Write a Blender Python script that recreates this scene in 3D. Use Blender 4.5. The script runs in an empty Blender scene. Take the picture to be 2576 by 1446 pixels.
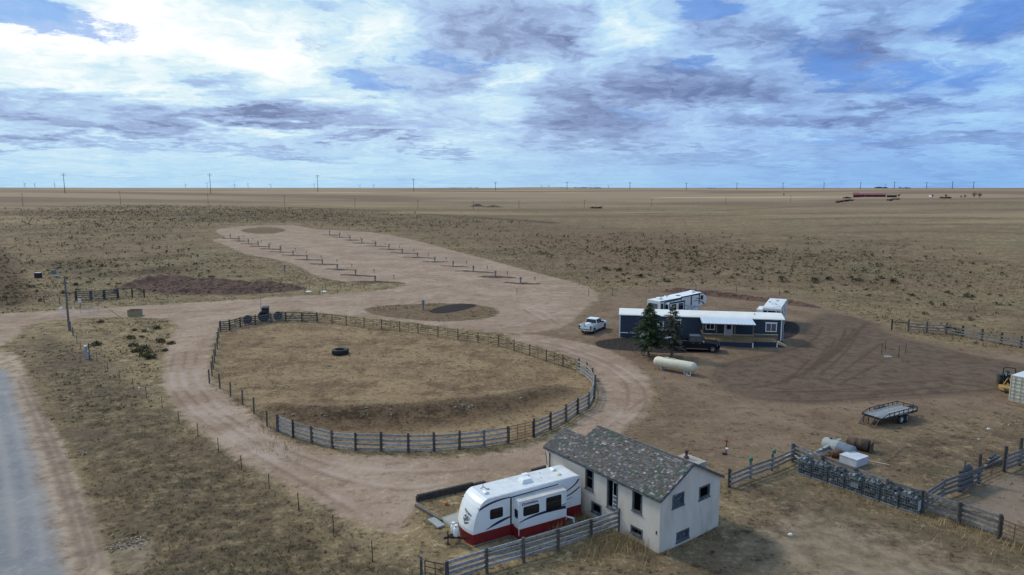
import bpy, bmesh, math, random
import numpy as np
from mathutils import Vector, Matrix
random.seed(7); rng = np.random.default_rng(11)
scene = bpy.context.scene
COL = scene.collection
PI = math.pi
R = math.radians
# ------------------------------------------------------------------ camera frame and terrain
F_, CX, CY, PIT, HC = 1740., 1287.5, 723., R(8.2), 20.
def smooth(a, b, x):
    t = np.clip((x-a)/(b-a), 0, 1); return t*t*(3-2*t)
_kd = np.array([0, 250, 626, 1200, 1800, 3500, 7000, 60000.]); _kz = np.array([0, 0, 5.3, 14.3, 16.4, 18.4, 19.2, 19.4])
BANK = []      # filled below: the low bank inside the corral, world polyline
def segdist(x, y, pts):
    best = np.full(np.shape(x), 1e9)
    for (ax, ay), (bx, by) in zip(pts, pts[1:]):
        dx, dy = bx-ax, by-ay; L = dx*dx+dy*dy+1e-12
        t = np.clip(((x-ax)*dx+(y-ay)*dy)/L, 0, 1)
        best = np.minimum(best, np.hypot(x-ax-t*dx, y-ay-t*dy))
    return best
def T(x, y):
    x = np.asarray(x, float); y = np.asarray(y, float)
    d = np.hypot(x, y)
    z = sum(np.interp(d*k, _kd, _kz) for k in (.82, .91, 1, 1.09, 1.18))/5
    w = smooth(300, 900, d)
    z = z + w*(1.9*np.sin(x/210.+1.3)*np.cos(y/260.) + .6*np.sin((x+y)/120.)) * np.clip(900/np.maximum(d, 1), .35, 1)
    z = z - smooth(1500, 4000, d)*(1.4*np.sin(x/900.+2)**2)*smooth(0, 3000, -x+1500)
    a_ = np.arctan2(x, y); z = z + smooth(2200, 4500, d)*(1-smooth(6000, 8500, d))*(2.6*np.sin(a_*8+1.2)+1.8*np.sin(a_*19+.5)+1.*np.sin(a_*43))
    n = 1-smooth(150, 260, d)
    z = z + n*(.10*np.sin(x/3.1)*np.sin(y/4.3+1)+.06*np.sin(x/1.3+y/1.7))*.6
    if BANK:
        z = z + .75*np.exp(-(segdist(x, y, BANK)/1.5)**2)
    return z
def ray(px, py):
    x = (px-CX)/F_; y = (py-CY)/F_
    return np.array([x, math.cos(PIT)-y*math.sin(PIT), -math.sin(PIT)-y*math.cos(PIT)])
_tt = np.geomspace(15, 30000, 6000)
def P(px, py):
    """the ground point seen at a place of the photograph (2575 x 1446)"""
    r = ray(px, py); x = r[0]*_tt; y = r[1]*_tt; z = HC+r[2]*_tt
    b = np.nonzero(z <= T(x, y))[0]
    if not len(b): k = len(_tt)-1; return Vector((x[k], y[k], float(T(x[k], y[k]))))
    k = max(b[0], 1)
    lo, hi = _tt[k-1], _tt[k]
    for _ in range(25):
        m = (lo+hi)/2
        if HC+r[2]*m <= float(T(r[0]*m, r[1]*m)): hi = m
        else: lo = m
    return Vector((r[0]*hi, r[1]*hi, HC+r[2]*hi))
def at(px, dist, row=None):
    """ground point in the direction of column px at the given distance"""
    r = ray(px, 470); k = dist/math.hypot(r[0], r[1]); x, y = r[0]*k, r[1]*k
    return Vector((x, y, float(T(x, y))))
def zrow(p, row):
    """height at which the picture row `row` passes above ground point p"""
    r = ray(CX, row); return HC+r[2]/r[1]*p.y
def toD(x, y, z):
    c, s = math.cos(PIT), math.sin(PIT); z = z-HC
    zf = y*c-z*s; yu = y*s+z*c
    zf = np.where(zf > .1, zf, np.nan)
    return CX+F_*x/zf, CY-F_*yu/zf
BANK = [tuple(P(*p)[:2]) for p in [(680, 1035), (800, 1045), (950, 1040), (1100, 1028), (1250, 1010), (1400, 985)]]
# ------------------------------------------------------------------ node helpers and materials
def lin(r, g, b, k=1.):
    f = lambda c: ((c/255.+.055)/1.055)**2.4 if c > 10 else c/255./12.92
    return (f(r)*k, f(g)*k, f(b)*k, 1.)
class NT:
    def __init__(s, tree): s.t = tree; s.N = tree.nodes; s.L = tree.links
    def n(s, typ, **kw):
        nd = s.N.new(typ)
        for k, v in kw.items(): setattr(nd, k, v)
        return nd
    def put(s, sock, v):
        if isinstance(v, bpy.types.NodeSocket): s.L.new(v, sock)
        elif v is not None:
            if sock.type == 'VECTOR' and isinstance(v, (tuple, list)): sock.default_value = v[:3]
            else: sock.default_value = v
    def m(s, op, a, b=None, c=None, clamp=False):
        nd = s.n('ShaderNodeMath', operation=op, use_clamp=clamp)
        for i, v in enumerate((a, b, c)): s.put(nd.inputs[i], v) if v is not None else None
        return nd.outputs[0]
    def vm(s, op, a, b=None, c=None):
        nd = s.n('ShaderNodeVectorMath', operation=op)
        for i, v in enumerate((a, b, c)):
            if v is not None: s.put(nd.inputs[i], v)
        return nd.outputs['Value'] if op in ('DOT_PRODUCT', 'LENGTH', 'DISTANCE') else nd.outputs[0]
    def mix(s, f, a, b, mode='MIX'):
        nd = s.n('ShaderNodeMix', data_type='RGBA', blend_type=mode, clamp_factor=True)
        s.put(nd.inputs[0], f); s.put(nd.inputs[6], a); s.put(nd.inputs[7], b)
        return nd.outputs[2]
    def ss(s, v, a, b, lo=0., hi=1.):
        nd = s.n('ShaderNodeMapRange', interpolation_type='SMOOTHSTEP')
        for i, q in enumerate((v, a, b, lo, hi)): s.put(nd.inputs[i], q)
        return nd.outputs[0]
    def noise(s, vec, scale, detail=3., rough=.55, dist=0., col=False):
        nd = s.n('ShaderNodeTexNoise'); s.put(nd.inputs['Vector'], vec)
        nd.inputs['Scale'].default_value = scale; nd.inputs['Detail'].default_value = detail
        nd.inputs['Roughness'].default_value = rough; nd.inputs['Distortion'].default_value = dist
        return nd.outputs[1 if col else 0]
    def attr(s, name, col=False):
        nd = s.n('ShaderNodeAttribute', attribute_name=name); return nd.outputs[0 if col else 2]
    def coord(s, w='Object'): return s.n('ShaderNodeTexCoord').outputs[w]
    def bump(s, h, strength=.3, dist=.05):
        nd = s.n('ShaderNodeBump'); nd.inputs['Strength'].default_value = strength; nd.inputs['Distance'].default_value = dist
        s.put(nd.inputs['Height'], h); return nd.outputs[0]
MATS = {}
def mat(name, rgb, rough=.6, var=.12, scale=2.5, metal=0., bump=0., tint=False, dirt=None, stretch=None, dirtamt=.35, spec=.4, coat=0.):
    if name in MATS: return MATS[name]
    m = bpy.data.materials.new(name); m.use_nodes = True
    g = NT(m.node_tree); b = m.node_tree.nodes['Principled BSDF']
    co = g.coord('Object')
    if stretch: co = g.vm('MULTIPLY', co, stretch)
    n1 = g.noise(co, scale, 5, .6)
    c = rgb if len(rgb) == 4 else (*rgb, 1)
    base = c
    if tint: base = g.attr('tint', True)
    lo = g.mix(1., base, (1-var, 1-var, 1-var, 1), 'MULTIPLY'); hi = g.mix(1., base, (1+var, 1+var, 1+var, 1), 'MULTIPLY')
    out = g.mix(g.ss(n1, .3, .7), lo, hi)
    if dirt:
        n2 = g.noise(g.vm('ADD', co, (7.3, 2.1, 4.4)), scale*.45, 6, .65)
        out = g.mix(g.m('MULTIPLY', g.ss(n2, .48, .72), dirtamt), out, dirt if len(dirt) == 4 else (*dirt, 1))
    g.put(b.inputs['Base Color'], out)
    b.inputs['Roughness'].default_value = rough; b.inputs['Metallic'].default_value = metal
    b.inputs['Specular IOR Level'].default_value = spec; b.inputs['Coat Weight'].default_value = coat
    if bump: g.put(b.inputs['Normal'], g.bump(n1, bump, .02))
    MATS[name] = m; return m
# ------------------------------------------------------------------ mesh builder
class MB:
    def __init__(s): s.v = []; s.f = []; s.c = []; s.sm = []; s.M = Matrix.Identity(4); s.col = None; s.smooth = False
    def add(s, vs, fs, sm=None):
        b = len(s.v); s.v += [tuple(s.M @ Vector(p)) for p in vs]
        for f in fs: s.f.append(tuple(b+i for i in f)); s.c.append(s.col); s.sm.append(s.smooth if sm is None else sm)
        return s
    def hexa(s, p): # 8 points: bottom ring, top ring
        return s.add(p, [(3, 2, 1, 0), (4, 5, 6, 7), (0, 1, 5, 4), (1, 2, 6, 5), (2, 3, 7, 6), (3, 0, 4, 7)])
    def box(s, x0, x1, y0, y1, z0, z1):
        return s.hexa([(x0, y0, z0), (x1, y0, z0), (x1, y1, z0), (x0, y1, z0), (x0, y0, z1), (x1, y0, z1), (x1, y1, z1), (x0, y1, z1)])
    def bar(s, a, b, w, h, up=(0, 0, 1)): # beam from a to b, width w across, height h along up
        a, b, up = Vector(a), Vector(b), Vector(up); d = (b-a).normalized(); x = d.cross(up)
        x = x.normalized() if x.length > 1e-6 else Vector((1, 0, 0)); u = x.cross(d).normalized(); x *= w/2; u *= h/2
        return s.hexa([a-x-u, a+x-u, b+x-u, b-x-u, a-x+u, a+x+u, b+x+u, b-x+u])
    def cyl(s, a, b, r0, r1=None, n=10, caps=True):
        a, b = Vector(a), Vector(b); r1 = r0 if r1 is None else r1; d = (b-a).normalized()
        x = d.cross(Vector((0, 0, 1)));  x = x.normalized() if x.length > 1e-4 else Vector((1, 0, 0)); y = d.cross(x)
        vs = []
        for p, r in ((a, r0), (b, r1)):
            for k in range(n): t = 2*PI*k/n; vs.append(p+(x*math.cos(t)+y*math.sin(t))*r)
        s.add(vs, [(k, (k+1) % n, n+(k+1) % n, n+k) for k in range(n)], True)
        if caps: s.add(vs, [tuple(range(n-1, -1, -1)), tuple(range(n, 2*n))], False)
        return s
    def tube(s, pts, r, n=6):
        for a, b in zip(pts, pts[1:]): s.cyl(a, b, r, r, n)
        return s
    def lathe(s, prof, o, axis, n=20, caps=True): # prof: (radius, along axis)
        o, d = Vector(o), Vector(axis).normalized(); x = d.cross(Vector((0, 0, 1)))
        x = x.normalized() if x.length > 1e-4 else Vector((1, 0, 0)); y = d.cross(x); vs = []
        for r, h in prof:
            for k in range(n): t = 2*PI*k/n; vs.append(o+d*h+(x*math.cos(t)+y*math.sin(t))*r)
        fs = [(i*n+k, i*n+(k+1) % n, (i+1)*n+(k+1) % n, (i+1)*n+k) for i in range(len(prof)-1) for k in range(n)]
        s.add(vs, fs, True)
        if caps: s.add(vs, [tuple(range(n-1, -1, -1)), tuple(range((len(prof)-1)*n, len(prof)*n))], False)
        return s
    def plate(s, o, U, V, pts, th): # polygon in the plane (o, U, V), pushed out along U x V by th
        o, U, V = Vector(o), Vector(U), Vector(V); N = U.cross(V).normalized()*th; n = len(pts)
        a = [o+U*p+V*q for p, q in pts]; b = [p+N for p in a]
        return s.add(a+b, [tuple(range(n-1, -1, -1)), tuple(range(n, 2*n))]+[(k, (k+1) % n, n+(k+1) % n, n+k) for k in range(n)])
    def ring(s, o, U, V, outer, inner, th): # flat frame between two outlines of equal count
        o, U, V = Vector(o), Vector(U), Vector(V); N = U.cross(V).normalized()*th; n = len(outer)
        q = [o+U*a+V*b for a, b in outer]+[o+U*a+V*b for a, b in inner]; q += [p+N for p in q]
        fs = []
        for k in range(n):
            j = (k+1) % n
            fs += [(2*n+k, 2*n+j, 3*n+j, 3*n+k), (k, j, 2*n+j, 2*n+k), (n+j, n+k, 3*n+k, 3*n+j)]
        return s.add(q, fs)
    def build(s, name, material, parent=None, loc=None, bevel=0):
        me = bpy.data.meshes.new(name); me.from_pydata(s.v, [], s.f); me.polygons.foreach_set('use_smooth', s.sm)
        if any(c is not None for c in s.c):
            ca = me.color_attributes.new('tint', 'FLOAT_COLOR', 'CORNER'); arr = []
            for f, c in zip(s.f, s.c):
                c = c or (.5, .5, .5); arr += [c[0], c[1], c[2], 1.]*len(f)
            ca.data.foreach_set('color', arr)
        me.materials.append(material); me.update()
        o = bpy.data.objects.new(name, me); COL.objects.link(o)
        if parent: o.parent = parent
        if loc is not None: o.location = loc
        if bevel:
            md = o.modifiers.new('bevel', 'BEVEL'); md.width = bevel; md.segments = 2; md.limit_method = 'ANGLE'
        return o
def rr(x0, x1, z0, z1, r=.08, n=4):
    out = []
    for cx, cz, a in ((x1-r, z1-r, 0), (x0+r, z1-r, 90), (x0+r, z0+r, 180), (x1-r, z0+r, 270)):
        for k in range(n+1): t = R(a+90*k/n); out.append((cx+r*math.cos(t), cz+r*math.sin(t)))
    return out
def tag(o, label=None, cat=None, group=None, kind=None):
    if label: o['label'] = label
    if cat: o['category'] = cat
    if group: o['group'] = group
    if kind: o['kind'] = kind
    return o
def thing(name, label, cat, loc=(0, 0, 0), rz=0., group=None):
    o = bpy.data.objects.new(name, None); COL.objects.link(o); o.location = loc; o.rotation_euler = (0, 0, rz); o.empty_display_size = .3
    return tag(o, label, cat, group)
def copy_tree(o, parent=None):
    c = o.copy(); COL.objects.link(c); c.parent = parent
    for ch in list(o.children): copy_tree(ch, c)
    return c
ORD = 'first second third fourth fifth sixth seventh eighth ninth tenth eleventh twelfth thirteenth fourteenth fifteenth'.split()
X, Y, Z = (1, 0, 0), (0, 1, 0), (0, 0, 1)
# common materials
WOOD = mat('weathered_wood', (.2, .2, .21), .85, .3, 6, tint=True, stretch=(1, 1, 1), bump=.3)
POSTM = mat('old_post', (.09, .08, .075), .9, .35, 7, bump=.4, tint=True)
RUST = mat('rusty_pipe', (.105, .058, .04), .75, .35, 5)
TPOST = mat('dark_steel_post', (.035, .032, .03), .7, .3, 5)
WIRE = mat('wire', (.12, .11, .11), .5, .1, 5, metal=.3)
BLACK = mat('black_rubber', (.016, .016, .018), .75, .3, 8, dirt=(.10, .08, .065), dirtamt=.25)
GLASS = mat('dark_glass', (.008, .009, .012), .08, .2, 3, spec=.6)
BLKPAINT = mat('black_steel', (.014, .014, .017), .45, .3, 4, dirt=(.08, .06, .05))
CHROME = mat('bright_metal', (.6, .6, .62), .25, .1, 4, metal=.9)
GALV = mat('galvanised_steel', (.36, .38, .41), .5, .2, 5, metal=.4)
RVW = mat('white_fibreglass', (.74, .75, .76), .32, .03, 3, dirt=(.45, .43, .4), dirtamt=.18)
WHITE = mat('white_paint', (.76, .76, .75), .5, .05, 4, dirt=(.5, .47, .42), dirtamt=.2)
def grey(): k = random.uniform(.75, 1.25); return (.225*k, .22*k, .222*k)
# ------------------------------------------------------------------ ground: one sheet, with zones
def world_poly(pts): return np.array([P(*p)[:2] for p in pts])
def sdf(x, y, poly, margin):
    out = np.full(x.shape, -margin); lo = poly.min(0)-margin; hi = poly.max(0)+margin
    k = np.nonzero((x > lo[0]) & (x < hi[0]) & (y > lo[1]) & (y < hi[1]))[0]
    if not len(k): return out
    xs, ys = x[k], y[k]; ins = np.zeros(len(k), bool)
    d = segdist(xs, ys, [tuple(p) for p in poly]+[tuple(poly[0])])
    for (ax, ay), (bx, by) in zip(poly, np.roll(poly, -1, 0)):
        c = ((ay > ys) != (by > ys)); xi = (bx-ax)*(ys-ay)/((by-ay) if by != ay else 1e-9)+ax
        ins ^= c & (xs < xi)
    out[k] = np.where(ins, d, -d); return np.maximum(out, -margin)
def dense(pts, closed=True):
    """rounded outline through the points (Chaikin)"""
    p = [np.array(q, float) for q in pts]
    for _ in range(2):
        q = []
        for a, b in zip(p, p[1:]+(p[:1] if closed else [])): q += [a*.75+b*.25, a*.25+b*.75]
        p = q
    return [tuple(q) for q in p]
ROADS = [
 [(-60, 792), (60, 786), (200, 777), (330, 771), (560, 757), (720, 746), (900, 737), (1000, 725), (1024, 714), (985, 705), (920, 712), (860, 708), (790, 693), (760, 672), (700, 651), (630, 643), (590, 628), (560, 612), (530, 606), (548, 599), (574, 599), (556, 590), (538, 581), (560, 573), (632, 567), (715, 565), (755, 568), (776, 575), (838, 579), (913, 582), (971, 589), (1050, 605), (1128, 628), (1186, 641), (1245, 658), (1323, 680), (1401, 699), (1460, 715), (1490, 727), (1505, 745), (1496, 762), (1471, 778), (1450, 800), (1438, 812), (1390, 828), (1320, 840), (1262, 838), (1150, 826), (1000, 806), (900, 796), (797, 785), (740, 778), (640, 790), (552, 812), (500, 830), (450, 820), (430, 800), (330, 797), (230, 797), (150, 805), (60, 815), (40, 850), (-60, 900)],
 [(470, 796), (440, 828), (418, 890), (408, 945), (414, 985), (450, 1040), (520, 1095), (600, 1150), (700, 1212), (800, 1268), (900, 1318), (975, 1345), (1028, 1335), (1040, 1262), (1110, 1242), (1370, 1178), (1480, 1130), (1470, 1085), (1380, 1108), (1340, 1118), (1280, 1135), (1150, 1150), (1000, 1152), (850, 1142), (760, 1122), (690, 1092), (640, 1050), (580, 1002), (535, 965), (522, 930), (530, 880), (545, 835), (560, 808)],
 [(1262, 850), (1360, 872), (1450, 902), (1500, 932), (1513, 970), (1500, 1012), (1445, 1070), (1370, 1110), (1380, 1150), (1560, 1095), (1625, 1040), (1648, 990), (1625, 945), (1575, 900), (1500, 870), (1410, 850), (1320, 838)]]
HOLES = [[(910, 779), (935, 771), (1000, 766), (1100, 762), (1180, 764), (1240, 772), (1262, 785), (1245, 797), (1190, 806), (1110, 810), (1020, 803), (945, 793)],
 [(600, 578), (640, 572), (690, 571), (722, 577), (710, 585), (660, 589), (615, 585)]]
YARD = [(1280, 842), (1440, 812), (1490, 765), (1520, 738), (1640, 722), (1800, 724), (2000, 742), (2070, 778), (2190, 805), (2260, 842), (2420, 872), (2575, 890), (2700, 900), (2700, 1040), (2480, 1040), (2350, 1075), (2180, 1090), (2050, 1130), (1930, 1165), (1830, 1200), (1650, 1130), (1480, 1120), (1600, 1050), (1630, 1000), (1560, 900), (1490, 872)]
TILL = [(1785, 940), (1830, 905), (1960, 884), (2020, 850), (2035, 800), (2090, 783), (2200, 812), (2250, 848), (2330, 862), (2440, 893), (2575, 915), (2650, 935), (2620, 985), (2400, 995), (2200, 1005), (2020, 1017), (1880, 1002), (1800, 968)]
MILL = [[(1488, 860), (1540, 851), (1600, 846), (1780, 868), (1815, 882), (1700, 890), (1600, 884), (1510, 877)], [(1965, 806), (2008, 812), (2014, 836), (1985, 852), (1955, 850)],
 [(1071, 782), (1131, 764), (1200, 764), (1198, 771), (1150, 784), (1098, 790)]]
CORR = [(555, 830), (640, 815), (797, 807), (900, 815), (1100, 833), (1254, 866), (1360, 892), (1456, 930), (1490, 960), (1490, 1000), (1440, 1040), (1342, 1098), (1200, 1125), (1000, 1128), (860, 1120), (735, 1085), (640, 1045), (580, 1000), (535, 965), (535, 900)]
BERM = [(660, 1010), (800, 1022), (1000, 1015), (1200, 1000), (1340, 985), (1440, 975), (1420, 1000), (1300, 1040), (1150, 1070), (950, 1085), (800, 1082), (700, 1055)]
COUNTY = [(-200, 905), (20, 880), (48, 900), (75, 960), (100, 1020), (135, 1080), (160, 1130), (195, 1200), (225, 1280), (245, 1330), (265, 1400), (300, 1520), (-600, 1600)]
BLUE = [(-200, 930), (0, 915), (30, 960), (50, 1040), (80, 1130), (105, 1220), (125, 1300), (150, 1390), (180, 1500), (-600, 1600)]
DITCH = [(90, 840), (170, 850), (270, 930), (360, 1000), (450, 1060), (600, 1160), (750, 1270), (940, 1400), (1040, 1500), (300, 1520), (265, 1390), (220, 1240), (160, 1110), (100, 990), (65, 900)]
SAGE = [(-40, 526), (130, 522), (330, 513), (520, 517), (714, 522), (900, 528), (1050, 538), (1200, 548), (1320, 556), (1500, 572), (1800, 590), (2575, 610), (2700, 900), (2480, 860), (2250, 815), (2020, 745), (1900, 728), (1640, 712), (1500, 715), (1320, 672), (1060, 598), (780, 566), (620, 560), (500, 580), (520, 620), (640, 650), (730, 690), (300, 735), (-40, 760)]
BROWN = [(1300, 560), (1500, 574), (1800, 592), (1900, 640), (1800, 690), (1560, 690), (1420, 660), (1250, 610), (1100, 570)]
PALE = [(1950, 1330), (2060, 1300), (2180, 1335), (2300, 1390), (2420, 1420), (2600, 1500), (2200, 1520), (1900, 1400)]
PENS = [(2380, 1240), (2470, 1222), (2620, 1170), (2700, 1400), (2560, 1350), (2500, 1310)]
SANDP = [(278, 1382), (300, 1358), (340, 1350), (380, 1362), (390, 1385), (370, 1430), (320, 1450), (285, 1430)]
def W(pts): return [tuple(P(*p)[:2]) for p in pts]
TRK = [[(-40, 800), (200, 783), (560, 768), (900, 745), (1080, 722)], [(-40, 810), (200, 792), (560, 777), (800, 762)], [(1010, 770), (1060, 752), (1150, 742), (1350, 735), (1440, 748)], [(905, 778), (930, 792), (1020, 815), (1180, 828), (1320, 818), (1400, 795), (1440, 760)],
 [(900, 720), (1000, 733), (1090, 722), (1110, 715)], [(440, 860), (425, 930), (445, 1000), (560, 1095), (760, 1200), (960, 1320)], [(475, 850), (455, 930), (470, 990), (580, 1070), (760, 1170), (1000, 1235), (1180, 1200)], [(500, 850), (485, 940), (530, 1010), (640, 1085), (800, 1160), (1000, 1190), (1360, 1160)],
 [(1290, 850), (1420, 880), (1530, 920), (1590, 970), (1570, 1040), (1480, 1100)], [(1310, 846), (1450, 875), (1570, 925), (1638, 985), (1620, 1030), (1540, 1085)], [(1560, 1040), (1620, 1000), (1640, 985)], [(1440, 812), (1480, 770), (1510, 740)], [(1350, 770), (1390, 800), (1420, 820)], [(1300, 760), (1360, 800), (1400, 815)]]
TRK += [[(960, 1325), (860, 1262), (700, 1168), (560, 1075), (470, 1010)], [(930, 1330), (830, 1275), (680, 1185)], [(1120, 728), (1220, 740), (1330, 770), (1400, 800)], [(840, 590), (1000, 640), (1150, 690), (1250, 730)], [(700, 600), (850, 650), (1000, 690), (1100, 720)], [(1450, 720), (1470, 745), (1430, 790)], [(900, 600), (1100, 660), (1280, 705), (1400, 715)], [(1180, 725), (1300, 715), (1420, 712)], [(40, 905), (90, 1010), (140, 1120), (185, 1240), (215, 1340), (250, 1460)], [(30, 920), (75, 1020), (120, 1130), (160, 1240), (190, 1340), (220, 1460)], [(0, 940), (40, 1060), (75, 1190), (100, 1310), (118, 1460)], [(-20, 1000), (10, 1150), (30, 1300), (45, 1460)], [(205, 1215), (232, 1300), (248, 1370), (268, 1460)]]
TRK2 = [[(1800, 930), (1850, 905), (1960, 890), (2050, 860), (2080, 800)], [(1820, 985), (1880, 1000), (2020, 1012), (2200, 1000), (2420, 985), (2560, 975)], [(2010, 960), (2080, 900), (2120, 850), (2130, 810)], [(2030, 965), (2110, 905), (2150, 855), (2160, 820)], [(2060, 975), (2140, 920), (2200, 875), (2225, 860)], [(2080, 985), (2160, 940), (2230, 905)], [(1990, 975), (2060, 905), (2095, 850)], [(2100, 975), (2300, 960), (2500, 950)], [(1900, 985), (2050, 985), (2250, 970)], [(1790, 960), (1800, 925), (1830, 905)], [(1955, 985), (2010, 930), (2050, 890)], [(2120, 1000), (2280, 985), (2450, 960)]]
DARKL = [[(-40, 524), (130, 521), (330, 512), (520, 516), (714, 521), (900, 527), (1050, 537), (1200, 547), (1320, 555), (1420, 563)]]
FIELDL = [[(2700, 540), (2200, 533), (1900, 540), (1500, 548)], [(2700, 552), (2200, 546), (1800, 556)], [(2700, 568), (2300, 562), (1950, 572)], [(1500, 542), (1800, 530), (2100, 515), (2145, 508)], [(2700, 590), (2350, 580), (2000, 588)], [(800, 488), (1100, 494), (1300, 490)], [(1200, 500), (1500, 497), (1800, 499)], [(1700, 519), (1950, 514), (2100, 510)], [(60, 640), (240, 700), (520, 660)]]
PEDL = [(196, 168), (252, 184), (312, 202), (375, 218), (445, 236), (518, 255), (600, 276), (689, 305), (788, 334), (884, 368), (1002, 405), (1128, 448)]
PEDR = [(835, 145), (899, 160), (966, 178), (1042, 198), (1130, 217), (1217, 238), (1302, 262), (1400, 290), (1512, 318), (1630, 348), (1760, 380), (1902, 415), (2064, 458)]
zp = lambda p: (502.9+.3905*p[0], 534.4+.3905*p[1])
PEDLW = [P(*zp(p)) for p in PEDL]; PEDRW = [P(*zp(p)) for p in PEDR]
SPIG = P(*zp((2150, 440)))-P(*zp((2064, 458)))
u_ = P(*zp((1790, 420)))-P(*zp((2050, 431))); STR_L = u_.length; STR_U = -u_.normalized()
TRK2 += [[(1830+6*k, 985+2*k), (1990+12*k, 960-6*k), (2085+10*k, 890-8*k), (2110+14*k, 830-6*k)] for k in range(0, 9, 2)] + [[(1790, 945), (1786, 960), (1810, 985), (1880, 1003), (2020, 1016), (2200, 1006), (2400, 996)], [(1850, 960), (2000, 985), (2200, 985), (2500, 965)], [(1900, 930), (2050, 960), (2250, 945)]]
# polar grid that is fine where the photograph looks
az = np.concatenate([np.linspace(-180, -42, 60)[:-1], np.linspace(-42, 42, 860), np.linspace(42, 180, 60)[1:-1]])
ds = [.5, 2, 5, 9, 13, 17, 21]; d = 24.
while d < 1500:
    ds.append(d); phi = math.atan(HC/d); d += min(max(HC/math.tan(phi-.00095)-d, .02) if phi > .002 else 7., 7.)
while d < 60000: ds.append(d); d *= 1.04
ds = np.array(ds); AZ, DD = np.meshgrid(np.radians(az), ds)
gx = (DD*np.sin(AZ)).ravel(); gy = (DD*np.cos(AZ)).ravel(); gz = T(gx, gy)
nr, nc = AZ.shape
def zone(polys, soft): # 0..1, .5 on the outline
    if not isinstance(polys[0], list): polys = [polys]
    o = np.full(gx.shape, -soft)
    for p in polys: o = np.maximum(o, sdf(gx, gy, world_poly(dense(p)), soft))
    return np.clip(.5+.5*o/soft, 0, 1)
def lines(ls, w):
    o = np.zeros(gx.shape)
    for l in ls:
        p = W(dense(l, False)); p = [p[0]]+p
        a = np.array(p); k = np.nonzero((gx > a[:, 0].min()-4*w) & (gx < a[:, 0].max()+4*w) & (gy > a[:, 1].min()-4*w) & (gy < a[:, 1].max()+4*w))[0]
        o[k] = np.maximum(o[k], np.exp(-(segdist(gx[k], gy[k], p)/w)**2))
    return o
A = {}
A['road'] = zone(ROADS, 1.3); hole = zone(HOLES, 1.3); A['road'] = np.minimum(A['road'], 1-hole)
A['island'] = hole
A['yard'] = zone(YARD, 4.); A['till'] = zone(TILL, 3.); A['mill'] = zone(MILL, .7)
A['corral'] = zone(CORR, 2.); A['berm'] = np.maximum(zone(BERM, 2.2), .85*zone([(-80, 596), (4, 618), (44, 676), (72, 720), (86, 760), (40, 772), (-80, 780)], 4.)); A['county'] = zone(COUNTY, .9); A['blue'] = zone(BLUE, 1.1)
A['ditch'] = zone([DITCH, [(-80, 598), (8, 622), (48, 678), (78, 722), (92, 762), (40, 774), (-80, 782)]], 2.5); A['sage'] = zone(SAGE, 70.); A['brown'] = zone(BROWN, 40.); A['pale'] = np.maximum(zone([PALE], 3.5), zone([SANDP], 1.)); A['pen'] = zone(PENS, 1.6)
tw = np.maximum(lines(TRK, .3), 0)
A['vignetted_pasture'] = zone([[(1330, 1480), (1560, 1400), (1660, 1400), (1830, 1330), (1850, 1215), (2000, 1190), (2310, 1310), (2520, 1370), (2800, 1440), (2600, 1560), (1400, 1560)], [(2060, 1130), (2250, 1080), (2420, 1060), (2700, 1050), (2700, 1180), (2460, 1210), (2320, 1275), (2150, 1215)]], 4.); A['track'] = tw; A['track2'] = lines(TRK2, .17); A['rut'] = lines([[(x+5*math.sin(y*.03), y+3+(y-700)*.012) for x, y in l] for l in TRK[:14]], .22)
A['line'] = np.maximum(lines(DARKL, 5.)*.9, lines(FIELDL, 5.)*.5)
st = np.zeros(gx.shape)
for k, p in enumerate(PEDLW+PEDRW): # a tapering strip of bare soil at each pedestal
    u = STR_U; a = (gx-p.x)*u.x+(gy-p.y)*u.y; b = -(gx-p.x)*u.y+(gy-p.y)*u.x
    hw = 1.15+.35*math.sin(k*2.3)+(1.1 if k in (11, 24, 23) else 0)
    q = 1-np.maximum(np.abs(a-STR_L*.06)/(STR_L*(.5+.3*math.cos(k*1.7))), 0)**2
    st = np.maximum(st, np.clip((hw*np.clip(q, 0, 1)-np.abs(b))/.5, 0, 1))
A['strip'] = st*np.clip(A['road']*3, 0, 1)
gm = bpy.data.materials.new('ground'); gm.use_nodes = True
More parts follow.
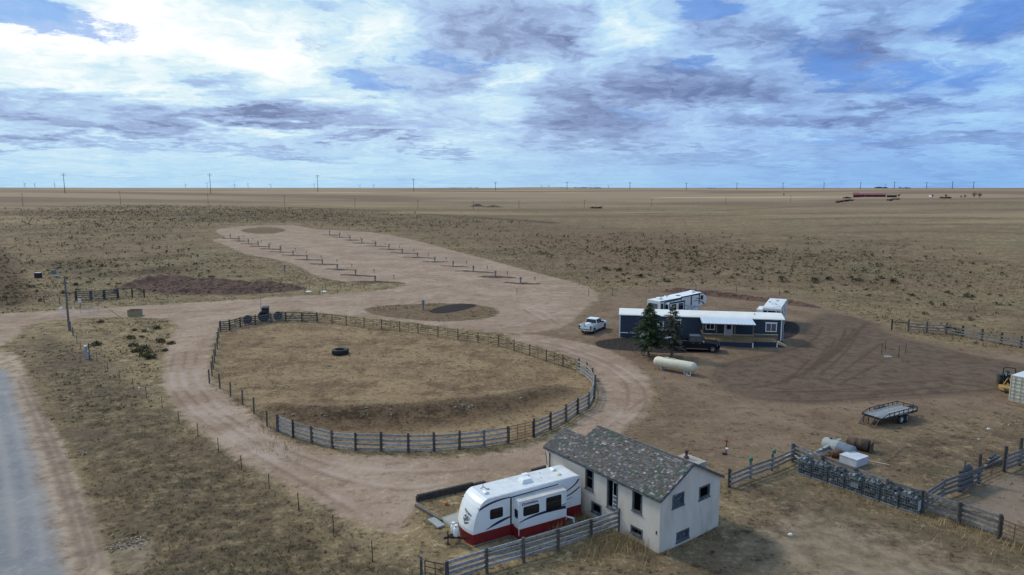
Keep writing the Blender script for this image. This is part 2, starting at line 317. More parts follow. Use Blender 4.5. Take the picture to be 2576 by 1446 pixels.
def ground_material(m):
    g = NT(m.node_tree); b = g.N['Principled BSDF']; b.inputs['Roughness'].default_value = .95; b.inputs['Specular IOR Level'].default_value = .1
    co = g.n('ShaderNodeNewGeometry').outputs['Position']
    nb = g.noise(co, .018, 5, .6); nm = g.noise(co, .12, 5, .62); nf = g.noise(co, .75, 5, .68); ng = g.noise(co, 2.8, 5, .72); nh = g.noise(g.vm('MULTIPLY', co, (.004, .02, .02)), 1., 5, .6)
    grain = g.m('ADD', g.m('MULTIPLY', nf, .5), g.m('MULTIPLY', ng, .5))
    n3 = g.noise(co, .33, 6, .7)
    straw = g.mix(g.ss(nm, .36, .62), lin(142, 127, 99, .84), lin(122, 108, 84, .84))
    straw = g.mix(g.m('MULTIPLY', g.ss(nb, .46, .6), .55), straw, lin(118, 114, 86, .84))
    straw = g.mix(g.m('MULTIPLY', g.ss(nh, .5, .68), .6), straw, lin(128, 104, 84, .88))
    straw = g.mix(g.m('MULTIPLY', g.ss(n3, .5, .62), .5), straw, lin(96, 85, 66, .84))
    straw = g.mix(g.m('MULTIPLY', g.ss(n3, .47, .36), .4), straw, lin(156, 140, 110, .88))
    straw = g.mix(g.m('MULTIPLY', g.ss(grain, .48, .39), .95), straw, lin(62, 55, 44, .84))
    straw = g.mix(g.m('MULTIPLY', g.ss(grain, .52, .6), .85), straw, lin(170, 154, 121, .92))
    def edge(name, soft=.12, k=.55): # ragged edge of a zone
        a = g.m('ADD', g.attr(name), g.m('MULTIPLY', g.m('SUBTRACT', g.m('ADD', g.m('MULTIPLY', nf, .6), g.m('MULTIPLY', nm, .4)), .5), k*2))
        return g.ss(a, .5-soft, .5+soft)
    c = g.mix(g.m('MULTIPLY', edge('sage', .3, .8), .35), straw, lin(104, 90, 70, .84))
    c = g.mix(g.m('MULTIPLY', g.m('MULTIPLY', edge('sage', .3, .8), g.ss(g.noise(co, .05, 6, .65), .46, .6)), .6), c, lin(96, 80, 62, .84))
    c = g.mix(g.m('MULTIPLY', edge('brown', .4, .6), .6), c, lin(116, 95, 78, .88))
    corr = g.mix(g.ss(nm, .38, .62), lin(124, 107, 84, .86), lin(146, 128, 100, .86)); corr = g.mix(g.m('MULTIPLY', g.ss(g.noise(co, .2, 7, .72), .5, .6), .75), corr, lin(106, 88, 70, .86))
    corr = g.mix(g.m('MULTIPLY', g.ss(grain, .48, .4), .7), corr, lin(78, 64, 50, .82)); corr = g.mix(g.m('MULTIPLY', g.ss(grain, .52, .6), .7), corr, lin(160, 140, 108, .9))
    c = g.mix(edge('corral', .3), c, corr)
    ditch = g.mix(g.ss(nf, .38, .62), lin(82, 73, 58, .82), lin(112, 100, 78, .82)); ditch = g.mix(g.m('MULTIPLY', g.ss(grain, .48, .4), .8), ditch, lin(62, 54, 45, .82)); ditch = g.mix(g.m('MULTIPLY', g.ss(grain, .53, .6), .6), ditch, lin(140, 126, 100, .88)); ditch = g.mix(g.ss(nm, .5, .64), ditch, lin(96, 83, 72, .84))
    c = g.mix(g.m('MULTIPLY', edge('ditch', .4, .8), .85), c, ditch)
    isl = g.mix(g.ss(nf, .4, .62), lin(104, 88, 72, .85), lin(126, 110, 86, .8))
    c = g.mix(edge('island', .15), c, isl)
    pas = g.mix(g.ss(n3, .4, .6), lin(112, 97, 80, .84), lin(88, 76, 64, .84)); pas = g.mix(g.m('MULTIPLY', g.ss(grain, .48, .4), .85), pas, lin(58, 50, 42, .82)); pas = g.mix(g.m('MULTIPLY', g.ss(grain, .53, .6), .7), pas, lin(140, 124, 100, .88)); pas = g.mix(g.m('MULTIPLY', g.ss(nm, .52, .62), .7), pas, lin(92, 88, 70, .84))
    c = g.mix(g.m('MULTIPLY', edge('vignetted_pasture', .4, .8), .8), c, pas)  # brown-grey grass tone that also carries the lens vignette darkening
    # bare dirt
    dry = g.mix(g.ss(nm, .38, .64), lin(147, 129, 112, .9), lin(162, 146, 129, .9)); dry = g.mix(g.m('MULTIPLY', g.ss(grain, .49, .4), .6), dry, lin(116, 99, 86, .87)); dry = g.mix(g.m('MULTIPLY', g.ss(grain, .53, .6), .5), dry, lin(182, 165, 152, .92))
    dry = g.mix(g.m('MULTIPLY', g.ss(nb, .5, .62), .4), dry, lin(134, 114, 102, .9))
    brn = g.mix(g.ss(nm, .36, .64), lin(109, 93, 77, .88), lin(131, 114, 96, .88)); brn = g.mix(g.m('MULTIPLY', g.ss(grain, .48, .4), .75), brn, lin(78, 65, 54, .82)); brn = g.mix(g.m('MULTIPLY', g.ss(n3, .52, .62), .5), brn, lin(112, 97, 76, .87)); brn = g.mix(g.m('MULTIPLY', g.ss(grain, .53, .6), .5), brn, lin(150, 130, 108, .9))
    c = g.mix(edge('yard', .35, .8), c, brn)
    til = g.mix(g.ss(nf, .35, .65), lin(92, 80, 68, .87), lin(108, 95, 82, .87)); til = g.mix(g.m('MULTIPLY', g.ss(nm, .48, .62), .6), til, lin(92, 77, 65, .86)); til = g.mix(g.m('MULTIPLY', g.ss(grain, .48, .4), .6), til, lin(74, 61, 52, .84))
    til = g.mix(g.m('MULTIPLY', g.attr('track2'), .7), til, lin(74, 61, 52, .84))
    c = g.mix(g.m('MULTIPLY', edge('till', .16, .5), .95), c, til)
    trk = g.mix(g.m('MULTIPLY', g.m('MULTIPLY', g.attr('track'), g.ss(nm, .4, .58)), .7), dry, lin(172, 157, 148, .9))
    trk = g.mix(g.m('MULTIPLY', g.m('MULTIPLY', g.attr('rut'), g.ss(nm, .6, .44)), .5), trk, lin(112, 94, 80, .86))
    c = g.mix(edge('road', .2, .6), c, trk)
    c = g.mix(g.m('MULTIPLY', g.ss(n3, .5, .62), g.m('MULTIPLY', edge('road', .14, .45), .3)), c, lin(128, 108, 94, .88))
    c = g.mix(g.m('MULTIPLY', g.ss(g.attr('strip'), .15, .6), .9), c, g.mix(g.ss(nf, .4, .6), lin(84, 68, 60, .8), lin(112, 96, 82, .8)))
    c = g.mix(edge('mill', .12, .3), c, g.mix(g.ss(ng, .4, .62), lin(46, 43, 44, .7), lin(70, 64, 62, .8)))
    bm = g.mix(g.ss(grain, .42, .56), lin(64, 51, 41, .82), lin(106, 87, 68, .85))
    c = g.mix(g.m('MULTIPLY', edge('berm', .35, .8), .85), c, bm)
    cty = g.mix(g.ss(nf, .4, .62), lin(146, 130, 112, .88), lin(172, 157, 138, .9)); cty = g.mix(g.m('MULTIPLY', g.ss(grain, .48, .4), .6), cty, lin(106, 94, 84, .86)); cty = g.mix(g.m('MULTIPLY', g.attr('track'), .6), cty, lin(112, 100, 90, .87))
    c = g.mix(edge('county', .2, .5), c, cty)
    blu = g.mix(g.ss(nm, .4, .6), lin(128, 133, 139, .86), lin(140, 144, 148, .87)); blu = g.mix(g.m('MULTIPLY', g.ss(grain, .48, .4), .25), blu, lin(100, 100, 101, .86)); blu = g.mix(g.m('MULTIPLY', g.ss(grain, .52, .6), .3), blu, lin(170, 168, 166, .9)); blu = g.mix(g.m('MULTIPLY', g.attr('track'), .45), blu, lin(160, 158, 156, .9))
    c = g.mix(edge('blue', .35, .7), c, blu)
    c = g.mix(g.m('MULTIPLY', edge('pale', .35, .9), .7), c, g.mix(g.ss(nf, .4, .6), lin(128, 117, 100, .85), lin(152, 140, 122, .85)))
    c = g.mix(g.m('MULTIPLY', edge('pen', .3, .8), g.ss(n3, .6, .46, .25, .85)), c, g.mix(g.ss(nm, .4, .6), lin(112, 102, 92, .85), lin(134, 122, 110, .85)))
    c = g.mix(g.m('MULTIPLY', g.attr('line'), g.ss(nf, .2, .6)), c, lin(66, 58, 48, .8))
    # far plains: bands of pale stubble and brown grass, then painted haze
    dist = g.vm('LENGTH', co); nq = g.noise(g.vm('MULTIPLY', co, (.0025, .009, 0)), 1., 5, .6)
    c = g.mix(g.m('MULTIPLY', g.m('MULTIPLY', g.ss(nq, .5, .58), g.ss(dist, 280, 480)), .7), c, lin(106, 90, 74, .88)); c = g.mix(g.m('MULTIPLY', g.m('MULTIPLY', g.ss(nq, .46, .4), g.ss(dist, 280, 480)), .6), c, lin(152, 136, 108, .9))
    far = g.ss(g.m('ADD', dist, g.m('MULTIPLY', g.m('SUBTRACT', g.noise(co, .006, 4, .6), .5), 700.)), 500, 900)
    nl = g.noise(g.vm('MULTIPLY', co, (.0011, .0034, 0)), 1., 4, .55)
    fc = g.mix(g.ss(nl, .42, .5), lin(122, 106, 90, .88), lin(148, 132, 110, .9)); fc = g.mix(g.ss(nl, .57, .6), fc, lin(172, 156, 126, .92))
    c = g.mix(far, c, fc); c = g.mix(g.ss(dist, 3500, 14000), c, lin(142, 140, 146, 1.))  # grey distance haze painted into the ground colour
    c = g.mix(1., c, (1.08, .985, .93, 1), 'MULTIPLY')
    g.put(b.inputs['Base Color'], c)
    h = g.m('ADD', g.m('MULTIPLY', nf, .6), g.m('MULTIPLY', ng, .4))
    g.put(b.inputs['Normal'], g.bump(h, .55, .22))
ground_material(gm)
def grid_mesh(name, keep, lift):
    """the whole grid, or the faces whose corner values pass `keep`, as one mesh"""
    i = np.arange(nr-1)[:, None]*nc; j = np.arange(nc)[None, :]; jn = (j+1) % nc
    q = np.stack([i+j, i+jn, i+nc+jn, i+nc+j], -1).reshape(-1, 4)[:, ::-1]
    if keep is not None: q = q[keep[q].max(1) > .02]
    used = np.unique(q); mp = np.full(gx.shape, -1); mp[used] = np.arange(len(used)); q = mp[q]
    me = bpy.data.meshes.new(name); me.vertices.add(len(used)); me.vertices.foreach_set('co', np.stack([gx[used], gy[used], gz[used]+lift], 1).astype('f').ravel())
    me.loops.add(q.size); me.loops.foreach_set('vertex_index', q.astype('i').ravel()); me.polygons.add(len(q)); me.polygons.foreach_set('loop_start', np.arange(0, q.size, 4, dtype='i'))
    me.polygons.foreach_set('use_smooth', np.ones(len(q), bool))
    for k, a in A.items(): me.attributes.new(k, 'FLOAT', 'POINT').data.foreach_set('value', a[used].astype('f'))
    me.materials.append(gm); me.update(calc_edges=True); me.validate()
    o = bpy.data.objects.new(name, me); COL.objects.link(o); return tag(o, kind='structure')
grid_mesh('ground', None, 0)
grid_mesh('dirt_road', np.where(A['road'] > .12, 1, 0), .008)
grid_mesh('dirt_yard', np.where((A['yard'] > .5) & (A['road'] <= .12), 1, 0), .004)
grid_mesh('gravel_road', np.where(A['county'] > .2, 1, 0), .012)
def att(name, x, y): # value of a ground zone at world points, nearest grid corner
    a = (np.degrees(np.arctan2(x, y))); ci = np.clip(np.searchsorted(az, a), 0, nc-1); ri = np.clip(np.searchsorted(ds, np.hypot(x, y)), 0, nr-1)
    return A[name][ri*nc+ci]
# value noise for scattering
_vn = rng.random((256, 256))
def vnoise(x, y):
    xi = np.floor(x).astype(int); yi = np.floor(y).astype(int); fx = x-xi; fy = y-yi; fx = fx*fx*(3-2*fx); fy = fy*fy*(3-2*fy)
    g = lambda a, b: _vn[a & 255, b & 255]
    return (g(xi, yi)*(1-fx)+g(xi+1, yi)*fx)*(1-fy)+(g(xi, yi+1)*(1-fx)+g(xi+1, yi+1)*fx)*fy
def fbm(x, y): return vnoise(x, y)*.5+vnoise(x*2.1+9, y*2.1)*.3+vnoise(x*4.3, y*4.3+5)*.2
def bulk(name, V3, Fc, cols, material, kind='stuff'):
    """a big mesh of triangles with one colour per triangle"""
    V3 = np.asarray(V3, 'f'); Fc = np.asarray(Fc, 'i'); me = bpy.data.meshes.new(name)
    me.vertices.add(len(V3)); me.vertices.foreach_set('co', V3.ravel()); me.loops.add(Fc.size); me.loops.foreach_set('vertex_index', Fc.ravel())
    me.polygons.add(len(Fc)); me.polygons.foreach_set('loop_start', np.arange(0, Fc.size, 3, dtype='i'))
    ca = me.color_attributes.new('tint', 'FLOAT_COLOR', 'CORNER'); c4 = np.concatenate([np.asarray(cols), np.ones((len(Fc), 1))], 1); ca.data.foreach_set('color', np.repeat(c4, 3, 0).astype('f').ravel())
    me.materials.append(material); me.update(calc_edges=True)
    o = bpy.data.objects.new(name, me); COL.objects.link(o); return tag(o, kind=kind) if kind else o
GRASSM = mat('dry_blades', (.2, .17, .1), .9, .15, 4, tint=True, spec=.1)
LEAFM = mat('leaf_clumps', (.08, .08, .05), .9, .2, 4, tint=True, spec=.1)
def blades(x, y, h, w, lean, col, nper):
    """tufts of thin blades at points x, y"""
    n = len(x); x = np.repeat(x, nper); y = np.repeat(y, nper); h = np.repeat(h, nper)*rng.uniform(.5, 1.15, n*nper); w = np.repeat(w, nper)
    sp = np.repeat(np.maximum(.04, h.reshape(n, nper).mean(1)*.35), nper); x = x+rng.normal(0, 1, n*nper)*sp; y = y+rng.normal(0, 1, n*nper)*sp; z = T(x, y)-.02
    t = rng.uniform(0, 2*PI, n*nper); ux, uy = np.cos(t)*w/2, np.sin(t)*w/2; t2 = rng.uniform(0, 2*PI, n*nper); l = h*lean*rng.uniform(.2, 1, n*nper)
    V3 = np.stack([np.stack([x-ux, y-uy, z], 1), np.stack([x+ux, y+uy, z], 1), np.stack([x+np.cos(t2)*l, y+np.sin(t2)*l, z+h], 1)], 1).reshape(-1, 3)
    c = 1.45*np.repeat(col, nper, 0)*rng.uniform(.7, 1.25, (n*nper, 1)); return V3, np.arange(len(V3)).reshape(-1, 3), c
# dry grass near the camera
N = 52000
gd = 24*np.exp(rng.random(N)*math.log(95/24)); ga = R(1)*rng.uniform(-40, 40, N); x = gd*np.sin(ga); y = gd*np.cos(ga)
road = np.maximum.reduce([att('road', x, y), att('county', x, y), att('till', x, y), att('mill', x, y)]); yard = att('yard', x, y); dt = att('ditch', x, y); be = att('berm', x, y)
keep = (road < .35) & (rng.random(N) < np.where(yard > .5, .12, .45+.4*dt+.4*be)*np.clip(fbm(x*.35, y*.35)*2.4-.5, .1, 1)) & (att('pale', x, y) < .6)
x, y, dt, be = x[keep], y[keep], dt[keep], be[keep]
pal = np.array([lin(160, 144, 110, .9)[:3], lin(132, 119, 90, .9)[:3], lin(108, 94, 73, .9)[:3], lin(144, 120, 91, .9)[:3]])
col = pal[rng.integers(0, 4, len(x))]*np.where(dt > .5, .82, 1)[:, None]
bulk('dry_grass', *blades(x, y, rng.uniform(.05, .15, len(x))*(1+.9*dt+.8*be), rng.uniform(.02, .045, len(x)), 1.1, col, 8), GRASSM)
# sparser tufts farther out
N = 60000
gd = np.sqrt(rng.uniform(70**2, 230**2, N)); ga = R(1)*rng.uniform(-39, 39, N); x = gd*np.sin(ga); y = gd*np.cos(ga)
road = np.maximum.reduce([att(k, x, y) for k in ('road', 'county', 'till', 'mill', 'pen', 'yard')]); keep = (road < .3) & (rng.random(N) < np.clip(fbm(x*.12, y*.12)*3-.9, .05, 1))
x, y = x[keep], y[keep]; col = np.array([lin(150, 134, 104, .9)[:3], lin(112, 100, 78, .9)[:3], lin(140, 124, 96, .9)[:3], lin(128, 108, 82, .9)[:3]])[rng.integers(0, 4, len(x))]; inc = att('corral', x, y)[:, None] > .5
col = np.where(inc, np.array([lin(158, 136, 102, .95)[:3], lin(132, 110, 82, .95)[:3]])[rng.integers(0, 2, len(x))], col)
bulk('prairie_grass', *blades(x, y, np.where(inc[:, 0], .4, 1)*rng.uniform(.1, .3, len(x)), rng.uniform(.08, .2, len(x)), 1.2, col*.8, 4), GRASSM)
# tall straw weeds by the fence and the stucco house
tw_ = []
for (px, py, s, k) in [(1560, 1375, 1.6, 130), (1600, 1368, 1.2, 70), (1500, 1395, 1.2, 70), (1530, 1300, 1.1, 60), (1470, 1310, .9, 40), (1400, 1340, .8, 30), (1240, 1130, 2., 20), (700, 1130, 2., 40), (600, 1010, 1., 20), (680, 1075, 1.5, 35), (2130, 1215, 1.5, 30), (2380, 1330, 2., 40), (2520, 1385, 2., 40), (1820, 1205, 1., 25), (540, 870, .5, 14), (1345, 1320, .4, 18)]:
    p = P(px, py); tw_ += [(p.x+random.gauss(0, s*.55), p.y+random.gauss(0, s*.45)) for _ in range(k)]
for line, st, k in [([(692, 1092), (780, 1122), (900, 1140), (1100, 1150), (1280, 1136), (1345, 1122)], .3, 150), ([(1350, 1112), (1440, 1075), (1490, 1020), (1500, 970)], .3, 80), ([(535, 968), (600, 1005), (690, 1085)], .35, 90), ([(1834, 1228), (1992, 1164)], .3, 60), ([(2330, 1295), (2510, 1360), (2600, 1392)], .35, 90), ([(1000, 1450), (839, 1345), (677, 1234), (550, 1140), (408, 1028)], .4, 90), ([(2240, 834), (2420, 850), (2575, 880)], .5, 60), ([(1130, 1475), (1317, 1416), (1486, 1363)], .3, 90), ([(1990, 1196), (2310, 1303)], .25, 110), ([(1659, 1394), (1815, 1333)], .12, 50), ([(800, 812), (1254, 872), (1450, 930)], .3, 110)]:
    Lp = [P(*q) for q in line]; ws = np.cumsum([0]+[(b-a).length for a, b in zip(Lp, Lp[1:])])
    for _ in range(k):
        s = random.random()*ws[-1]; i = min(int(np.searchsorted(ws, s))-1, len(Lp)-2); i = max(i, 0); c = Lp[i].lerp(Lp[i+1], (s-ws[i])/(ws[i+1]-ws[i])); tw_.append((c.x+random.gauss(0, st), c.y+random.gauss(0, st)))
tw_ = np.array(tw_); col = np.array([lin(164, 144, 108, .8)[:3], lin(134, 113, 84, .8)[:3]])[rng.integers(0, 2, len(tw_))]
def in_house(x, y):
    dx, dy = x-8.11, y-35.74; a = R(36.8); lx = dx*math.cos(a)+dy*math.sin(a); ly = -dx*math.sin(a)+dy*math.cos(a); return (lx > -.08) & (ly > -.08) & (ly < 9.9)
tw_ = tw_[~in_house(tw_[:, 0], tw_[:, 1])]; col = col[:len(tw_)]
bulk('dry_weeds', *blades(tw_[:, 0], tw_[:, 1], np.where(np.arange(len(tw_)) < 560, rng.uniform(.3, .95, len(tw_)), rng.uniform(.12, .45, len(tw_))), rng.uniform(.02, .035, len(tw_)), .6, col, 5), GRASSM)
# ---- sagebrush
def clump(r, h, k, seed, dark=1.):
    q = np.random.default_rng(seed); V3 = []; c = []
    for _ in range(k):
        t = q.uniform(0, 2*PI); e = q.uniform(.05, 1)**.7; a = q.uniform(.15, 1); p = np.array([math.cos(t)*r*a*math.sqrt(max(0, 1-(e*.8)**2)), math.sin(t)*r*a*math.sqrt(max(0, 1-(e*.8)**2)), h*e*(1-.25*a)])
        s = r*q.uniform(.22, .42)
        for _ in range(2):
            o = q.normal(0, 1, (3, 3))*s*np.array([.6, .6, .55]); V3 += list(np.maximum(p+o, [-9, -9, -.05]))
            g = q.uniform(.5, 1.25)*dark; c.append(np.array([lin(104, 103, 80)[:3], lin(88, 84, 66)[:3], lin(122, 108, 84)[:3]][q.integers(0, 3)])*g)
    return np.array(V3), np.array(c)
N = 120000
dd = np.sqrt(rng.uniform(95**2, 760**2, N)); aa = R(1)*rng.uniform(-41, 41, N); x = dd*np.sin(aa); y = dd*np.cos(aa)
s = att('sage', x, y); cl = fbm(x*.02, y*.02)*.55+fbm(x*.09, y*.09)*.45
leftw = np.clip((180-x)/300, 0, 1)
keep = (rng.random(N) < np.clip((s-.42)*2.6, 0, 1)) & (att('road', x, y) < .05) & (att('yard', x, y) < .2) & (cl > .465-.05*np.clip(dd/500, 0, 1)-.07*smooth(300, 380, dd)*(x < 150)+.075*rng.normal(0, 1, N)) & (rng.random(N) < .95*np.clip(650/dd, .3, 1)*(.5+.5*smooth(110, 220, dd)))
x, y, dd = x[keep], y[keep], dd[keep]; o = np.argsort(dd); x, y, dd = x[o], y[o], dd[o]
protos = []
for k in range(5):
    V3, c = clump(.55+.12*k, .42+.07*k, 34, k)
    ob = bulk('sagebrush', V3, np.arange(len(V3)).reshape(-1, 3), c, LEAFM, None); protos.append((ob, V3, c)); COL.objects.unlink(ob)
for i in range(min(290, len(x))):
    ob = protos[i % 5][0] if i < 5 else protos[i % 5][0].copy(); COL.objects.link(ob)
    ob.location = (x[i], y[i], float(T(x[i], y[i]))); sc = min(1.2, .5*math.exp(random.gauss(0, .4))); ob.scale = (sc, sc, sc*random.uniform(.8, 1.1)); ob.rotation_euler = (0, 0, random.uniform(0, 6.28))
    tag(ob, 'low grey-green sagebrush clump growing on the open prairie', 'sagebrush', 'sagebrush on the prairie')
vs = []; cs = []
for i in range(290, len(x)):
    V3, c = protos[i % 5][1:]; k = 84 if dd[i] < 240 else 36
    sc = min(1.35, .42*math.exp(random.gauss(0, .5)))*(1 if dd[i] < 240 else 1.3); t = random.uniform(0, 6.28); ct, sn = math.cos(t)*sc, math.sin(t)*sc; zt = float(T(x[i], y[i])); q = V3[:k*1]
    q = q[:len(q)//3*3]; vs.append(np.stack([q[:, 0]*ct-q[:, 1]*sn+x[i], q[:, 0]*sn+q[:, 1]*ct+y[i], q[:, 2]*sc+zt], 1)); cs.append(c[:len(q)//3]*random.uniform(.7, 1.25)*np.array(random.choice([(1, 1, 1), (1, 1, 1), (1.15, .95, .8), (.9, 1.02, .9), (1.2, 1.1, .95)])))
vs = np.concatenate(vs); bulk('distant_sagebrush', vs, np.arange(len(vs)).reshape(-1, 3), np.concatenate(cs), LEAFM)
# brush along the county road bank at the far left
bx = []; bc = []
for i in range(190):
    f = random.random(); c0 = P(random.uniform(-40, 70)*1., random.uniform(625, 770))
    if toD(c0.x, c0.y, c0.z)[0] > 4+82*(toD(c0.x, c0.y, c0.z)[1]-600)/170: continue
    V3, c = protos[i % 5][1:]; q = V3[:90]*random.uniform(.35, 1.)*np.array([1.2, 1.2, .55]); bx.append(q+np.array([c0.x, c0.y, c0.z])); bc.append(c[:30]*np.array([1.35, 1.15, .98]))
bx = np.concatenate(bx); bulk('roadside_brush', bx, np.arange(len(bx)).reshape(-1, 3), np.concatenate(bc), LEAFM)
# dark green shrubs on the grass inside the drive loop
for i, (px, py, sc) in enumerate([(253, 811, .7), (338, 832, .6), (394, 827, .9), (362, 834, .6), (329, 852, .9), (356, 848, .5), (402, 860, .9), (430, 865, .8), (244, 868, 1.), (336, 870, .9), (359, 878, 1.1), (368, 893, 1.4), (378, 901, 1.2), (347, 884, 1.), (415, 883, .6)]):
    V3, c = clump(.75, .4, 60, 50+i); ob = bulk('shrub', V3*sc, np.arange(len(V3)).reshape(-1, 3), c*np.array([1.05, .98, .82]), LEAFM, None); ob.location = P(px, py)
    tag(ob, 'low dark green shrub on the straw grass inside the drive loop', 'shrub', 'shrubs beside the west drive')
# ------------------------------------------------------------------ stucco house
STUCCO = mat('old_stucco', (.6, .535, .47), .9, .07, 1.3, bump=.15, dirt=lin(132, 112, 88, .8), dirtamt=.5, stretch=(1, 1, .3))
TRIM = mat('peeling_grey_wood', lin(84, 90, 100, .8), .85, .35, 9, dirt=(.3, .31, .33), dirtamt=.5)
VOID = mat('dark_interior', (.006, .006, .007), 1., .1, 2, spec=0)
SHING = mat('wood_shingles', (.2, .19, .18), .95, .22, 8, tint=True, bump=.3)
def open_wall(mb, O, U, N, L, H, ops, dep):
    """wall face with rectangular openings and their reveals; ops: (u0, u1, z0, z1)"""
    O, U, N = Vector(O), Vector(U), Vector(N); us = sorted({0, L} | {q for o in ops for q in o[:2]}); zs = sorted({0, H} | {q for o in ops for q in o[2:]})
    pt = lambda u, z, d=0.: O+U*u+Vector((0, 0, z))-N*d
    for a, b in zip(us, us[1:]):
        for c, d in zip(zs, zs[1:]):
            if any(o[0] <= a and b <= o[1] and o[2] <= c and d <= o[3] for o in ops): continue
            mb.add([pt(a, c), pt(b, c), pt(b, d), pt(a, d)], [(0, 1, 2, 3)])
    for a, b, c, d in ops:
        for p, q in (((a, c), (b, c)), ((b, c), (b, d)), ((b, d), (a, d)), ((a, d), (a, c))):
            mb.add([pt(*p), pt(*q), pt(*q, dep), pt(*p, dep)], [(0, 1, 2, 3)])
hg = P(*((2120+1355/2.629)*.62866, (1680+1405/2.629)*.62866))
house = thing('stucco_house', 'old white stucco house with worn shingle roof and dark broken windows', 'house', (hg.x, hg.y, hg.z-.12), R(36.8))
HW, HL, HH, HP = 5.25, 9.75, 3.27, 4.66
LONG = [(1.33, 2.05, 1.88, 3.18), (3.22, 4.08, 1.3, 3.12), (5.27, 5.97, 1.8, 3.12), (1.24, 2.12, .48, .95), (4.54, 5.38, .5, 1.15)]
GAB = [(1.0, 1.97, 2.46, 3.2), (3.32, 4.27, 2.3, 3.05), (1.45, 2.53, .3, .86)]
w = MB(); open_wall(w, (0, 0, -.3), Y, (-1, 0, 0), HL, HH+.3, [(a, b, c+.3, d+.3) for a, b, c, d in LONG], .16)
open_wall(w, (0, 0, -.3), X, (0, -1, 0), HW, HH+.3, [(a, b, c+.3, d+.3) for a, b, c, d in GAB], .16)
w.add([(0, 0, HH), (HW, 0, HH), (HW/2, 0, HP-.05)], [(0, 1, 2)])
w.add([(HW, 0, -.3), (HW, 7.6, -.3), (HW, 7.6, HH), (HW, 0, HH)], [(0, 1, 2, 3)]); w.add([(0, HL, -.3), (0, HL, HH), (3.2, HL, HH), (3.2, HL, -.3)], [(0, 1, 2, 3)])
w.add([(0, HL, HH), (1.6, HL, HH+.75), (3.2, HL, HH)], [(0, 1, 2)]); w.add([(3.2, 7.6, -.3), (3.2, HL, -.3), (3.2, HL, HH), (3.2, 7.6, HH)], [(0, 3, 2, 1)])
w.add([(HW, 7.6, -.3), (0, 7.6, -.3), (0, 7.6, HH), (HW/2, 7.6, HP-.05), (HW, 7.6, HH)], [(0, 1, 2, 3, 4)])
w.build('wall', STUCCO, house)
v = MB(); v.box(.17, HW-.05, .17, 7.5, -.2, HH-.05); v.build('interior', VOID, house)
# roof planes: front slope over everything, back slope, lower wing
sl = (HP-HH)/(HW/2)
def rz(t): return HH+.06+sl*t if t <= HW/2 else HH+.06+sl*(HW-t)
def shingles(mb, y0, y1, t0, t1, side):
    """courses of split shingles between eave distance t0 and t1"""
    n = int((t1-t0)/.118); dirx = 1 if side > 0 else -1
    for r in range(n+1):
        ta = t0+(t1-t0)*r/(n+1); tb = min(ta+.2, t1)+.005; y = y0-random.uniform(0, .12)
        while y < y1:
            wd = random.uniform(.1, .24); ya, yb = max(y, y0-.02), min(y+wd-.012, y1+.02); y += wd
            if yb-ya < .03 or random.random() < .03: continue
            f = lambda t: t if side > 0 else HW-t
            za, zb = rz(ta)+.028+random.uniform(0, .018), rz(tb if tb <= HW/2 else HW/2)+.008
            k = random.random(); mossy = vnoise(np.array([ya*.8+3]), np.array([ta*1.6]))[0]+(.35 if ya < 1.6 or (ta > 1.9 and ya > 4) else 0)
            if k < .03: c = lin(172, 166, 162, .75)
            elif k < .16: c = lin(140, 134, 132, .75)
            elif mossy > .85 and random.random() < .5: c = lin(78, 92, 78, .8)
            else: q = random.uniform(.72, 1.25); c = [j*q for j in lin(98, 98, 97, .8)[:3]] if random.random() < .7 else [j*q for j in lin(106, 94, 84, .8)[:3]]
            mb.col = tuple(c[:3]); xa, xb = f(ta-.02), f(tb); h = .02
            p = [(xa, ya, za-h), (xb, ya, zb-h), (xb, yb, zb-h), (xa, yb, za-h), (xa, ya, za), (xb, ya, zb), (xb, yb, zb), (xa, yb, za)]
            mb.add(p, [(4, 5, 6, 7), (0, 1, 5, 4), (2, 3, 7, 6), (3, 0, 4, 7)] if side > 0 else [(7, 6, 5, 4), (4, 5, 1, 0), (6, 7, 3, 2), (7, 4, 0, 3)])
rf = MB(); rf.col = lin(70, 64, 60, .7)[:3]
OV = -.14
for (ya, yb, ta, tb) in ((-.12, 7.72, OV, HW/2), (7.7, HL+.15, OV, 1.62)):
    rf.hexa([(ta, ya, rz(ta)-.09), (tb, ya, rz(tb)-.09), (tb, yb, rz(tb)-.09), (ta, yb, rz(ta)-.09), (ta, ya, rz(ta)), (tb, ya, rz(tb)), (tb, yb, rz(tb)), (ta, yb, rz(ta))])
    shingles(rf, ya, yb, ta, tb, 1)
tb, ta = HW/2, HW+.2
rf.col = lin(70, 64, 60, .7)[:3]; rf.hexa([(tb, -.12, rz(tb)-.09), (ta, -.12, rz(ta)-.09), (ta, 7.72, rz(ta)-.09), (tb, 7.72, rz(tb)-.09), (tb, -.12, rz(tb)), (ta, -.12, rz(ta)), (ta, 7.72, rz(ta)), (tb, 7.72, rz(tb))])
shingles(rf, -.12, 7.72, -.2, HW/2, -1)
za = rz(1.62); rf.col = lin(80, 74, 70, .7)[:3]; rf.hexa([(1.6, 7.7, za-.09), (3.35, 7.7, HH-.08), (3.35, HL+.15, HH-.08), (1.6, HL+.15, za-.09), (1.6, 7.7, za), (3.35, 7.7, HH+.01), (3.35, HL+.15, HH+.01), (1.6, HL+.15, za)])
for q in range(40): # ridge caps
    y = -.12+q*.196; rf.col = tuple(j*random.uniform(.8, 1.5) for j in lin(108, 104, 98, .8)[:3]); rf.bar((HW/2-.07, y+.1, rz(HW/2)+.025), (HW/2+.07, y+.1, rz(HW/2)+.02), .185, .025)
roof = rf.build('roof', SHING, house)
b = MB()
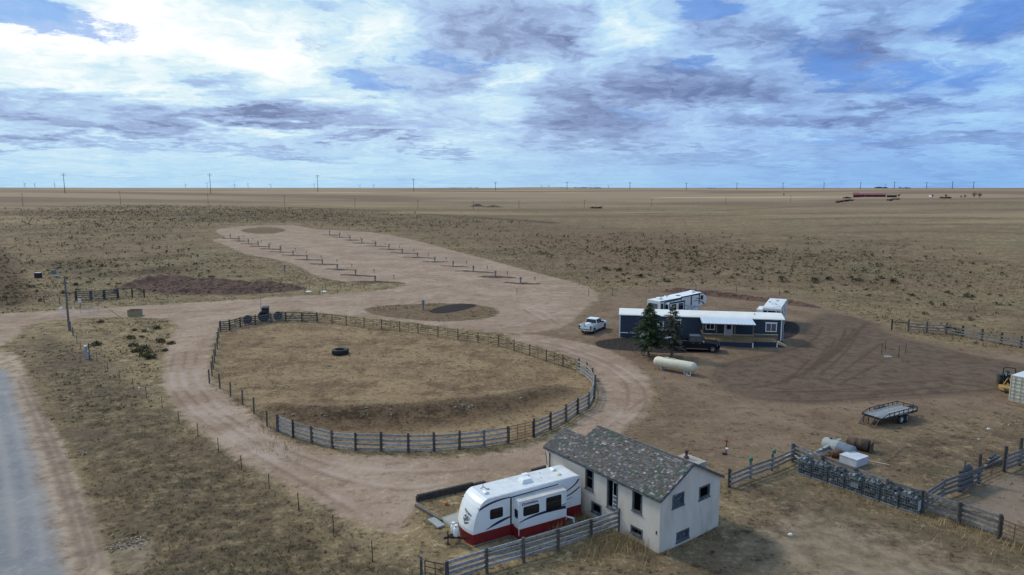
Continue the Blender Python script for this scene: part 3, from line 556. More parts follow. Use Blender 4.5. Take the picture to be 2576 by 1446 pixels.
for (p, q) in (((OV, -.14, rz(OV)-.06), (HW/2, -.14, rz(HW/2)-.06)), ((HW/2, -.14, rz(HW/2)-.06), (HW+.2, -.14, rz(HW+.2)-.06)), ((OV-.02, -.1, rz(OV)-.07), (OV-.02, HL+.12, rz(OV)-.07))): b.bar(p, q, .035, .1)
b.build('fascia', TRIM, house)
def win(par, kind, O, U, N, a, b, c, d, boards=0, bar=None):
    """frame lining an opening, its dark pane, and boards over it"""
    O, U, N = Vector(O), Vector(U), Vector(N); f = MB(); V = Vector(Z); o = O-N*.1
    rect = lambda e: [(a+e, c+e), (b-e, c+e), (b-e, d-e), (a+e, d-e)]
    sgn = 1 if U.cross(V).dot(N) > 0 else -1
    if sgn < 0: rc = lambda e: rect(e)[::-1]
    else: rc = rect
    UU = U if sgn > 0 else U
    f.ring(o, U*1., V, rc(-.02), rc(.085), .115*sgn)
    f.plate(O, U, V, [(a-.06, c-.07), (b+.06, c-.07), (b+.06, c), (a-.06, c)][::sgn], .05*sgn)
    if bar: f.plate(o-N*.02, U, V, [(a, bar-.03), (b, bar-.03), (b, bar+.03), (a, bar+.03)][::sgn], .05*sgn)
    fr = f.build(kind, TRIM, par)
    p = MB(); p.plate(o-N*.03, U, V, [(a, c), (b, c), (b, d), (a, d)][::sgn], .01*sgn); p.build('pane', VOID, fr)
    if boards:
        m = MB(); h = (d-c-.16)/boards
        for k in range(boards): m.plate(o-N*.01, U, V, [(a+.08, c+.085+k*h), (b-.08, c+.085+k*h+random.uniform(-.02, .02)), (b-.08, c+.06+k*h+h), (a+.08, c+.06+k*h+h)][::sgn], .03*sgn)
        m.build('board', TRIM, fr)
    return fr
for i, o in enumerate(LONG):
    if i == 1: continue
    win(house, 'window', (0, 0, 0), Y, (-1, 0, 0), *o, boards=0, bar=(o[2]+o[3])/2+.05 if i == 2 else None)
for i, o in enumerate(GAB): win(house, 'window', (0, 0, 0), X, (0, -1, 0), *o, boards=(4, 0, 3)[i])
dr = win(house, 'door_frame', (0, 0, 0), Y, (-1, 0, 0), *LONG[1])
d = MB(); d.box(.07, .1, 3.3, 3.68, 1.36, 3.06); dl = d.build('door', mat('chalky_white_door', (.55, .57, .6), .8, .15, 6), dr)
d = MB(); d.box(.055, .072, 3.36, 3.62, 2.2, 2.95); d.build('door_window', VOID, dr)
d = MB()
for z0 in (1.45, 1.7, 1.95): d.box(.052, .069, 3.36, 3.62, z0, z0+.17)
d.build('door_panel', TRIM, dr)
l = MB(); l.bar((-.03, 3.2, 3.3), (-.03, 4.4, 3.2), .02, .02); l.bar((-.03, 4.36, 1.2), (-.03, 4.6, 1.16), .05, .05)
c = MB(); c.bar((-.03, 1.2, 3.12), (0, 1.2, 3.12), .01, .01)
p = MB(); p.tube([(-.05, 9.35, .4), (-.05, 9.35, 2.95)], .035); p.bar((-.25, 9.5, 3.0), (-.04, 9.62, 2.1), .03, .05); p.build('drain_pipe', TPOST, house)
v = MB(); v.box(-.02, .01, .19, .25, 1.16, 1.36); v.build('vent', VOID, house)
ch = MB(); ch.box(3.3, 4.35, -.0+.35, 1.9, 3.0, 4.28); chim = ch.build('chimney', mat('tan_mortar', (.34, .3, .26), .9, .15, 3), house)
ch = MB(); ch.lathe([(.16, 0), (.16, .1), (.08, .16), (.08, .42), (.14, .43), (.1, .52)], (3.75, 1.35, 4.28), Z, 10); ch.build('vent_pipe', RUST, chim)
# ------------------------------------------------------------------ recreational vehicle parts
DECAL = mat('dark_blue_decal', lin(38, 44, 78, .8), .35, .1, 5); REDP = mat('dark_red_paint', (.2, .016, .018), .4, .14, 3, dirt=(.09, .02, .02), dirtamt=.4)
GDECAL = mat('grey_decal', lin(104, 110, 124, .8), .4, .1, 5); MAROON = mat('maroon_decal', lin(72, 42, 56, .8), .35, .1, 5); RVROOF = mat('chalky_rv_roof', (.62, .63, .645), .75, .08, 1.6, dirt=(.38, .36, .33), dirtamt=.35); TANTOP = mat('weathered_slide_top', (.5, .47, .45), .85, .1, 2, dirt=(.3, .26, .22), dirtamt=.6)
RVGREY = mat('pale_grey_fibreglass', (.6, .61, .63), .35, .05, 3, dirt=(.4, .38, .36), dirtamt=.2)
def text(body, size, name, material, parent, M, squash=1.):
    cu = bpy.data.curves.new(name, 'FONT'); cu.body = body; cu.size = size; cu.extrude = .004; cu.align_x = 'LEFT'; cu.offset = size*.03
    t = bpy.data.objects.new(name, cu); COL.objects.link(t); dg = bpy.context.evaluated_depsgraph_get(); me = bpy.data.meshes.new_from_object(t.evaluated_get(dg)); bpy.data.objects.remove(t)
    me.name = name; me.materials.append(material); o = bpy.data.objects.new(name, me); COL.objects.link(o); o.parent = parent; o.matrix_local = M @ Matrix.Diagonal((squash, 1, 1, 1)); return o
def rvbody(prof, w0, w1, bulge=None, n=8, smooth_=False):
    """side outline swept across the width; bulge(x, z) moves the front cap out at mid width"""
    mb = MB(); K = len(prof); vs = []
    for j in range(n+1):
        y = w0+(w1-w0)*j/n; q = 1-(2*j/n-1)**2
        for x, z in prof: vs.append((x-(bulge(x, z)*q if bulge else 0), y, z))
    fs = [(j*K+k, j*K+(k+1) % K, (j+1)*K+(k+1) % K, (j+1)*K+k) for j in range(n) for k in range(K)]
    mb.add(vs, fs, smooth_); mb.add(vs, [tuple(range(K))[::-1], tuple(range(n*K, n*K+K))]); return mb
def vplate(par, name, pts, material, y=0., th=.006, u=X): # decal or window on a side that faces -y
    m = MB(); m.plate((0, y, 0), u, Z, pts, th); return m.build(name, material, par)
def swoosh(top, bot, n=10):
    f = lambda P_, t: tuple(sum(c*q[i] for c, q in zip(((1-t)**2, 2*t*(1-t), t*t), P_)) for i in (0, 1))
    return [f(bot, k/n) for k in range(n+1)]+[f(top, 1-k/n) for k in range(n+1)]
def acunit(par, x, y, z, L=.75, W_=.62, H_=.24):
    m = MB(); m.hexa([(x, y, z), (x+L, y, z), (x+L, y+W_, z), (x, y+W_, z), (x+.14, y+.06, z+H_), (x+L-.02, y+.06, z+H_), (x+L-.02, y+W_-.06, z+H_), (x+.14, y+W_-.06, z+H_)])
    a = m.build('air_conditioner', RVW, par, bevel=.035); g = MB(); g.box(x+L-.01, x+L+.012, y+.12, y+W_-.12, z+.07, z+H_-.06); g.build('grille', GDECAL, a); return a
def ventdome(par, x, y, z, r=.2):
    m = MB(); n = 8; vs = []
    for k in range(n+1): t = PI*k/n; vs += [(x-r*math.cos(t)*1., y-r, z+r*.85*math.sin(t)), (x-r*math.cos(t), y+r, z+r*.85*math.sin(t))]
    m.add(vs, [(2*k, 2*k+1, 2*k+3, 2*k+2) for k in range(n)], True); m.add(vs, [tuple(range(0, 2*n+2, 2))[::-1], tuple(range(1, 2*n+2, 2))]); return m.build('roof_vent', RVW, par)
# red and white travel trailer
tp = P((1640+930/3.68)*.62866, (1850+1235/3.68)*.62866)
tr = thing('travel_trailer', 'white travel trailer with dark red skirt and slide-out beside the stucco house', 'trailer', (tp.x, tp.y, tp.z-.02), R(30))
TW = 1.95
prof = [(.0, .68), (7.4, .74), (7.4, 2.45), (7.3, 2.6), (7.12, 2.655), (.9, 2.6), (.72, 2.53), (.54, 2.38), (.4, 2.17), (.26, 1.88), (.14, 1.55), (.05, 1.2), (0, .9)]
tb = rvbody(prof, 0, TW, lambda x, z: .2*(1-min(1, max(0, x)/1.0)) if x < 1 else 0, 12)
for i in range(len(tb.sm)-2): tb.sm[i] = False
tb.build('body', RVW, tr)
m = MB(); m.plate((0, 0, 0), X, Y, [(.95, .05), (7.08, .05), (7.08, TW-.05), (.95, TW-.05)], .012); m.M = Matrix.Identity(4); ro = m.build('roof', RVROOF, tr); ro.location = (0, 0, 2.601); ro.rotation_euler = (0, -math.atan(.055/6.2), 0)
m = MB(); vs = []
for j in range(13):
    y = -.012+(TW+.024)*j/12; q = 1-(2*j/12-1)**2; vs += [(-.012-.2*q, y, .7), (-.0-.18*q+.02, y, .02)]
m.add(vs, [(2*j, 2*j+2, 2*j+3, 2*j+1) for j in range(12)]); m.add([(-.012, -.012, .7), (7.41, -.012, .77), (7.41, -.012, .0), (.02, -.012, .02)], [(3, 2, 1, 0)]); m.add([(7.41, -.012, .77), (7.41, TW, .77), (7.41, TW, 0), (7.41, -.012, 0)], [(0, 1, 2, 3)][::-1]); m.add([(-.012, TW+.012, .7), (7.41, TW+.012, .77), (7.41, TW+.012, 0), (.02, TW+.012, .02)], [(0, 1, 2, 3)])
m.build('skirt', REDP, tr)
m = MB(); m.box(.0, 2.4, -.16, -.02, -.06, .09); m.box(2.4, 2.5, -.7, -.16, -.06, .07); m.box(2.5, 5.95, -.8, -.67, -.06, .08); m.build('ground_timber', mat('old_timber', (.13, .11, .095), .9, .3, 6, bump=.3), tr)
# slide-out
m = MB(); m.box(2.63, 5.86, -.62, 0, .6, 2.26); so = m.build('slide_out', RVW, tr, bevel=.012)
m = MB(); m.hexa([(2.61, -.645, 2.262), (5.88, -.645, 2.262), (5.88, .0, 2.3), (2.61, 0, 2.3), (2.61, -.645, 2.285), (5.88, -.645, 2.285), (5.88, 0, 2.325), (2.61, 0, 2.325)]); m.build('slide_top', TANTOP, so)
m = MB(); m.box(2.622, 5.868, -.63, 0, .0, .585); m.build('slide_skirt', REDP, so)
m = MB(); m.box(5.86, 5.9, -.64, -.56, .4, 2.26); m.box(2.6, 2.63, -.64, -.6, .25, .62); m.build('slide_trim', RVW, so)
m = MB(); m.plate((0, 0, 0), X, Z, [(2.4, .1), (2.5, .1), (2.5, 2.33), (5.7, 2.4), (5.7, 2.46), (2.4, 2.39)], .012); m.build('slide_seal', BLACK, tr)
for (a, b_, c_, d_) in ((2.91, 3.99, 1.34, 1.9), (4.46, 5.53, 1.24, 2.1)): vplate(so, 'window', rr(a, b_, c_, d_, .09), GLASS, -.62, .012)
m = MB(); m.plate((2.63, 0, 0), (0, -1, 0), Z, rr(.12, .5, 1.2, 1.72, .09), .012); m.build('window', GLASS, so)
vplate(so, 'stripe', swoosh([(2.64, 1.03), (3.5, 1.42), (5.85, 1.32)], [(2.64, .99), (3.6, 1.27), (5.85, 1.13)]), DECAL, -.62)
vplate(so, 'stripe', swoosh([(5.0, 1.33), (5.5, 1.38), (5.85, 1.47)], [(5.1, 1.33), (5.5, 1.34), (5.85, 1.4)]), DECAL, -.62)
text('C', .22, 'lettering', DECAL, so, Matrix.Translation((2.82, -.626, 2.0)) @ Matrix.Rotation(R(90), 4, 'X')); text('HAPARRAL', .175, 'lettering', DECAL, so, Matrix.Translation((2.96, -.626, 2.01)) @ Matrix.Rotation(R(90), 4, 'X'), 1.12)
# side graphics
vplate(tr, 'window', rr(1.08, 1.92, 1.33, 1.93, .09), GLASS, 0, .012)
vplate(tr, 'stripe', swoosh([(.42, 2.13), (1.0, 2.5), (2.39, 2.42)], [(.38, 2.0), (1.1, 2.36), (2.39, 2.36)]), MAROON)
vplate(tr, 'stripe', swoosh([(1.1, .93), (1.7, 1.22), (2.4, 1.24)], [(.74, .76), (1.6, .95), (2.4, 1.16)]), DECAL)
vplate(tr, 'stripe', swoosh([(6.0, 1.78), (7.0, 2.1), (7.12, 2.42)], [(6.0, 1.72), (7.1, 2.02), (7.28, 2.45)]), MAROON)
vplate(tr, 'stripe', swoosh([(6.0, 1.5), (6.6, 1.55), (7.32, 1.98)], [(6.0, 1.44), (6.7, 1.47), (7.32, 1.9)]), MAROON); vplate(tr, 'stripe', [(6.1, 1.24), (6.75, 1.36), (6.75, 1.39), (6.1, 1.29)], MAROON)
# nose emblem: a mountain shield, on the curved front
def nose(y, z):
    xs = [(p[1], p[0]) for p in prof[5:]]+[(.68, 0.)]; xs.sort(); x = np.interp(z, [q[0] for q in xs], [q[1] for q in xs]); q = 1-(2*y/TW-1)**2
    return (float(x)-.2*(1-min(1, max(0, x)))*q-.012, y, z)
def nplate(name, pts, material, par=None, off=0.):
    m = MB(); k = [(nose(TW-y-.22, z)[0]-off, TW-y-.22, z) for y, z in pts]; m.add(k+[(a+.02, b_, c_) for a, b_, c_ in k], [tuple(range(len(k))), tuple(range(len(k), 2*len(k)))[::-1]]); return m.build(name, material, par or tr)
em = nplate('emblem', [(.72, 1.33), (.98, 1.08), (1.3, 1.22), (1.3, 1.3), (.98, 1.17), (.72, 1.42)], mat('black_decal', (.02, .02, .024), .4, .1, 4))
for pts in ([(.74, 1.46), (.9, 1.62), (1.0, 1.52), (.9, 1.44)], [(.92, 1.4), (1.1, 1.58), (1.27, 1.36), (1.1, 1.3)], [(.82, 1.36), (.95, 1.24), (1.08, 1.28), (.95, 1.4)]): nplate('mountain', pts, GDECAL, em, .003)
for z0, a, b_ in ((1.66, .76, 1.2), (1.6, .98, 1.34), (1.54, 1.12, 1.38), (1.48, 1.2, 1.4), (1.42, 1.24, 1.38)): nplate('emblem_line', [(a, z0), (b_, z0-.02), (b_, z0), (a, z0+.02)], GDECAL, em, .002)
# lettering across the nose, laid on tangent pieces
for k, chx in enumerate('CHAPARRAL'):
    y = TW-(.86+k*.09); z = 1.74-.012*k; a, c2 = Vector(nose(y, z)), Vector(nose(y-.05, z)); up = (Vector(nose(y, z+.1))-a).normalized(); u = (c2-a).normalized(); nn = u.cross(up).normalized()
    text(chx, .15 if k == 0 else .12, 'lettering', DECAL, tr, Matrix.Translation(a+nn*.012) @ Matrix((u, up, nn)).transposed().to_4x4())
for y in (.05, TW-.05): m = MB(); q = nose(y, 2.15); m.box(q[0]-.015, q[0]+.02, y-.025, y+.025, 2.12, 2.17); m.build('marker_lamp', BLACK, tr)
acunit(tr, 3.55, .62, 2.63); ventdome(tr, 1.2, .75, 2.61, .17); ventdome(tr, 6.3, 1.45, 2.655, .17); m = MB(); m.box(4.2, 4.6, 1.45, 1.8, 2.63, 2.78); m.build('roof_hatch', RVW, tr, bevel=.05)
m = MB(); m.lathe([(.2, 0), (.18, .05), (.1, .09), (.01, .1)], (6.2, .7, 2.655), Z, 14); m.build('skylight', mat('yellowed_plastic', (.62, .6, .36), .4, .05, 3), tr)
m = MB(); m.tube([(1.55, 1.1, 2.61), (1.3, 1.25, 2.78), (1.42, 1.5, 2.86)], .018); m.tube([(1.3, 1.25, 2.78), (1.12, 1.2, 2.7)], .018); m.box(1.5, 1.62, 1.04, 1.14, 2.61, 2.65); m.build('antenna', TPOST, tr); m = MB(); m.cyl((5.0, .8, 2.64), (5.0, .8, 2.74), .02); m.cyl((5.3, 1.4, 2.64), (5.3, 1.4, 2.76), .02); m.build('vent_pipe', GALV, tr)
m = MB(); m.bar((-.25, .35, .42), (-1.05, .98, .42), .07, .12); m.bar((-.25, 1.6, .42), (-1.05, .98, .42), .07, .12); m.bar((-1.0, .98, .42), (-1.35, .98, .42), .1, .12); m.cyl((-1.1, .98, 0.02), (-1.1, .98, .75), .035); m.box(-1.2, -1.0, .88, 1.08, 0, .03); m.build('tow_frame', BLKPAINT, tr)
for y in (.78, 1.14): m = MB(); m.lathe([(.13, 0), (.155, .03), (.155, .42), (.12, .52), (.06, .54), (.09, .56), (.09, .66)], (-.68, y, .47), Z, 14); m.build('gas_bottle', WHITE, tr)
m = MB(); m.tube([(6.1, .02, .42), (6.15, -.35, .4), (6.5, -.52, .3), (6.52, -.54, .02)], .065, 8); m.build('sewer_pipe', WHITE, tr)
for y, dx in ((.9, 0), (1.0, .05), (1.06, .1)): pass
for k, (px, py) in enumerate([(1183, 1354), (1188, 1358), (1191, 1362)]):
    p = P(px, py); m = MB(); m.box(-.16, .16, -.045, .045, 0, .05); o = m.build('wood_block', mat('fresh_lumber', (.5, .4, .28), .8, .15, 8), None, (p.x, p.y, p.z)); o.rotation_euler = (0, 0, R(-20+15*k)); tag(o, ('pale wood block under the tongue jack of the red trailer', 'middle pale wood scrap below the red trailer tongue', 'pale wood scrap farthest from the tongue jack of the red trailer')[k], 'wood block', 'wood blocks by the trailer tongue')
# ------------------------------------------------------------------ timber border and deck by the trailer
TIE = mat('dark_railroad_tie', (.045, .038, .034), .9, .4, 6, bump=.4); DECKW = mat('grey_deck_boards', (.34, .34, .31), .85, .2, 5, stretch=(1, 6, 1), tint=True)
a, b2 = P(1047, 1262), P(1192, 1228); e = a+(b2-a)*1.2; u = (e-a).normalized()
m = MB(); m.bar((0, 0, .14), (e-a)*1.+Vector((0, 0, .14)), .22, .42); m.bar((.05, .1, .38), (e-a)*.8+Vector((.05, .1, .38)), .2, .08); tag(m.build('timber_wall', TIE, None, a), 'low dark wall of railroad ties edging the drive behind the red trailer', 'retaining wall')
h0, h1 = P(1338, 1190), P(1374, 1180); m = MB(); m.bar((0, 0, .12), (h1-h0)+Vector((0, 0, .12)), .22, .36); tag(m.build('timber_wall', TIE, None, h0), 'short piece of dark tie wall between the red trailer and the house corner', 'retaining wall')
c = P(1112, 1313); a2 = P(1046, 1274); m = MB(); m.bar((0, 0, .09), (c-a2)+Vector((0, 0, .09)), .18, .2); tag(m.build('border_timber', mat('old_timber', (.13, .11, .095), .9, .3, 6), None, a2), 'weathered timber laid as a border from the tie wall to the wooden deck', 'timber')
d0, d1 = P(1112, 1310), P(1172, 1357); du = (d1-d0).normalized(); dv = Vector((du.y*-1, du.x, 0)); m = MB(); L = (d1-d0).length; K = 13
for k in range(K):
    q = random.uniform(.7, 1.15); m.col = (.34*q, .335*q, .3*q); s = d0-d0+du*(L*k/K); s2 = s+du*(L/K-.012); z0, z1 = .2, .235; w_ = dv*2.35
    m.hexa([s+Vector((0, 0, z0)), s2+Vector((0, 0, z0)), s2+w_+Vector((0, 0, z0)), s+w_+Vector((0, 0, z0)), s+Vector((0, 0, z1)), s2+Vector((0, 0, z1)), s2+w_+Vector((0, 0, z1)), s+w_+Vector((0, 0, z1))])
dk = thing('wooden_deck', 'small low grey board deck along the far side of the red trailer', 'deck', d0); m.build('deck_board', DECKW, dk)
m = MB(); m.bar((0, 0, .09), du*L+Vector((0, 0, .09)), .1, .2); m.build('rim_board', mat('bleached_board', (.4, .38, .33), .85, .2, 6), dk)
p = P(1097, 1317); m = MB(); m.hexa([(-.62, -.25, .02), (.62, -.25, .02), (.62, .25, .02), (-.62, .25, .02), (-.62, -.25, .12), (.62, -.25, .12), (.62, .25, .12), (-.62, .25, .12)]); o = m.build('wooden_step', mat('grey_plank', (.28, .29, .29), .85, .2, 5, stretch=(1, 5, 1)), None, p); o.rotation_euler = (0, 0, math.atan2(du.y, du.x)); tag(o, 'grey wooden step slab lying beside the small deck', 'step')
p = P(1122, 1269); pk = thing('pumpkin', 'small orange pumpkin left on the dirt by the tie wall', 'pumpkin', p); m = MB()
m.smooth = True; vs = []; nn = 16
for j in range(7):
    t = PI*j/6
    for k in range(nn): r = .15*math.sin(t)*(1-.1*(k % 2)); vs.append((r*math.cos(2*PI*k/nn), r*math.sin(2*PI*k/nn), .12-.12*math.cos(t)))
m.add(vs, [(j*nn+k, j*nn+(k+1) % nn, (j+1)*nn+(k+1) % nn, (j+1)*nn+k) for j in range(6) for k in range(nn)]); m.build('rind', mat('orange_rind', (.5, .2, .05), .6, .15, 6), pk); m = MB(); m.cyl((0, 0, .23), (.03, 0, .3), .02, .015, 6); m.build('stem', mat('dry_stem', (.15, .12, .06), .9), pk)
# ------------------------------------------------------------------ blue-grey mobile home
SID = mat('dark_blue_siding', lin(62, 74, 94, .62), .75, .08, 1.5, dirt=lin(70, 78, 92, .7), dirtamt=.3); SKIRTM = mat('blue_skirting', lin(54, 66, 90, .6), .75, .12, 2)
ROOFW = mat('white_membrane_roof', (.72, .70, .66), .7, .05, .8, dirt=(.5, .47, .42), dirtamt=.25); PINE = mat('new_pine_boards', (.27, .19, .1), .8, .2, 5, tint=False); AWN = mat('galvalume_sheet', (.56, .60, .66), .35, .06, 3, metal=.25); CURT = mat('curtained_glass', (.12, .12, .13), .15, .3, 2.5, spec=.6)
q = P(1557.3, 847.2); mh = thing('mobile_home', 'long dark blue mobile home with white roof and covered wooden porch', 'mobile home', (q.x, q.y, q.z-.03), R(-10.2))
ML, MD, MW = 20.95, 4.3, 3.16
pr = [(0, -.1), (MD, -.1), (MD, MW), (MD/2, MW+.32), (0, MW)]
m = MB(); vs = [(x, y, z) for x in (0, ML) for y, z in pr]; m.add(vs, [(k, k+5, 5+(k+1) % 5, (k+1) % 5) for k in range(5)]+[(0, 1, 2, 3, 4), (9, 8, 7, 6, 5)]); m.build('wall', SID, mh)
m = MB(); pts = [(-.14, MW-.02), (.25, MW+.13), (MD/2-.4, MW+.36), (MD/2, MW+.38), (MD/2+.4, MW+.36), (MD-.25, MW+.13), (MD+.14, MW-.02)]
vs = [(x, y, z+dz) for x in (-.12, ML+.12) for dz in (-.1, 0) for y, z in pts]; K = 7
m.add(vs, [(K+k, 3*K+k, 3*K+k+1, K+k+1) for k in range(6)]+[(0, 2*K, 3*K, K), (K-1, 2*K-1, 4*K-1, 3*K-1)]+[(k, K+k, K+k+1, k+1) for k in range(6)]+[(2*K+k, 2*K+k+1, 3*K+k+1, 3*K+k) for k in range(6)]); rfm = m.build('roof', ROOFW, mh)
for x, y, h in ((4.5, 1.5, .5), (7.0, 2.1, .25), (13., 2.6, .22), (17.5, 1.2, .18)): m = MB(); z = MW+.2; m.cyl((x, y, z), (x, y, z+h), .05); m.cyl((x, y, z+h), (x, y, z+h+.06), .09); m.build('vent_pipe', TPOST if h > .3 else GALV, rfm)
m = MB(); m.box(-.03, .1, -.035, .02, 0, MW-.1); m.box(ML-.3, ML-.16, -.05, .02, .3, MW-.08); m.box(.1, 2.3, -.03, .01, .6, .7); m.box(ML+.0, ML+.03, -.02, .1, .3, MW-.1); m.build('corner_trim', WHITE, mh)
m = MB(); m.box(.12, 10.5, -.02, .0, -.1, .6); m.build('skirting', SKIRTM, mh)
def mhwin(a, b_, c_, d_, glass, name='window', mullion=True):
    f = MB(); f.ring((0, 0, 0), X, Z, [(a-.1, c_-.1), (b_+.1, c_-.1), (b_+.1, d_+.1), (a-.1, d_+.1)], [(a, c_), (b_, c_), (b_, d_), (a, d_)], .05)
    f.plate((0, 0, 0), X, Z, [(a-.16, d_+.1), (b_+.16, d_+.1), (b_+.16, d_+.2), (a-.16, d_+.2)], .06)
    if mullion: f.plate((0, 0, 0), X, Z, [((a+b_)/2-.03, c_), ((a+b_)/2+.03, c_), ((a+b_)/2+.03, d_), ((a+b_)/2-.03, d_)], .045)
    w_ = f.build(name, WHITE, mh); vplate(w_, 'pane', [(a, c_), (b_, c_), (b_, d_), (a, d_)], glass, 0, .012); return w_
mhwin(18.85, 20.05, 1.55, 2.52, CURT); mhwin(11.32, 12.3, 1.55, 2.42, GLASS); mhwin(7.3, 7.95, 1.9, 2.55, GLASS)
for (a, b_, wx) in ((13.72, 14.6, 1), (5.1, 5.8, 0)):
    m = MB(); m.ring((0, 0, 0), X, Z, [(a-.12, .7), (b_+.06, .7), (b_+.06, 2.42), (a-.12, 2.42)], [(a, .7), (b_, .7), (b_, 2.34), (a, 2.34)], .05); m.build('door_frame', WHITE, mh)
    d_ = vplate(mh, 'door', [(a, .7), (b_, .7), (b_, 2.34), (a, 2.34)], mat('pale_door', (.5, .51, .56), .5), 0, .03); vplate(d_, 'door_window', [(a+.2, 1.6), (b_-.14, 1.6), (b_-.14, 2.18), (a+.2, 2.18)], GLASS, -.03, .01)
# porch
po = thing('covered_porch', 'covered pine porch with ribbed metal awning along the blue mobile home', 'porch', (q.x, q.y, q.z-.03), R(-10.2))
m = MB()
for (x0, x1, y0) in ((10.55, 16.82, -3.2), (16.82, 19.88, -2.4)): m.box(x0, x1, y0, -.03, .58, .68)
m.build('floor', PINE, po)
def rail(x0, x1, y, top=True):
    m = MB(); m.bar((x0, y-.03, 1.58), (x1, y-.03, 1.58), .14, .05); m.build('handrail', mat('pale_rail_board', (.34, .29, .21), .8, .15, 6), po)
    m = MB(); m.bar((x0, y, 1.46), (x1, y, 1.46), .04, .09); m.bar((x0, y, .8), (x1, y, .8), .04, .09); n = int((x1-x0)/.135)
    for k in range(n+1): x = x0+(x1-x0)*k/n; m.box(x-.02, x+.02, y-.035, y-.005, .7, 1.5)
    m.build('baluster_panel', PINE, po)
rail(10.6, 16.8, -3.2); rail(16.9, 19.86, -2.4)
m = MB(); m.bar((10.58, -3.2, 1.5), (10.58, -.05, 1.5), .04, .1); m.bar((16.8, -3.2, 1.5), (16.8, -2.4, 1.5), .04, .1); m.build('side_rail', PINE, po)
POSTW = mat('porch_post_wood', (.16, .12, .085), .8, .2, 5)
for x in (10.6, 12.25, 14.5, 16.74): m = MB(); m.box(x-.055, x+.055, -3.24, -3.13, .6, 2.9); m.build('post', POSTW, po)
m = MB(); m.bar((10.62, -3.15, 2.3), (11.2, -3.15, 2.88), .06, .08); m.build('brace', POSTW, po)
m = MB(); m.box(10.5, 16.9, -3.24, -3.15, 2.8, 2.93); m.build('beam', mat('grey_beam', (.28, .28, .28), .8), po)
m = MB(); n = 15; vs = []; fs = []; x0, x1 = 10.45, 17.0
for k in range(n): # standing ribs every panel
    xa, xb = x0+(x1-x0)*k/n, x0+(x1-x0)*(k+1)/n; m.hexa([(xa, -3.42, 2.93), (xb, -3.42, 2.93), (xb, -.14, 3.12), (xa, -.14, 3.12), (xa, -3.42, 2.95), (xb, -3.42, 2.95), (xb, -.14, 3.14), (xa, -.14, 3.14)]); m.hexa([(xa-.03, -3.43, 2.95), (xa+.03, -3.43, 2.95), (xa+.03, -.14, 3.14), (xa-.03, -.14, 3.14), (xa-.012, -3.43, 3.0), (xa+.012, -3.43, 3.0), (xa+.012, -.14, 3.19), (xa-.012, -.14, 3.19)])
m.build('awning', AWN, po)
m = MB(); m.box(10.6, 16.8, -3.19, -3.15, -.06, .57); m.box(16.82, 19.84, -2.38, -2.35, -.06, .57); m.box(16.78, 16.81, -3.15, -2.4, -.06, .57); m.box(19.82, 19.85, -2.34, -.05, -.06, .57); m.build('skirting', SKIRTM, po)
m = MB(); m.box(16.7, 16.83, -3.225, -3.15, -.06, .57); m.box(19.78, 19.9, -2.42, -2.36, -.06, .57); m.build('skirt_trim', WHITE, po)
m = MB()
for k in range(4): m.box(19.95+k*.28, 20.27+k*.28, -2.2, -1.1, .5-k*.16, .55-k*.16)
m.hexa([(19.9, -2.26, .3), (21.1, -2.26, -.06), (21.1, -2.2, -.06), (19.9, -2.2, .3), (19.9, -2.26, .6), (21.1, -2.26, .1), (21.1, -2.2, .1), (19.9, -2.2, .6)]); m.build('stairs', mat('pale_stair_wood', (.36, .29, .2), .8, .2, 5), po)
# white railing stairs at the left door
ls = thing('entry_stairs', 'white railed stairs to the left door of the mobile home behind the spruces', 'stairs', (q.x, q.y, q.z-.03), R(-10.2))
m = MB(); m.box(4.7, 6.1, -1.2, -.03, .55, .65)
for k in range(3): m.box(6.1+k*.3, 6.45+k*.3, -1.2, -.03, .4-k*.17, .46-k*.17)
m.build('steps', PINE, ls)
m = MB(); m.bar((4.7, -1.2, 1.5), (6.0, -1.2, 1.5), .06, .06); m.bar((6.0, -1.2, 1.5), (7.3, -1.2, .75), .06, .06)
for x, z in ((4.72, 1.5), (6., 1.5), (7.25, .78)): m.bar((x, -1.2, -.05), (x, -1.2, z), .07, .07, up=(1, 0, 0))
m.build('handrail', WHITE, ls)
# ------------------------------------------------------------------ fifth wheel trailer
def rvwheel(par, x, y, r=.37, side=-1):
    w_ = MB(); w_.lathe([(r*.6, -.02), (r*.95, -.02), (r, .03), (r, .19), (r*.95, .24), (r*.6, .24)], (x, y, r), (0, side, 0), 18); t = w_.build('wheel', BLACK, par); m = MB(); m.lathe([(r*.12, .26), (r*.62, .25), (r*.66, .2)], (x, y, r), (0, side, 0), 14); m.build('rim', GALV, t)
o5 = Vector((21.55, 99.35, 0)); o5.z = float(T(21.55, 99.35))
fw = thing('fifth_wheel_trailer', 'white fifth-wheel camper with black graphics parked behind the mobile home', 'camper', o5, R(38.5))
pf = [(0, .6), (9.35, .6), (9.4, 2.03), (10.62, 2.1), (11.05, 2.55), (11.1, 2.95), (10.98, 3.6), (10.65, 3.92), (10.05, 4.07), (5.2, 3.86), (4.6, 3.76), (0, 3.68)]
rvbody(pf, 0, 2.4).build('body', RVGREY, fw, bevel=.04)
m = MB(); vs = [(x, y, z+.012) for y in (.04, 2.36) for x, z in ((0.03, 3.68), (4.6, 3.76), (5.2, 3.86), (10.0, 4.065))]; m.add(vs, [(k, k+1, k+5, k+4) for k in range(3)]); m.build('roof', RVW, fw)
vplate(fw, 'roof_edge', [(0, 3.56), (4.6, 3.64), (5.2, 3.74), (10.05, 3.95), (10.58, 3.8), (10.93, 3.46), (11.02, 3.6), (10.67, 3.93), (10.05, 4.075), (5.2, 3.875), (4.6, 3.775), (0, 3.695)], BLACK, 0, .02)
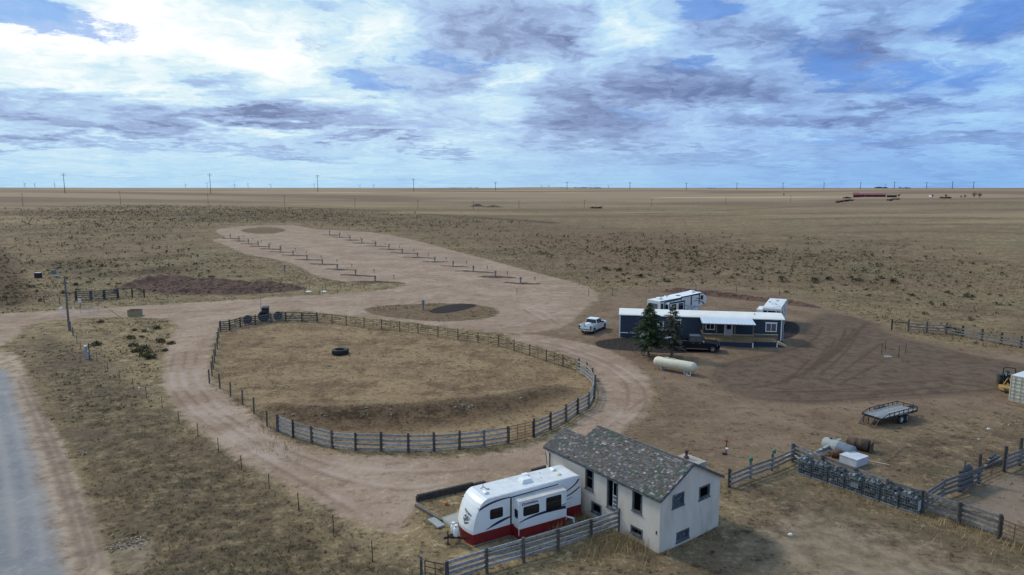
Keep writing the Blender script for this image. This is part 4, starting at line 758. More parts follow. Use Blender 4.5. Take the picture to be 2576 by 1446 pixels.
vplate(fw, 'slide_seal', [(1.0, .9), (1.1, .9), (1.1, 3.36), (4.75, 3.5), (4.75, 3.35), (4.95, 3.35), (4.95, 3.72), (9.15, 3.82), (9.15, 2.38), (9.38, 2.38), (9.38, 3.98), (4.75, 3.9), (4.75, 3.66), (1.0, 3.52)], BLACK, 0, .02)
m = MB(); m.box(1.1, 4.85, -.7, 0, .75, 3.36); s5 = m.build('slide_out', RVW, fw, bevel=.03)
m = MB(); m.ring((0, -.7, 0), X, Z, [(1.3, .78), (4.86, .78), (4.88, 3.46), (1.26, 3.46)], [(1.44, .9), (4.7, .9), (4.7, 3.24), (1.44, 3.24)], .02); m.build('slide_frame', BLACK, s5)
for a, b_ in ((1.75, 2.85), (3.4, 4.5)): vplate(s5, 'window', rr(a, b_, 2.16, 3.15, .1), GLASS, -.7, .02)
m = MB(); m.plate((1.1, 0, 0), (0, -1, 0), Z, rr(.1, .6, 2.4, 3.15, .08), .02); m.build('window', GLASS, s5)
vplate(fw, 'window', rr(.24, .66, 2.1, 3.3, .06), GLASS, 0, .02); vplate(fw, 'window', rr(9.6, 10.25, 3.0, 3.62, .1), GLASS, 0, .02); vplate(fw, 'door', rr(7.15, 7.5, 2.4, 3.72, .03), GLASS, 0, .02)
m = MB(); m.plate((0, 2.4, 0), (0, -1, 0), Z, rr(.25, 1.95, 2.3, 3.25, .12), .02); m.build('window', CURT, fw)
vplate(fw, 'stripe', swoosh([(8.4, 3.35), (9.3, 3.3), (10.2, 2.95)], [(8.3, 3.3), (9.4, 3.15), (10.3, 2.85)]), BLACK, 0, .012); vplate(fw, 'stripe', swoosh([(8.7, 2.95), (10.2, 2.9), (10.75, 2.15)], [(8.7, 2.9), (10., 2.7), (10.4, 2.1)]), GDECAL, 0, .014); vplate(fw, 'stripe', swoosh([(5.9, 2.5), (7.2, 2.2), (8.4, 2.15)], [(5.9, 2.45), (7.2, 2.12), (8.4, 2.08)]), BLACK, 0, .012)
for a, b_ in ((6.3, 7.5), (7.7, 9.3)): m = MB(); m.ring((0, 0, 0), X, Z, [(a, 1.2), (b_, 1.2), (b_, 2.0), (a, 2.0)], [(a+.06, 1.26), (b_-.06, 1.26), (b_-.06, 1.94), (a+.06, 1.94)], .014); m.build('bay_door', BLACK, fw)
vplate(fw, 'script_mark', swoosh([(7.9, 2.95), (8.3, 3.05), (8.8, 2.98)], [(7.9, 2.88), (8.3, 2.86), (8.8, 2.92)]), GDECAL, 0, .012)
for x in (4.2, 5.1): rvwheel(fw, x, .12); rvwheel(fw, x, 2.28, side=1)
m = MB(); m.bar((9.2, .5, 0), (9.2, .5, .7), .1, .1, up=(1, 0, 0)); m.bar((9.2, 1.9, 0), (9.2, 1.9, .7), .1, .1, up=(1, 0, 0)); m.box(9.9, 10.3, 1.0, 1.4, 1.3, 2.1); m.build('landing_leg', BLKPAINT, fw)
acunit(fw, .9, .9, 3.71, .8, .75, .3); acunit(fw, 8.6, .9, 4.02, .8, .75, .3); m = MB(); m.box(5.2, 5.6, .7, 1.3, 3.88, 3.94); m.build('roof_hatch', BLACK, fw); ventdome(fw, 3.6, 1.9, 3.76, .2)
# the other camper at the right end of the home
o6 = Vector((35.5, 96.6, float(T(35.5, 96.6))))
c2 = thing('camper_trailer', 'pale camper trailer with roof air unit behind the right end of the mobile home', 'camper', o6, R(63.5))
pf = [(0, .55), (9.2, .55), (9.35, 1.2), (9.3, 2.6), (9.1, 3.1), (8.7, 3.24), (.25, 3.2), (.06, 3.1), (0, 2.9)]
rvbody(pf, -2.48, 0).build('body', RVGREY, c2, bevel=.03)
m = MB(); m.box(.3, 8.7, -2.44, -.04, 3.2, 3.245); m.build('roof', RVROOF, c2); m = MB(); m.box(.6, 3.6, 0, .85, .8, 2.75); s6 = m.build('slide_out', RVW, c2, bevel=.03)
for a, b_ in ((.15, .6), (.75, 1.75), (1.9, 2.33)): m = MB(); m.plate((0, 0, 0), (0, -1, 0), Z, rr(a, b_, 2.35, 2.75, .06), .02); m.build('window', GLASS, c2)
vplate(c2, 'window', rr(1.2, 2.6, 1.9, 2.6, .08), GLASS, -2.48, .02); vplate(c2, 'window', rr(5.2, 6.2, 1.9, 2.6, .08), GLASS, -2.48, .02); vplate(c2, 'stripe', swoosh([(.1, 1.7), (3, 1.2), (9., 1.75)], [(.1, 1.55), (3, 1.0), (9., 1.6)]), GDECAL, -2.48, .012); vplate(c2, 'roof_edge', [(.1, 3.1), (8.8, 3.14), (8.7, 3.24), (.25, 3.2)], BLACK, -2.48, .02)
acunit(c2, 2.6, -1.5, 3.245, .8, .75, .28); ventdome(c2, 1.2, -1.5, 3.245, .2); m = MB(); m.box(4.6, 4.95, -.6, -.3, 3.245, 3.3); m.box(6.4, 6.75, -1.5, -1.2, 3.245, 3.3); m.build('roof_hatch', BLACK, c2)
m = MB(); m.box(1.4, 1.8, -2.2, -1.8, 3.245, 3.36); m.build('roof_vent', RVW, c2)
for x in (4., 4.9): rvwheel(c2, x, -2.38); rvwheel(c2, x, -.1, side=1)
m = MB(); m.box(-.3, -.02, -2.3, -.2, .5, .62); m.bar((-.02, -2.42, .9), (-.02, -2.42, 1.2), .1, .05); m.build('bumper', GALV, c2)
# ------------------------------------------------------------------ pickups
def pickup(name, label, loc, rz, paint, kind):
    t = thing(name, label, 'pickup truck', loc, rz); L, W2 = 5.8, .98; tr_ = 1.35 if kind == 'dark' else -1
    def arch(cx, r=.47, n=8, z0=.42): return [(cx+r*math.cos(PI*k/n), z0+r*math.sin(PI*k/n)) for k in range(n+1)]
    xr, xf = 1.18, 4.95
    low = [(.08, .5)]+arch(xr)[::-1]+arch(xf)[::-1]+[(5.72, .42), (5.8, .62), (5.78, .95), (5.7, 1.1), (4.2, 1.22), (2.05, 1.22), (2.05, 1.0), (.08, 1.0)]
    m = MB(); K = len(low); vs = []
    for y, sx in ((-W2+.05, 0), (-W2, 0), (W2, 0), (W2-.05, 0)): vs += [(x, y, z) for x, z in low]
    m.plate((0, W2, 0), X, Z, low, 2*W2); m.build('body', paint, t, bevel=.035)
    m = MB(); m.hexa([(3.95, -.93, 1.2), (5.72, -.86, 1.08), (5.72, .86, 1.08), (3.95, .93, 1.2), (3.95, -.86, 1.3), (5.6, -.78, 1.19), (5.6, .78, 1.19), (3.95, .86, 1.3)]); m.build('hood', paint, t, bevel=.03)
    for s in (-W2, W2-.1): m = MB(); m.box(.06, 2.06, s, s+.1, .98, 1.32); m.build('bed_side', paint, t, bevel=.02)
    m = MB(); m.box(.12, 2.02, -W2+.1, W2-.1, .98, 1.02); m.build('bed_floor', BLACK, t)
    m = MB(); m.box(.0, .09, -W2+.1, W2-.1, .72, 1.33); tg = m.build('tailgate', paint, t, bevel=.015); m = MB(); m.box(-.012, .0, -.14, .14, 1.16, 1.26); m.build('tailgate_handle', BLACK, tg)
    B = [(2.05, -.96, 1.2), (4.22, -.96, 1.2), (4.22, .96, 1.2), (2.05, .96, 1.2)]; U = [(2.2, -.74, 1.9), (3.5, -.74, 1.92), (3.5, .74, 1.92), (2.2, .74, 1.9)]
    m = MB(); m.hexa(B+U); m.build('cab', paint, t, bevel=.03)
    def quad(b0, b1, u0, u1, s0, s1, h0, h1, nm, off):
        b0, b1, u0, u1 = map(Vector, (b0, b1, u0, u1)); f = lambda s, h: (b0.lerp(b1, s)).lerp(u0.lerp(u1, s), h); p = [f(s0, h0), f(s1, h0), f(s1, h1), f(s0, h1)]; n_ = (p[1]-p[0]).cross(p[3]-p[0]).normalized()*off
        mm = MB(); mm.add([a_-n_*.5 for a_ in p]+[a_+n_ for a_ in p], [(4, 5, 6, 7), (0, 1, 5, 4), (1, 2, 6, 5), (2, 3, 7, 6), (3, 0, 4, 7)]); return mm.build(nm, GLASS, t)
    for b0, b1, u0, u1 in ((B[0], B[1], U[0], U[1]), (B[2], B[3], U[2], U[3])):
        a_ = (.06, .47, .5, .93) if b0[1] < 0 else (.07, .5, .53, .94); quad(b0, b1, u0, u1, a_[0], a_[1], .12, .86, 'side_window', .02); quad(b0, b1, u0, u1, a_[2], a_[3], .12, .86, 'side_window', .02)
    quad(B[1], B[2], U[1], U[2], .06, .94, .08, .92, 'windshield', .02); quad(B[3], B[0], U[3], U[0], .05, .95, .14, .9, 'rear_window', .02)
    for x in (xr, xf):
        for s in (-1, 1):
            r = .41; w_ = MB(); w_.lathe([(r*.55, -.12), (r*.93, -.12), (r, -.07), (r, .1), (r*.93, .14), (r*.64, .14)], (x, s*(W2-.13), r), (0, s, 0), 20); wh = w_.build('wheel', BLACK, t); m = MB()
            for k in range(6): a_ = 2*PI*k/6; c_, d_ = math.cos(a_), math.sin(a_); m.bar((x+c_*.04, s*(W2+.0), r+d_*.04), (x+c_*.25, s*(W2-.005), r+d_*.25), .06, .03, up=(0, 1, 0))
            m.ring((x, s*(W2-.02), r), X, Z, [(.27*math.cos(2*PI*k/16), .27*math.sin(2*PI*k/16)) for k in range(16)], [(.23*math.cos(2*PI*k/16), .23*math.sin(2*PI*k/16)) for k in range(16)], -.025*s); m.build('rim', GALV, wh)
    for s in (-1, 1):
        m = MB(); m.box(-.025, .05, s*.87-.11, s*.87+.11, .76, 1.24); tl = m.build('tail_light', BLACK, t); m = MB(); m.box(-.03, -.018, s*.87-.07, s*.87+.07, .84, .96); m.build('lamp_lens', mat('lamp_grey', (.35, .36, .38), .2), tl)
        m = MB(); m.hexa([(5.55, s*.62, .9), (5.8, s*.62, .9), (5.74, s*.93, .9), (5.45, s*.99, .9), (5.55, s*.62, 1.05), (5.76, s*.62, 1.05), (5.7, s*.92, 1.05), (5.45, s*.985, 1.05)] if s < 0 else [(5.45, s*.99, .9), (5.74, s*.93, .9), (5.8, s*.62, .9), (5.55, s*.62, .9), (5.45, s*.985, 1.05), (5.7, s*.92, 1.05), (5.76, s*.62, 1.05), (5.55, s*.62, 1.05)]); m.build('headlight', mat('lamp_glass', (.62, .64, .66), .12), t)
        m = MB(); m.box(3.75, 3.93, s*1.12-.12, s*1.12+.12, 1.22, 1.46); m.bar((3.84, s*.94, 1.28), (3.84, s*1.04, 1.28), .05, .05); m.build('mirror', CHROME if kind == 'dark' else BLACK, t, bevel=.02)
        m = MB(); m.bar((1.75, s*.97, .42), (4.4, s*.97, .42), .12, .05); m.build('running_board', CHROME if kind == 'dark' else BLACK, t)
        for x in (2.5, 3.3): m = MB(); m.box(x, x+.2, s*W2-.015 if s > 0 else s*W2-.02, s*W2+.02 if s > 0 else s*W2+.015, 1.06, 1.1); m.build('door_handle', CHROME if kind == 'dark' else BLACK, t)
    m = MB(); m.box(-.04, .1, -.86, .86, .64, .76); m.build('bumper_gap_shade', BLACK, t); m = MB(); m.box(-.14, .08, -.95, .95, .5, .66); m.build('rear_bumper', CHROME, t, bevel=.04); m = MB(); m.box(-.155, -.138, -.16, .16, .52, .66); m.build('licence_plate', WHITE, t)  # black strip above the rear bumper stands in for its shaded gap
    m = MB(); m.box(5.66, 5.9, -.95, .95, .42, .62); m.build('front_bumper', CHROME, t, bevel=.05); m = MB(); m.plate((5.78, 0, 0), Y, Z, rr(-.58, .58, .66, 1.04, .08), .03); m.build('grille', BLACK, t)
    m = MB(); m.box(.3, 5.5, -.75, .75, .3, .52); m.build('underbody', BLKPAINT, t)
    return t
rw, fw_ = P(1712, 883), P(1791.9, 887.4); a = math.atan2(fw_.y-rw.y, fw_.x-rw.x); n_ = Vector((-math.sin(a), math.cos(a), 0)); u = Vector((math.cos(a), math.sin(a), 0)); mid = (rw+fw_)/2; k = (fw_-rw).length/3.77
bt = pickup('pickup_truck', 'black crew cab pickup parked beside the right spruce tree', mid-u*3.065*k+n_*.95, a, mat('black_car_paint', (.004, .006, .014), .35, .1, 3, coat=.15, spec=.25), 'dark'); bt.scale = (k,)*3
rr_, fr_ = P(1493.9, 838.8), P(1519.5, 828); a = math.atan2(fr_.y-rr_.y, fr_.x-rr_.x); n_ = Vector((-math.sin(a), math.cos(a), 0)); u = Vector((math.cos(a), math.sin(a), 0)); k = .97
wt = pickup('pickup_truck', 'white pickup with a sheeted load in its bed parked left of the mobile home', rr_-u*1.18*k+n_*.9*k, a, mat('white_car_paint', (.72, .74, .76), .25, .04, 3, coat=.4), 'white'); wt.scale = (k,)*3
# sheeted load in the bed
m = MB(); m.smooth = True; nu, nv = 14, 20; vs = []
for i in range(nu+1):
    for j in range(nv):
        t = 2*PI*j/nv; f = i/nu; rad = (.18+.82*math.sin(f*PI/2)**.7)*(1+.08*math.sin(5*t+f*2)*f+.05*math.sin(9*t)); vs.append((1.45+.44*rad*math.cos(t)*(1 if f > 0 else 0), .1+.5*rad*math.sin(t)*(1 if f > 0 else 0), .42*(1-f**2.2)))
m.add(vs, [(i*nv+j, (i+1)*nv+j, (i+1)*nv+(j+1) % nv, i*nv+(j+1) % nv) for i in range(nu) for j in range(nv)])
ld = m.build('sheeted_load', mat('white_tarp', (.72, .75, .8), .7, .06, 4, bump=.3), None); ld.matrix_world = wt.matrix_basis @ Matrix.Translation((0, 0, 1.03)); tag(ld, 'white tarp bundled over a load in the white pickup bed', 'covered load')
# silver car between the spruces
p = P(1652, 862); a = R(-12)
sc_ = thing('parked_car', 'silver car parked against the mobile home, half hidden by the two spruces', 'car', p, a)
m = MB(); side = [(-2.2, .35), (-2.2, .85), (-2.05, .95), (-1.2, 1.0), (.75, 1.0), (2.0, .82), (2.2, .6), (2.15, .32)]; m.plate((0, .86, 0), X, Z, side[::-1][::-1], 1.72); m.build('body', mat('silver_car_paint', (.5, .53, .56), .3, .05, 3, metal=.3), sc_, bevel=.05)
B = [(-1.75, -.82, .97), (1.05, -.82, .97), (1.05, .82, .97), (-1.75, .82, .97)]; U = [(-1.15, -.62, 1.42), (.25, -.62, 1.42), (.25, .62, 1.42), (-1.15, .62, 1.42)]; m = MB(); m.hexa(B+U); m.build('cabin', GLASS, sc_); m = MB(); m.box(-1.2, .3, -.65, .65, 1.4, 1.45); m.build('roof', MATS['silver_car_paint'], sc_, bevel=.03)
for x in (-1.4, 1.35):
    for s in (-1, 1): m = MB(); m.lathe([(.2, 0), (.31, .0), (.33, .04), (.33, .18), (.2, .2)], (x, s*.7, .33), (0, s, 0), 16); wh = m.build('wheel', BLACK, sc_); m = MB(); m.lathe([(.03, .205), (.2, .2)], (x, s*.7, .33), (0, s, 0), 12); m.build('rim', GALV, wh)
# ------------------------------------------------------------------ spruces
BARK = mat('grey_bark', (.11, .09, .075), .95, .3, 6, bump=.5); NEEDLE = mat('spruce_needles', (.03, .04, .025), .85, .25, 3, tint=True, spec=.15)
def spruce(label, loc, H, rad, bare, seed, tints, dens):
    q = np.random.default_rng(seed); t = thing('spruce_tree', label, 'spruce tree', loc); m = MB(); n = 7
    pts = [Vector((.05*math.sin(k*1.3+seed)*(k > 0), .04*math.cos(k*1.7)*(k > 0), H*k/n-(.1 if k == 0 else 0))) for k in range(n+1)]
    for k in range(n): m.cyl(pts[k], pts[k+1], .15*(1-k/n)+.02, .15*(1-(k+1)/n)+.015, 8)
    m.lathe([(.26, -.05), (.15, .22)], (0, 0, 0), Z, 9); V3 = []; C3 = []
    z = bare
    while z < H-.05:
        f = (z-bare)/(H-bare); r0 = rad*(min(1, .72+f*2.2) if f < .13 else 1.)*(1-f)**.82+.1; nb = max(4, int(dens*(1-f*.55)))
        for b in range(nb):
            a = q.uniform(0, 2*PI); L = r0*q.uniform(.55, 1.12)*(1.15 if math.sin(a*2+seed+z*1.3) > .3 else .85); d = np.array([math.cos(a), math.sin(a), 0]); s = np.array([-d[1], d[0], 0]); up = q.uniform(.0, .25)-.35*(1-f)
            zz_ = z+q.uniform(-.1, .1); tip = np.array([0, 0, zz_])+d*L+np.array([0, 0, L*up+.12*L])
            if b % 2 == 0 and L > .25: m.cyl((0, 0, zz_), tip*np.array([.8, .8, 1])+np.array([0, 0, (zz_-tip[2])*.2]), .022, .008, 5, False)
            k = int(4+L*9); tn = tints[q.integers(0, len(tints))]*q.uniform(.9, 2.3)
            for j in range(k):
                u = .12+.88*(j+q.uniform(0, 1))/k; c = np.array([0, 0, zz_])+(tip-np.array([0, 0, zz_]))*u+np.array([0, 0, -.16*u*u*L]); wd = (.06+.26*L*.5*(1-u)+.06)*q.uniform(.6, 1.2); sd = 1 if j % 2 else -1
                dirn = d*q.uniform(.4, 1)+s*sd*q.uniform(.3, 1)+np.array([0, 0, q.uniform(-.65, .1)]); dirn /= np.linalg.norm(dirn); w_ = np.cross(dirn, [0, 0, 1.]); w_ = w_/max(np.linalg.norm(w_), .01)*q.uniform(.035, .075)+q.normal(0, .02, 3); ln = wd*q.uniform(1., 1.6)+.08
                V3 += [c-w_, c+w_, c+dirn*ln]; C3.append(tn*q.uniform(.75, 1.25)); V3 += [c+[0, 0, .02], c+dirn*ln*.7+w_*1.2, c+dirn*ln*.8-[0, 0, .12]]; C3.append(tn*q.uniform(.6, 1.1))
        z += q.uniform(.13, .26)*(1-.35*f)*(1 if q.random() > .15 else 1.9)
    m.build('trunk', BARK, t); cr = bulk('crown', np.array(V3), np.arange(len(V3)).reshape(-1, 3), np.array(C3), NEEDLE, None); cr.parent = t; return t
g1 = [np.array(lin(*c, .8)[:3]) for c in ((58, 76, 46), (72, 84, 52), (46, 62, 42), (84, 80, 54))]; g2 = [np.array(lin(*c, .8)[:3]) for c in ((66, 75, 62), (86, 86, 70), (56, 66, 52), (98, 88, 72))]
spruce('dense dark green spruce with a bare lower trunk in front of the mobile home', P(1630.7, 896.3), 6.5, 2.75, 1.55, 3, g1, 15)
spruce('thinner grey-green spruce with a sparse top beside the black pickup', P(1689, 900.7), 6.25, 2.2, 1.4, 8, g2, 9)
# ------------------------------------------------------------------ propane tank
a, b = P(1661, 928.8), P(1726.8, 940.7); u = (b-a).normalized(); c = (a+b)/2+u*.15
pt = thing('propane_tank', 'long cream propane tank on short saddles in front of the spruces', 'propane tank', c, math.atan2(u.y, u.x)); CREAM = mat('cream_tank_paint', (.6, .55, .43), .5, .05, 2, dirt=(.35, .29, .2), dirtamt=.3)
m = MB(); r, L = .56, 2.12; m.lathe([(.01, -L-.42), (.22, -L-.38), (.42, -L-.25), (.53, -L-.08), (r, -L+.08), (r, L-.08), (.53, L+.08), (.42, L+.25), (.22, L+.38), (.01, L+.42)], (0, 0, .86), X, 28, False); m.build('tank', CREAM, pt)
m = MB(); m.bar((-1.35, -.12, 1.43), (.0, -.12, 1.43), .03, .07); m.bar((-1.35, .12, 1.43), (.0, .12, 1.43), .03, .07)
for x in (-1.35, -.7, 0): m.bar((x, -.12, 1.43), (x, .12, 1.43), .03, .06)
m.cyl((-.9, 0, 1.38), (-.9, 0, 1.52), .12); m.build('valve_guard', CREAM, pt)
for x in (-1.45, 1.35): m = MB(); m.hexa([(x-.1, -.4, -.04), (x+.1, -.4, -.04), (x+.1, .4, -.04), (x-.1, .4, -.04), (x-.08, -.5, .55), (x+.08, -.5, .55), (x+.08, .5, .55), (x-.08, .5, .55)]); m.build('saddle', mat('pale_concrete', (.4, .37, .32), .9, .15, 5), pt)
p = P(1731, 944); lad = thing('step_frame', 'small white metal step frame leaning on the cream propane tank', 'step frame', p, math.atan2(u.y, u.x)); m = MB()
for x in (-.2, .2): m.bar((x, -.0, -.02), (x, .26, .98), .05, .05, up=(1, 0, 0))
m.build('rail', WHITE, lad); m = MB(); m.bar((-.2, .25, .95), (.2, .25, .95), .05, .05); m.build('top_bar', WHITE, lad); m = MB(); m.box(-.22, .22, -.1, .1, -.01, .06); m.build('foot_plate', WHITE, lad)
# ------------------------------------------------------------------ fences
POSTC = [(.075, .07, .068), (.05, .045, .042), (.13, .13, .135), (.1, .085, .072)]
def span(a, b): d = Vector(b)-Vector(a); return d
def fence(name, label, pts, h=1.35, rails=(.2, .5, .8, 1.12), rh=.15, th=.04, r=.1, tone=1., side=-1, skip=(), closed=False, posts=None, square=False, raw=None, tall={}, dark=1., cat='fence'):
    """plank fence: round posts, and one panel of boards per bay"""
    Wp = raw or [P(*p) for p in pts]; o = Wp[0]; t = thing(name, label, cat, o)
    for i, p in enumerate(Wp):
        if posts and i not in posts: continue
        m = MB(); c = random.choice(POSTC); k = random.uniform(.75, 1.2)*dark; m.col = tuple(q*k for q in c); hh = tall.get(i, h*random.uniform(.97, 1.08)); rr2 = r*random.uniform(.85, 1.15); tilt = Vector((random.uniform(-.03, .03), random.uniform(-.03, .03), hh)); m.lathe([(rr2*1.05, -.3), (rr2, hh*.6), (rr2*.93, hh)], p-o, tilt, 9); m.build('post', POSTM, t)
    for i, (a, b) in enumerate(zip(Wp, Wp[1:])):
        if i in skip: continue
        a, b = a-o, b-o; d = (b-a); d.z = 0; n = Vector((-d.y, d.x, 0)).normalized()*side*(r+.02); d.normalize(); m = MB()
        for z in rails:
            g = grey(); m.col = tuple(q*tone for q in g); dz = random.uniform(-.04, .04); m.bar(a+n-d*.12+Vector((0, 0, z+dz)), b+n+d*.12+Vector((0, 0, z+random.uniform(-.04, .04))), th, rh*random.uniform(.85, 1.1))
        m.build('plank_panel', WOOD, t)
    return t
def gate(name, label, a, b, h, mtl, rails=5, stays=1, z0=.18, cat='gate', parent_posts=False):
    a, b = Vector(a), Vector(b); t = thing(name, label, cat, a); d = b-a; d2 = Vector((d.x, d.y, 0)).normalized(); A_ = d2*.12; B_ = d-d2*.12; m = MB()
    m.tube([A_+Vector((0, 0, z0)), A_+Vector((0, 0, h)), B_+Vector((0, 0, h)), B_+Vector((0, 0, z0)), A_+Vector((0, 0, z0))], .028); m.build('gate_frame', mtl, t); m = MB()
    for k in range(1, rails-1): z = z0+(h-z0)*k/(rails-1); m.cyl(A_+Vector((0, 0, z)), B_+Vector((0, 0, z)), .02, None, 6)
    m.build('rail', mtl, t); m = MB()
    for k in range(stays): q = A_.lerp(B_, (k+1)/(stays+1)); m.cyl(q+Vector((0, 0, z0)), q+Vector((0, 0, h)), .022, None, 6)
    m.build('stay', mtl, t); return t
def wire_fence(name, label, pts, h=1.2, post=TPOST, r=.03, strands=4, raw=None, wr=.006, kinds=None):
    Wp = raw or [P(*p) for p in pts]; o = Wp[0]; t = thing(name, label, 'wire fence', o)
    for i, p in enumerate(Wp):
        m = MB(); wood = kinds and i in kinds; rr2 = .075 if wood else r; hh = h*random.uniform(.95, 1.08); m.col = POSTC[3]; m.cyl(p-o-Vector((0, 0, .3)), p-o+Vector((random.uniform(-.04, .04), random.uniform(-.04, .04), hh)), rr2, None, 7); m.build('post', POSTM if wood else post, t)
    m = MB()
    for a, b in zip(Wp, Wp[1:]):
        for k in range(strands): z = h*(.25+.7*k/max(1, strands-1)); m.cyl(a-o+Vector((0, 0, z)), b-o+Vector((0, 0, z)), wr, None, 4, False)
    m.build('wire', WIRE, t); return t
nw = lambda x, y: (540.6+.10737*x, 729.2+.10737*y)
fence('plank_fence', 'dark plank fence at the far left curve of the round pen', [nw(*p) for p in [(130, 962), (350, 945), (600, 868), (950, 825), (1315, 775), (1660, 737), (2040, 742), (2395, 750)]], 1.5, (.15, .42, .7, .98, 1.28), .14, tone=.5, dark=.8, side=1)
z2 = lambda p: (471.5+.4271*p[0], 723+.4271*p[1])
pipe = [z2(p) for p in [(765, 205), (852, 212), (935, 222), (1040, 235), (1143, 246), (1250, 259), (1358, 273), (1475, 290), (1592, 307), (1710, 327), (1832, 345), (1923, 374), (2015, 403), (2112, 437), (2210, 467), (2305, 497)]]
Wp = [P(*p) for p in pipe]; t = thing('pipe_fence', 'rusty brown pipe fence with welded rails along the pad side of the round pen', 'pipe fence', Wp[0]); o = Wp[0]
for p in Wp: m = MB(); m.cyl(p-o-Vector((0, 0, .3)), p-o+Vector((0, 0, 1.45)), .065, None, 8); m.build('post', RUST, t)
for a, b in zip(Wp, Wp[1:]):
    m = MB()
    for z in (.15, .42, .7, .98, 1.3): m.cyl(a-o+Vector((0, 0, z)), b-o+Vector((0, 0, z)), .026, None, 5, False)
    for s in (.5,): q = (a-o).lerp(b-o, s); m.cyl(q+Vector((0, 0, .15)), q+Vector((0, 0, 1.3)), .024, None, 5, False)
    m.build('rail_panel', RUST, t)
fence('plank_fence', 'grey plank fence around the east end of the round pen', [z2(p) for p in [(2305, 497), (2352, 525), (2385, 558), (2400, 600), (2395, 655), (2362, 713), (2298, 745), (2230, 793), (2138, 838), (2040, 882)]], 1.5, (.15, .5, .85, 1.2), .17, side=-1, tone=1.15)
gate('corral_gate', 'dark pipe gate in the front of the round pen between two stout posts', P(*z2((2040, 882))), P(*z2((1888, 918))), 1.35, RUST, 6, 2)
fence('plank_fence', 'pale grey plank fence along the front curve of the round pen', [z2(p) for p in [(1888, 918), (1748, 940), (1602, 954), (1452, 965), (1300, 968), (1140, 964), (990, 961), (852, 948), (730, 918), (622, 886), (530, 848)]], 1.45, (.15, .5, .85, 1.2), .18, side=-1, tone=1.35)
wire_fence('wire_fence', 'sagging wire fence on wooden posts along the drive side of the round pen', [z2(p) for p in [(530, 848), (468, 818), (392, 742), (325, 690), (253, 645), (192, 596), (130, 565), (145, 522), (152, 482), (160, 445), (165, 403), (175, 362), (180, 330), (185, 300), (192, 265)]], 1.5, RUST, .05, 4, kinds=set(range(15)))
wire_fence('wire_fence', 'barbed wire fence on thin steel posts above the roadside ditch', [(1059, 1462), (937, 1413), (839, 1341), (752, 1285), (677, 1230), (608, 1182), (550, 1138), (498, 1098), (451, 1066), (408, 1026), (369, 1003), (336, 979), (302, 959), (271, 934), (244, 910), (220, 898), (203, 879), (194, 864), (184, 845), (178, 830)], 1.15, TPOST, .028, 4, kinds={18, 19})
# front fence by the trailer
z1 = lambda x, y: (1005.9+.3417*x, 1037.3+.3417*y)
fp = [(1126, 1474), (1224.6, 1441), (1317, 1414), (1404, 1388), (1486, 1361), (1557, 1338)]
fence('plank_fence', 'weathered grey four-board fence running from the front gate to the stucco house', fp, 1.38, (.3, .6, .9, 1.22), .17, .045, .085, tone=1.15, side=1, tall={5: 1.5})
m = MB(); m.col = POSTC[2]; m.cyl((0, 0, -.3), (0, 0, 1.35), .075, .07, 9); tag(m.build('gate_post', POSTM, None, P(1060, 1460)), 'lone grey post left of the small gate at the bottom edge', 'post')
gate('field_gate', 'small black pipe gate at the bottom edge beside the grey board fence', P(1064, 1461), P(1126, 1474), 1.15, BLKPAINT, 4, 1)
# right hand fences
fence('plank_fence', 'short grey board fence from the stucco house to the row of stone crates', [(1834, 1225), (1886, 1203), (1940, 1184), (1992, 1160)], 1.3, (.3, .62, .95), .16, side=-1, tone=.85)
for k, (i, x, y) in enumerate(((0, 1886, 1203), (1, 1944, 1182))):
    p = P(x, y); m = MB(); m.col = None; m.lathe([(.12, 1.28), (.135, 1.3), (.135, 1.5), (.1, 1.55), (.01, 1.56)], (0, 0, 0), Z, 10); m.build('x', mat('green_plastic', (.04, .16, .1), .5), None, p).name = 'post_cap'; oo = bpy.data.objects.get('post_cap') if k == 0 else bpy.data.objects.get('post_cap.001'); tag(oo, ('green cap on the nearer middle post of the short board fence', 'green cap on the farther middle post of the short board fence')[k], 'post cap', 'green post caps')
fence('plank_fence', 'long grey board fence running behind the row of stone crates', [(1992, 1160), (2067, 1192), (2147, 1225), (2228, 1257), (2317, 1287), (2410, 1318), (2511, 1354)], 1.42, (.25, .58, .9, 1.22), .2, side=1, tone=.8, r=.12)
gate('field_gate', 'rusty wire-filled gate at the right edge past the long board fence', P(2511, 1354), P(2620, 1398), 1.2, RUST, 5, 2)
fence('plank_fence', 'dark board fence of the small pen right of the stone crates', [(2317, 1287), (2367, 1252), (2412, 1236), (2460, 1216)], 1.35, (.3, .62, .95, 1.2), .2, side=-1, tone=.62, dark=.8, tall={3: 2.1}, r=.11)
m = MB(); m.col = POSTC[2]; m.cyl((0, 0, -.3), (.03, 0, 2.1), .07, .06, 8); tag(m.build('tall_post', POSTM, None, P(2419, 1232)), 'tall thin grey post against the dark pen fence', 'post')
gate('pen_gate', 'rusty pipe gate of the pen between two thick dark posts', P(2460, 1216), P(2524, 1186), 1.35, RUST, 5, 1)
fence('plank_fence', 'dark board fence leaving the right edge beyond the pen gate', [(2524, 1186), (2562, 1170), (2640, 1138)], 1.4, (.3, .6, .9, 1.2), .2, side=-1, tone=.62, dark=.8, tall={0: 1.9, 1: 2.1}, r=.13)
p = P(2434, 1228); m = MB()
for k in range(8): g = grey(); m.col = tuple(q*.45 for q in g); x = -.8+k*.22; m.box(x, x+.2, -.03, .03, .05, 1.0+.62*math.sqrt(max(0, 1-((x+.1)/.95)**2)))
o = m.build('arched_panel', WOOD, None, p); o.rotation_euler = (R(-8), 0, R(38)); tag(o, 'dark arched plank panel leaning on the pen fence', 'wooden panel')
lp = P(2497, 1172)
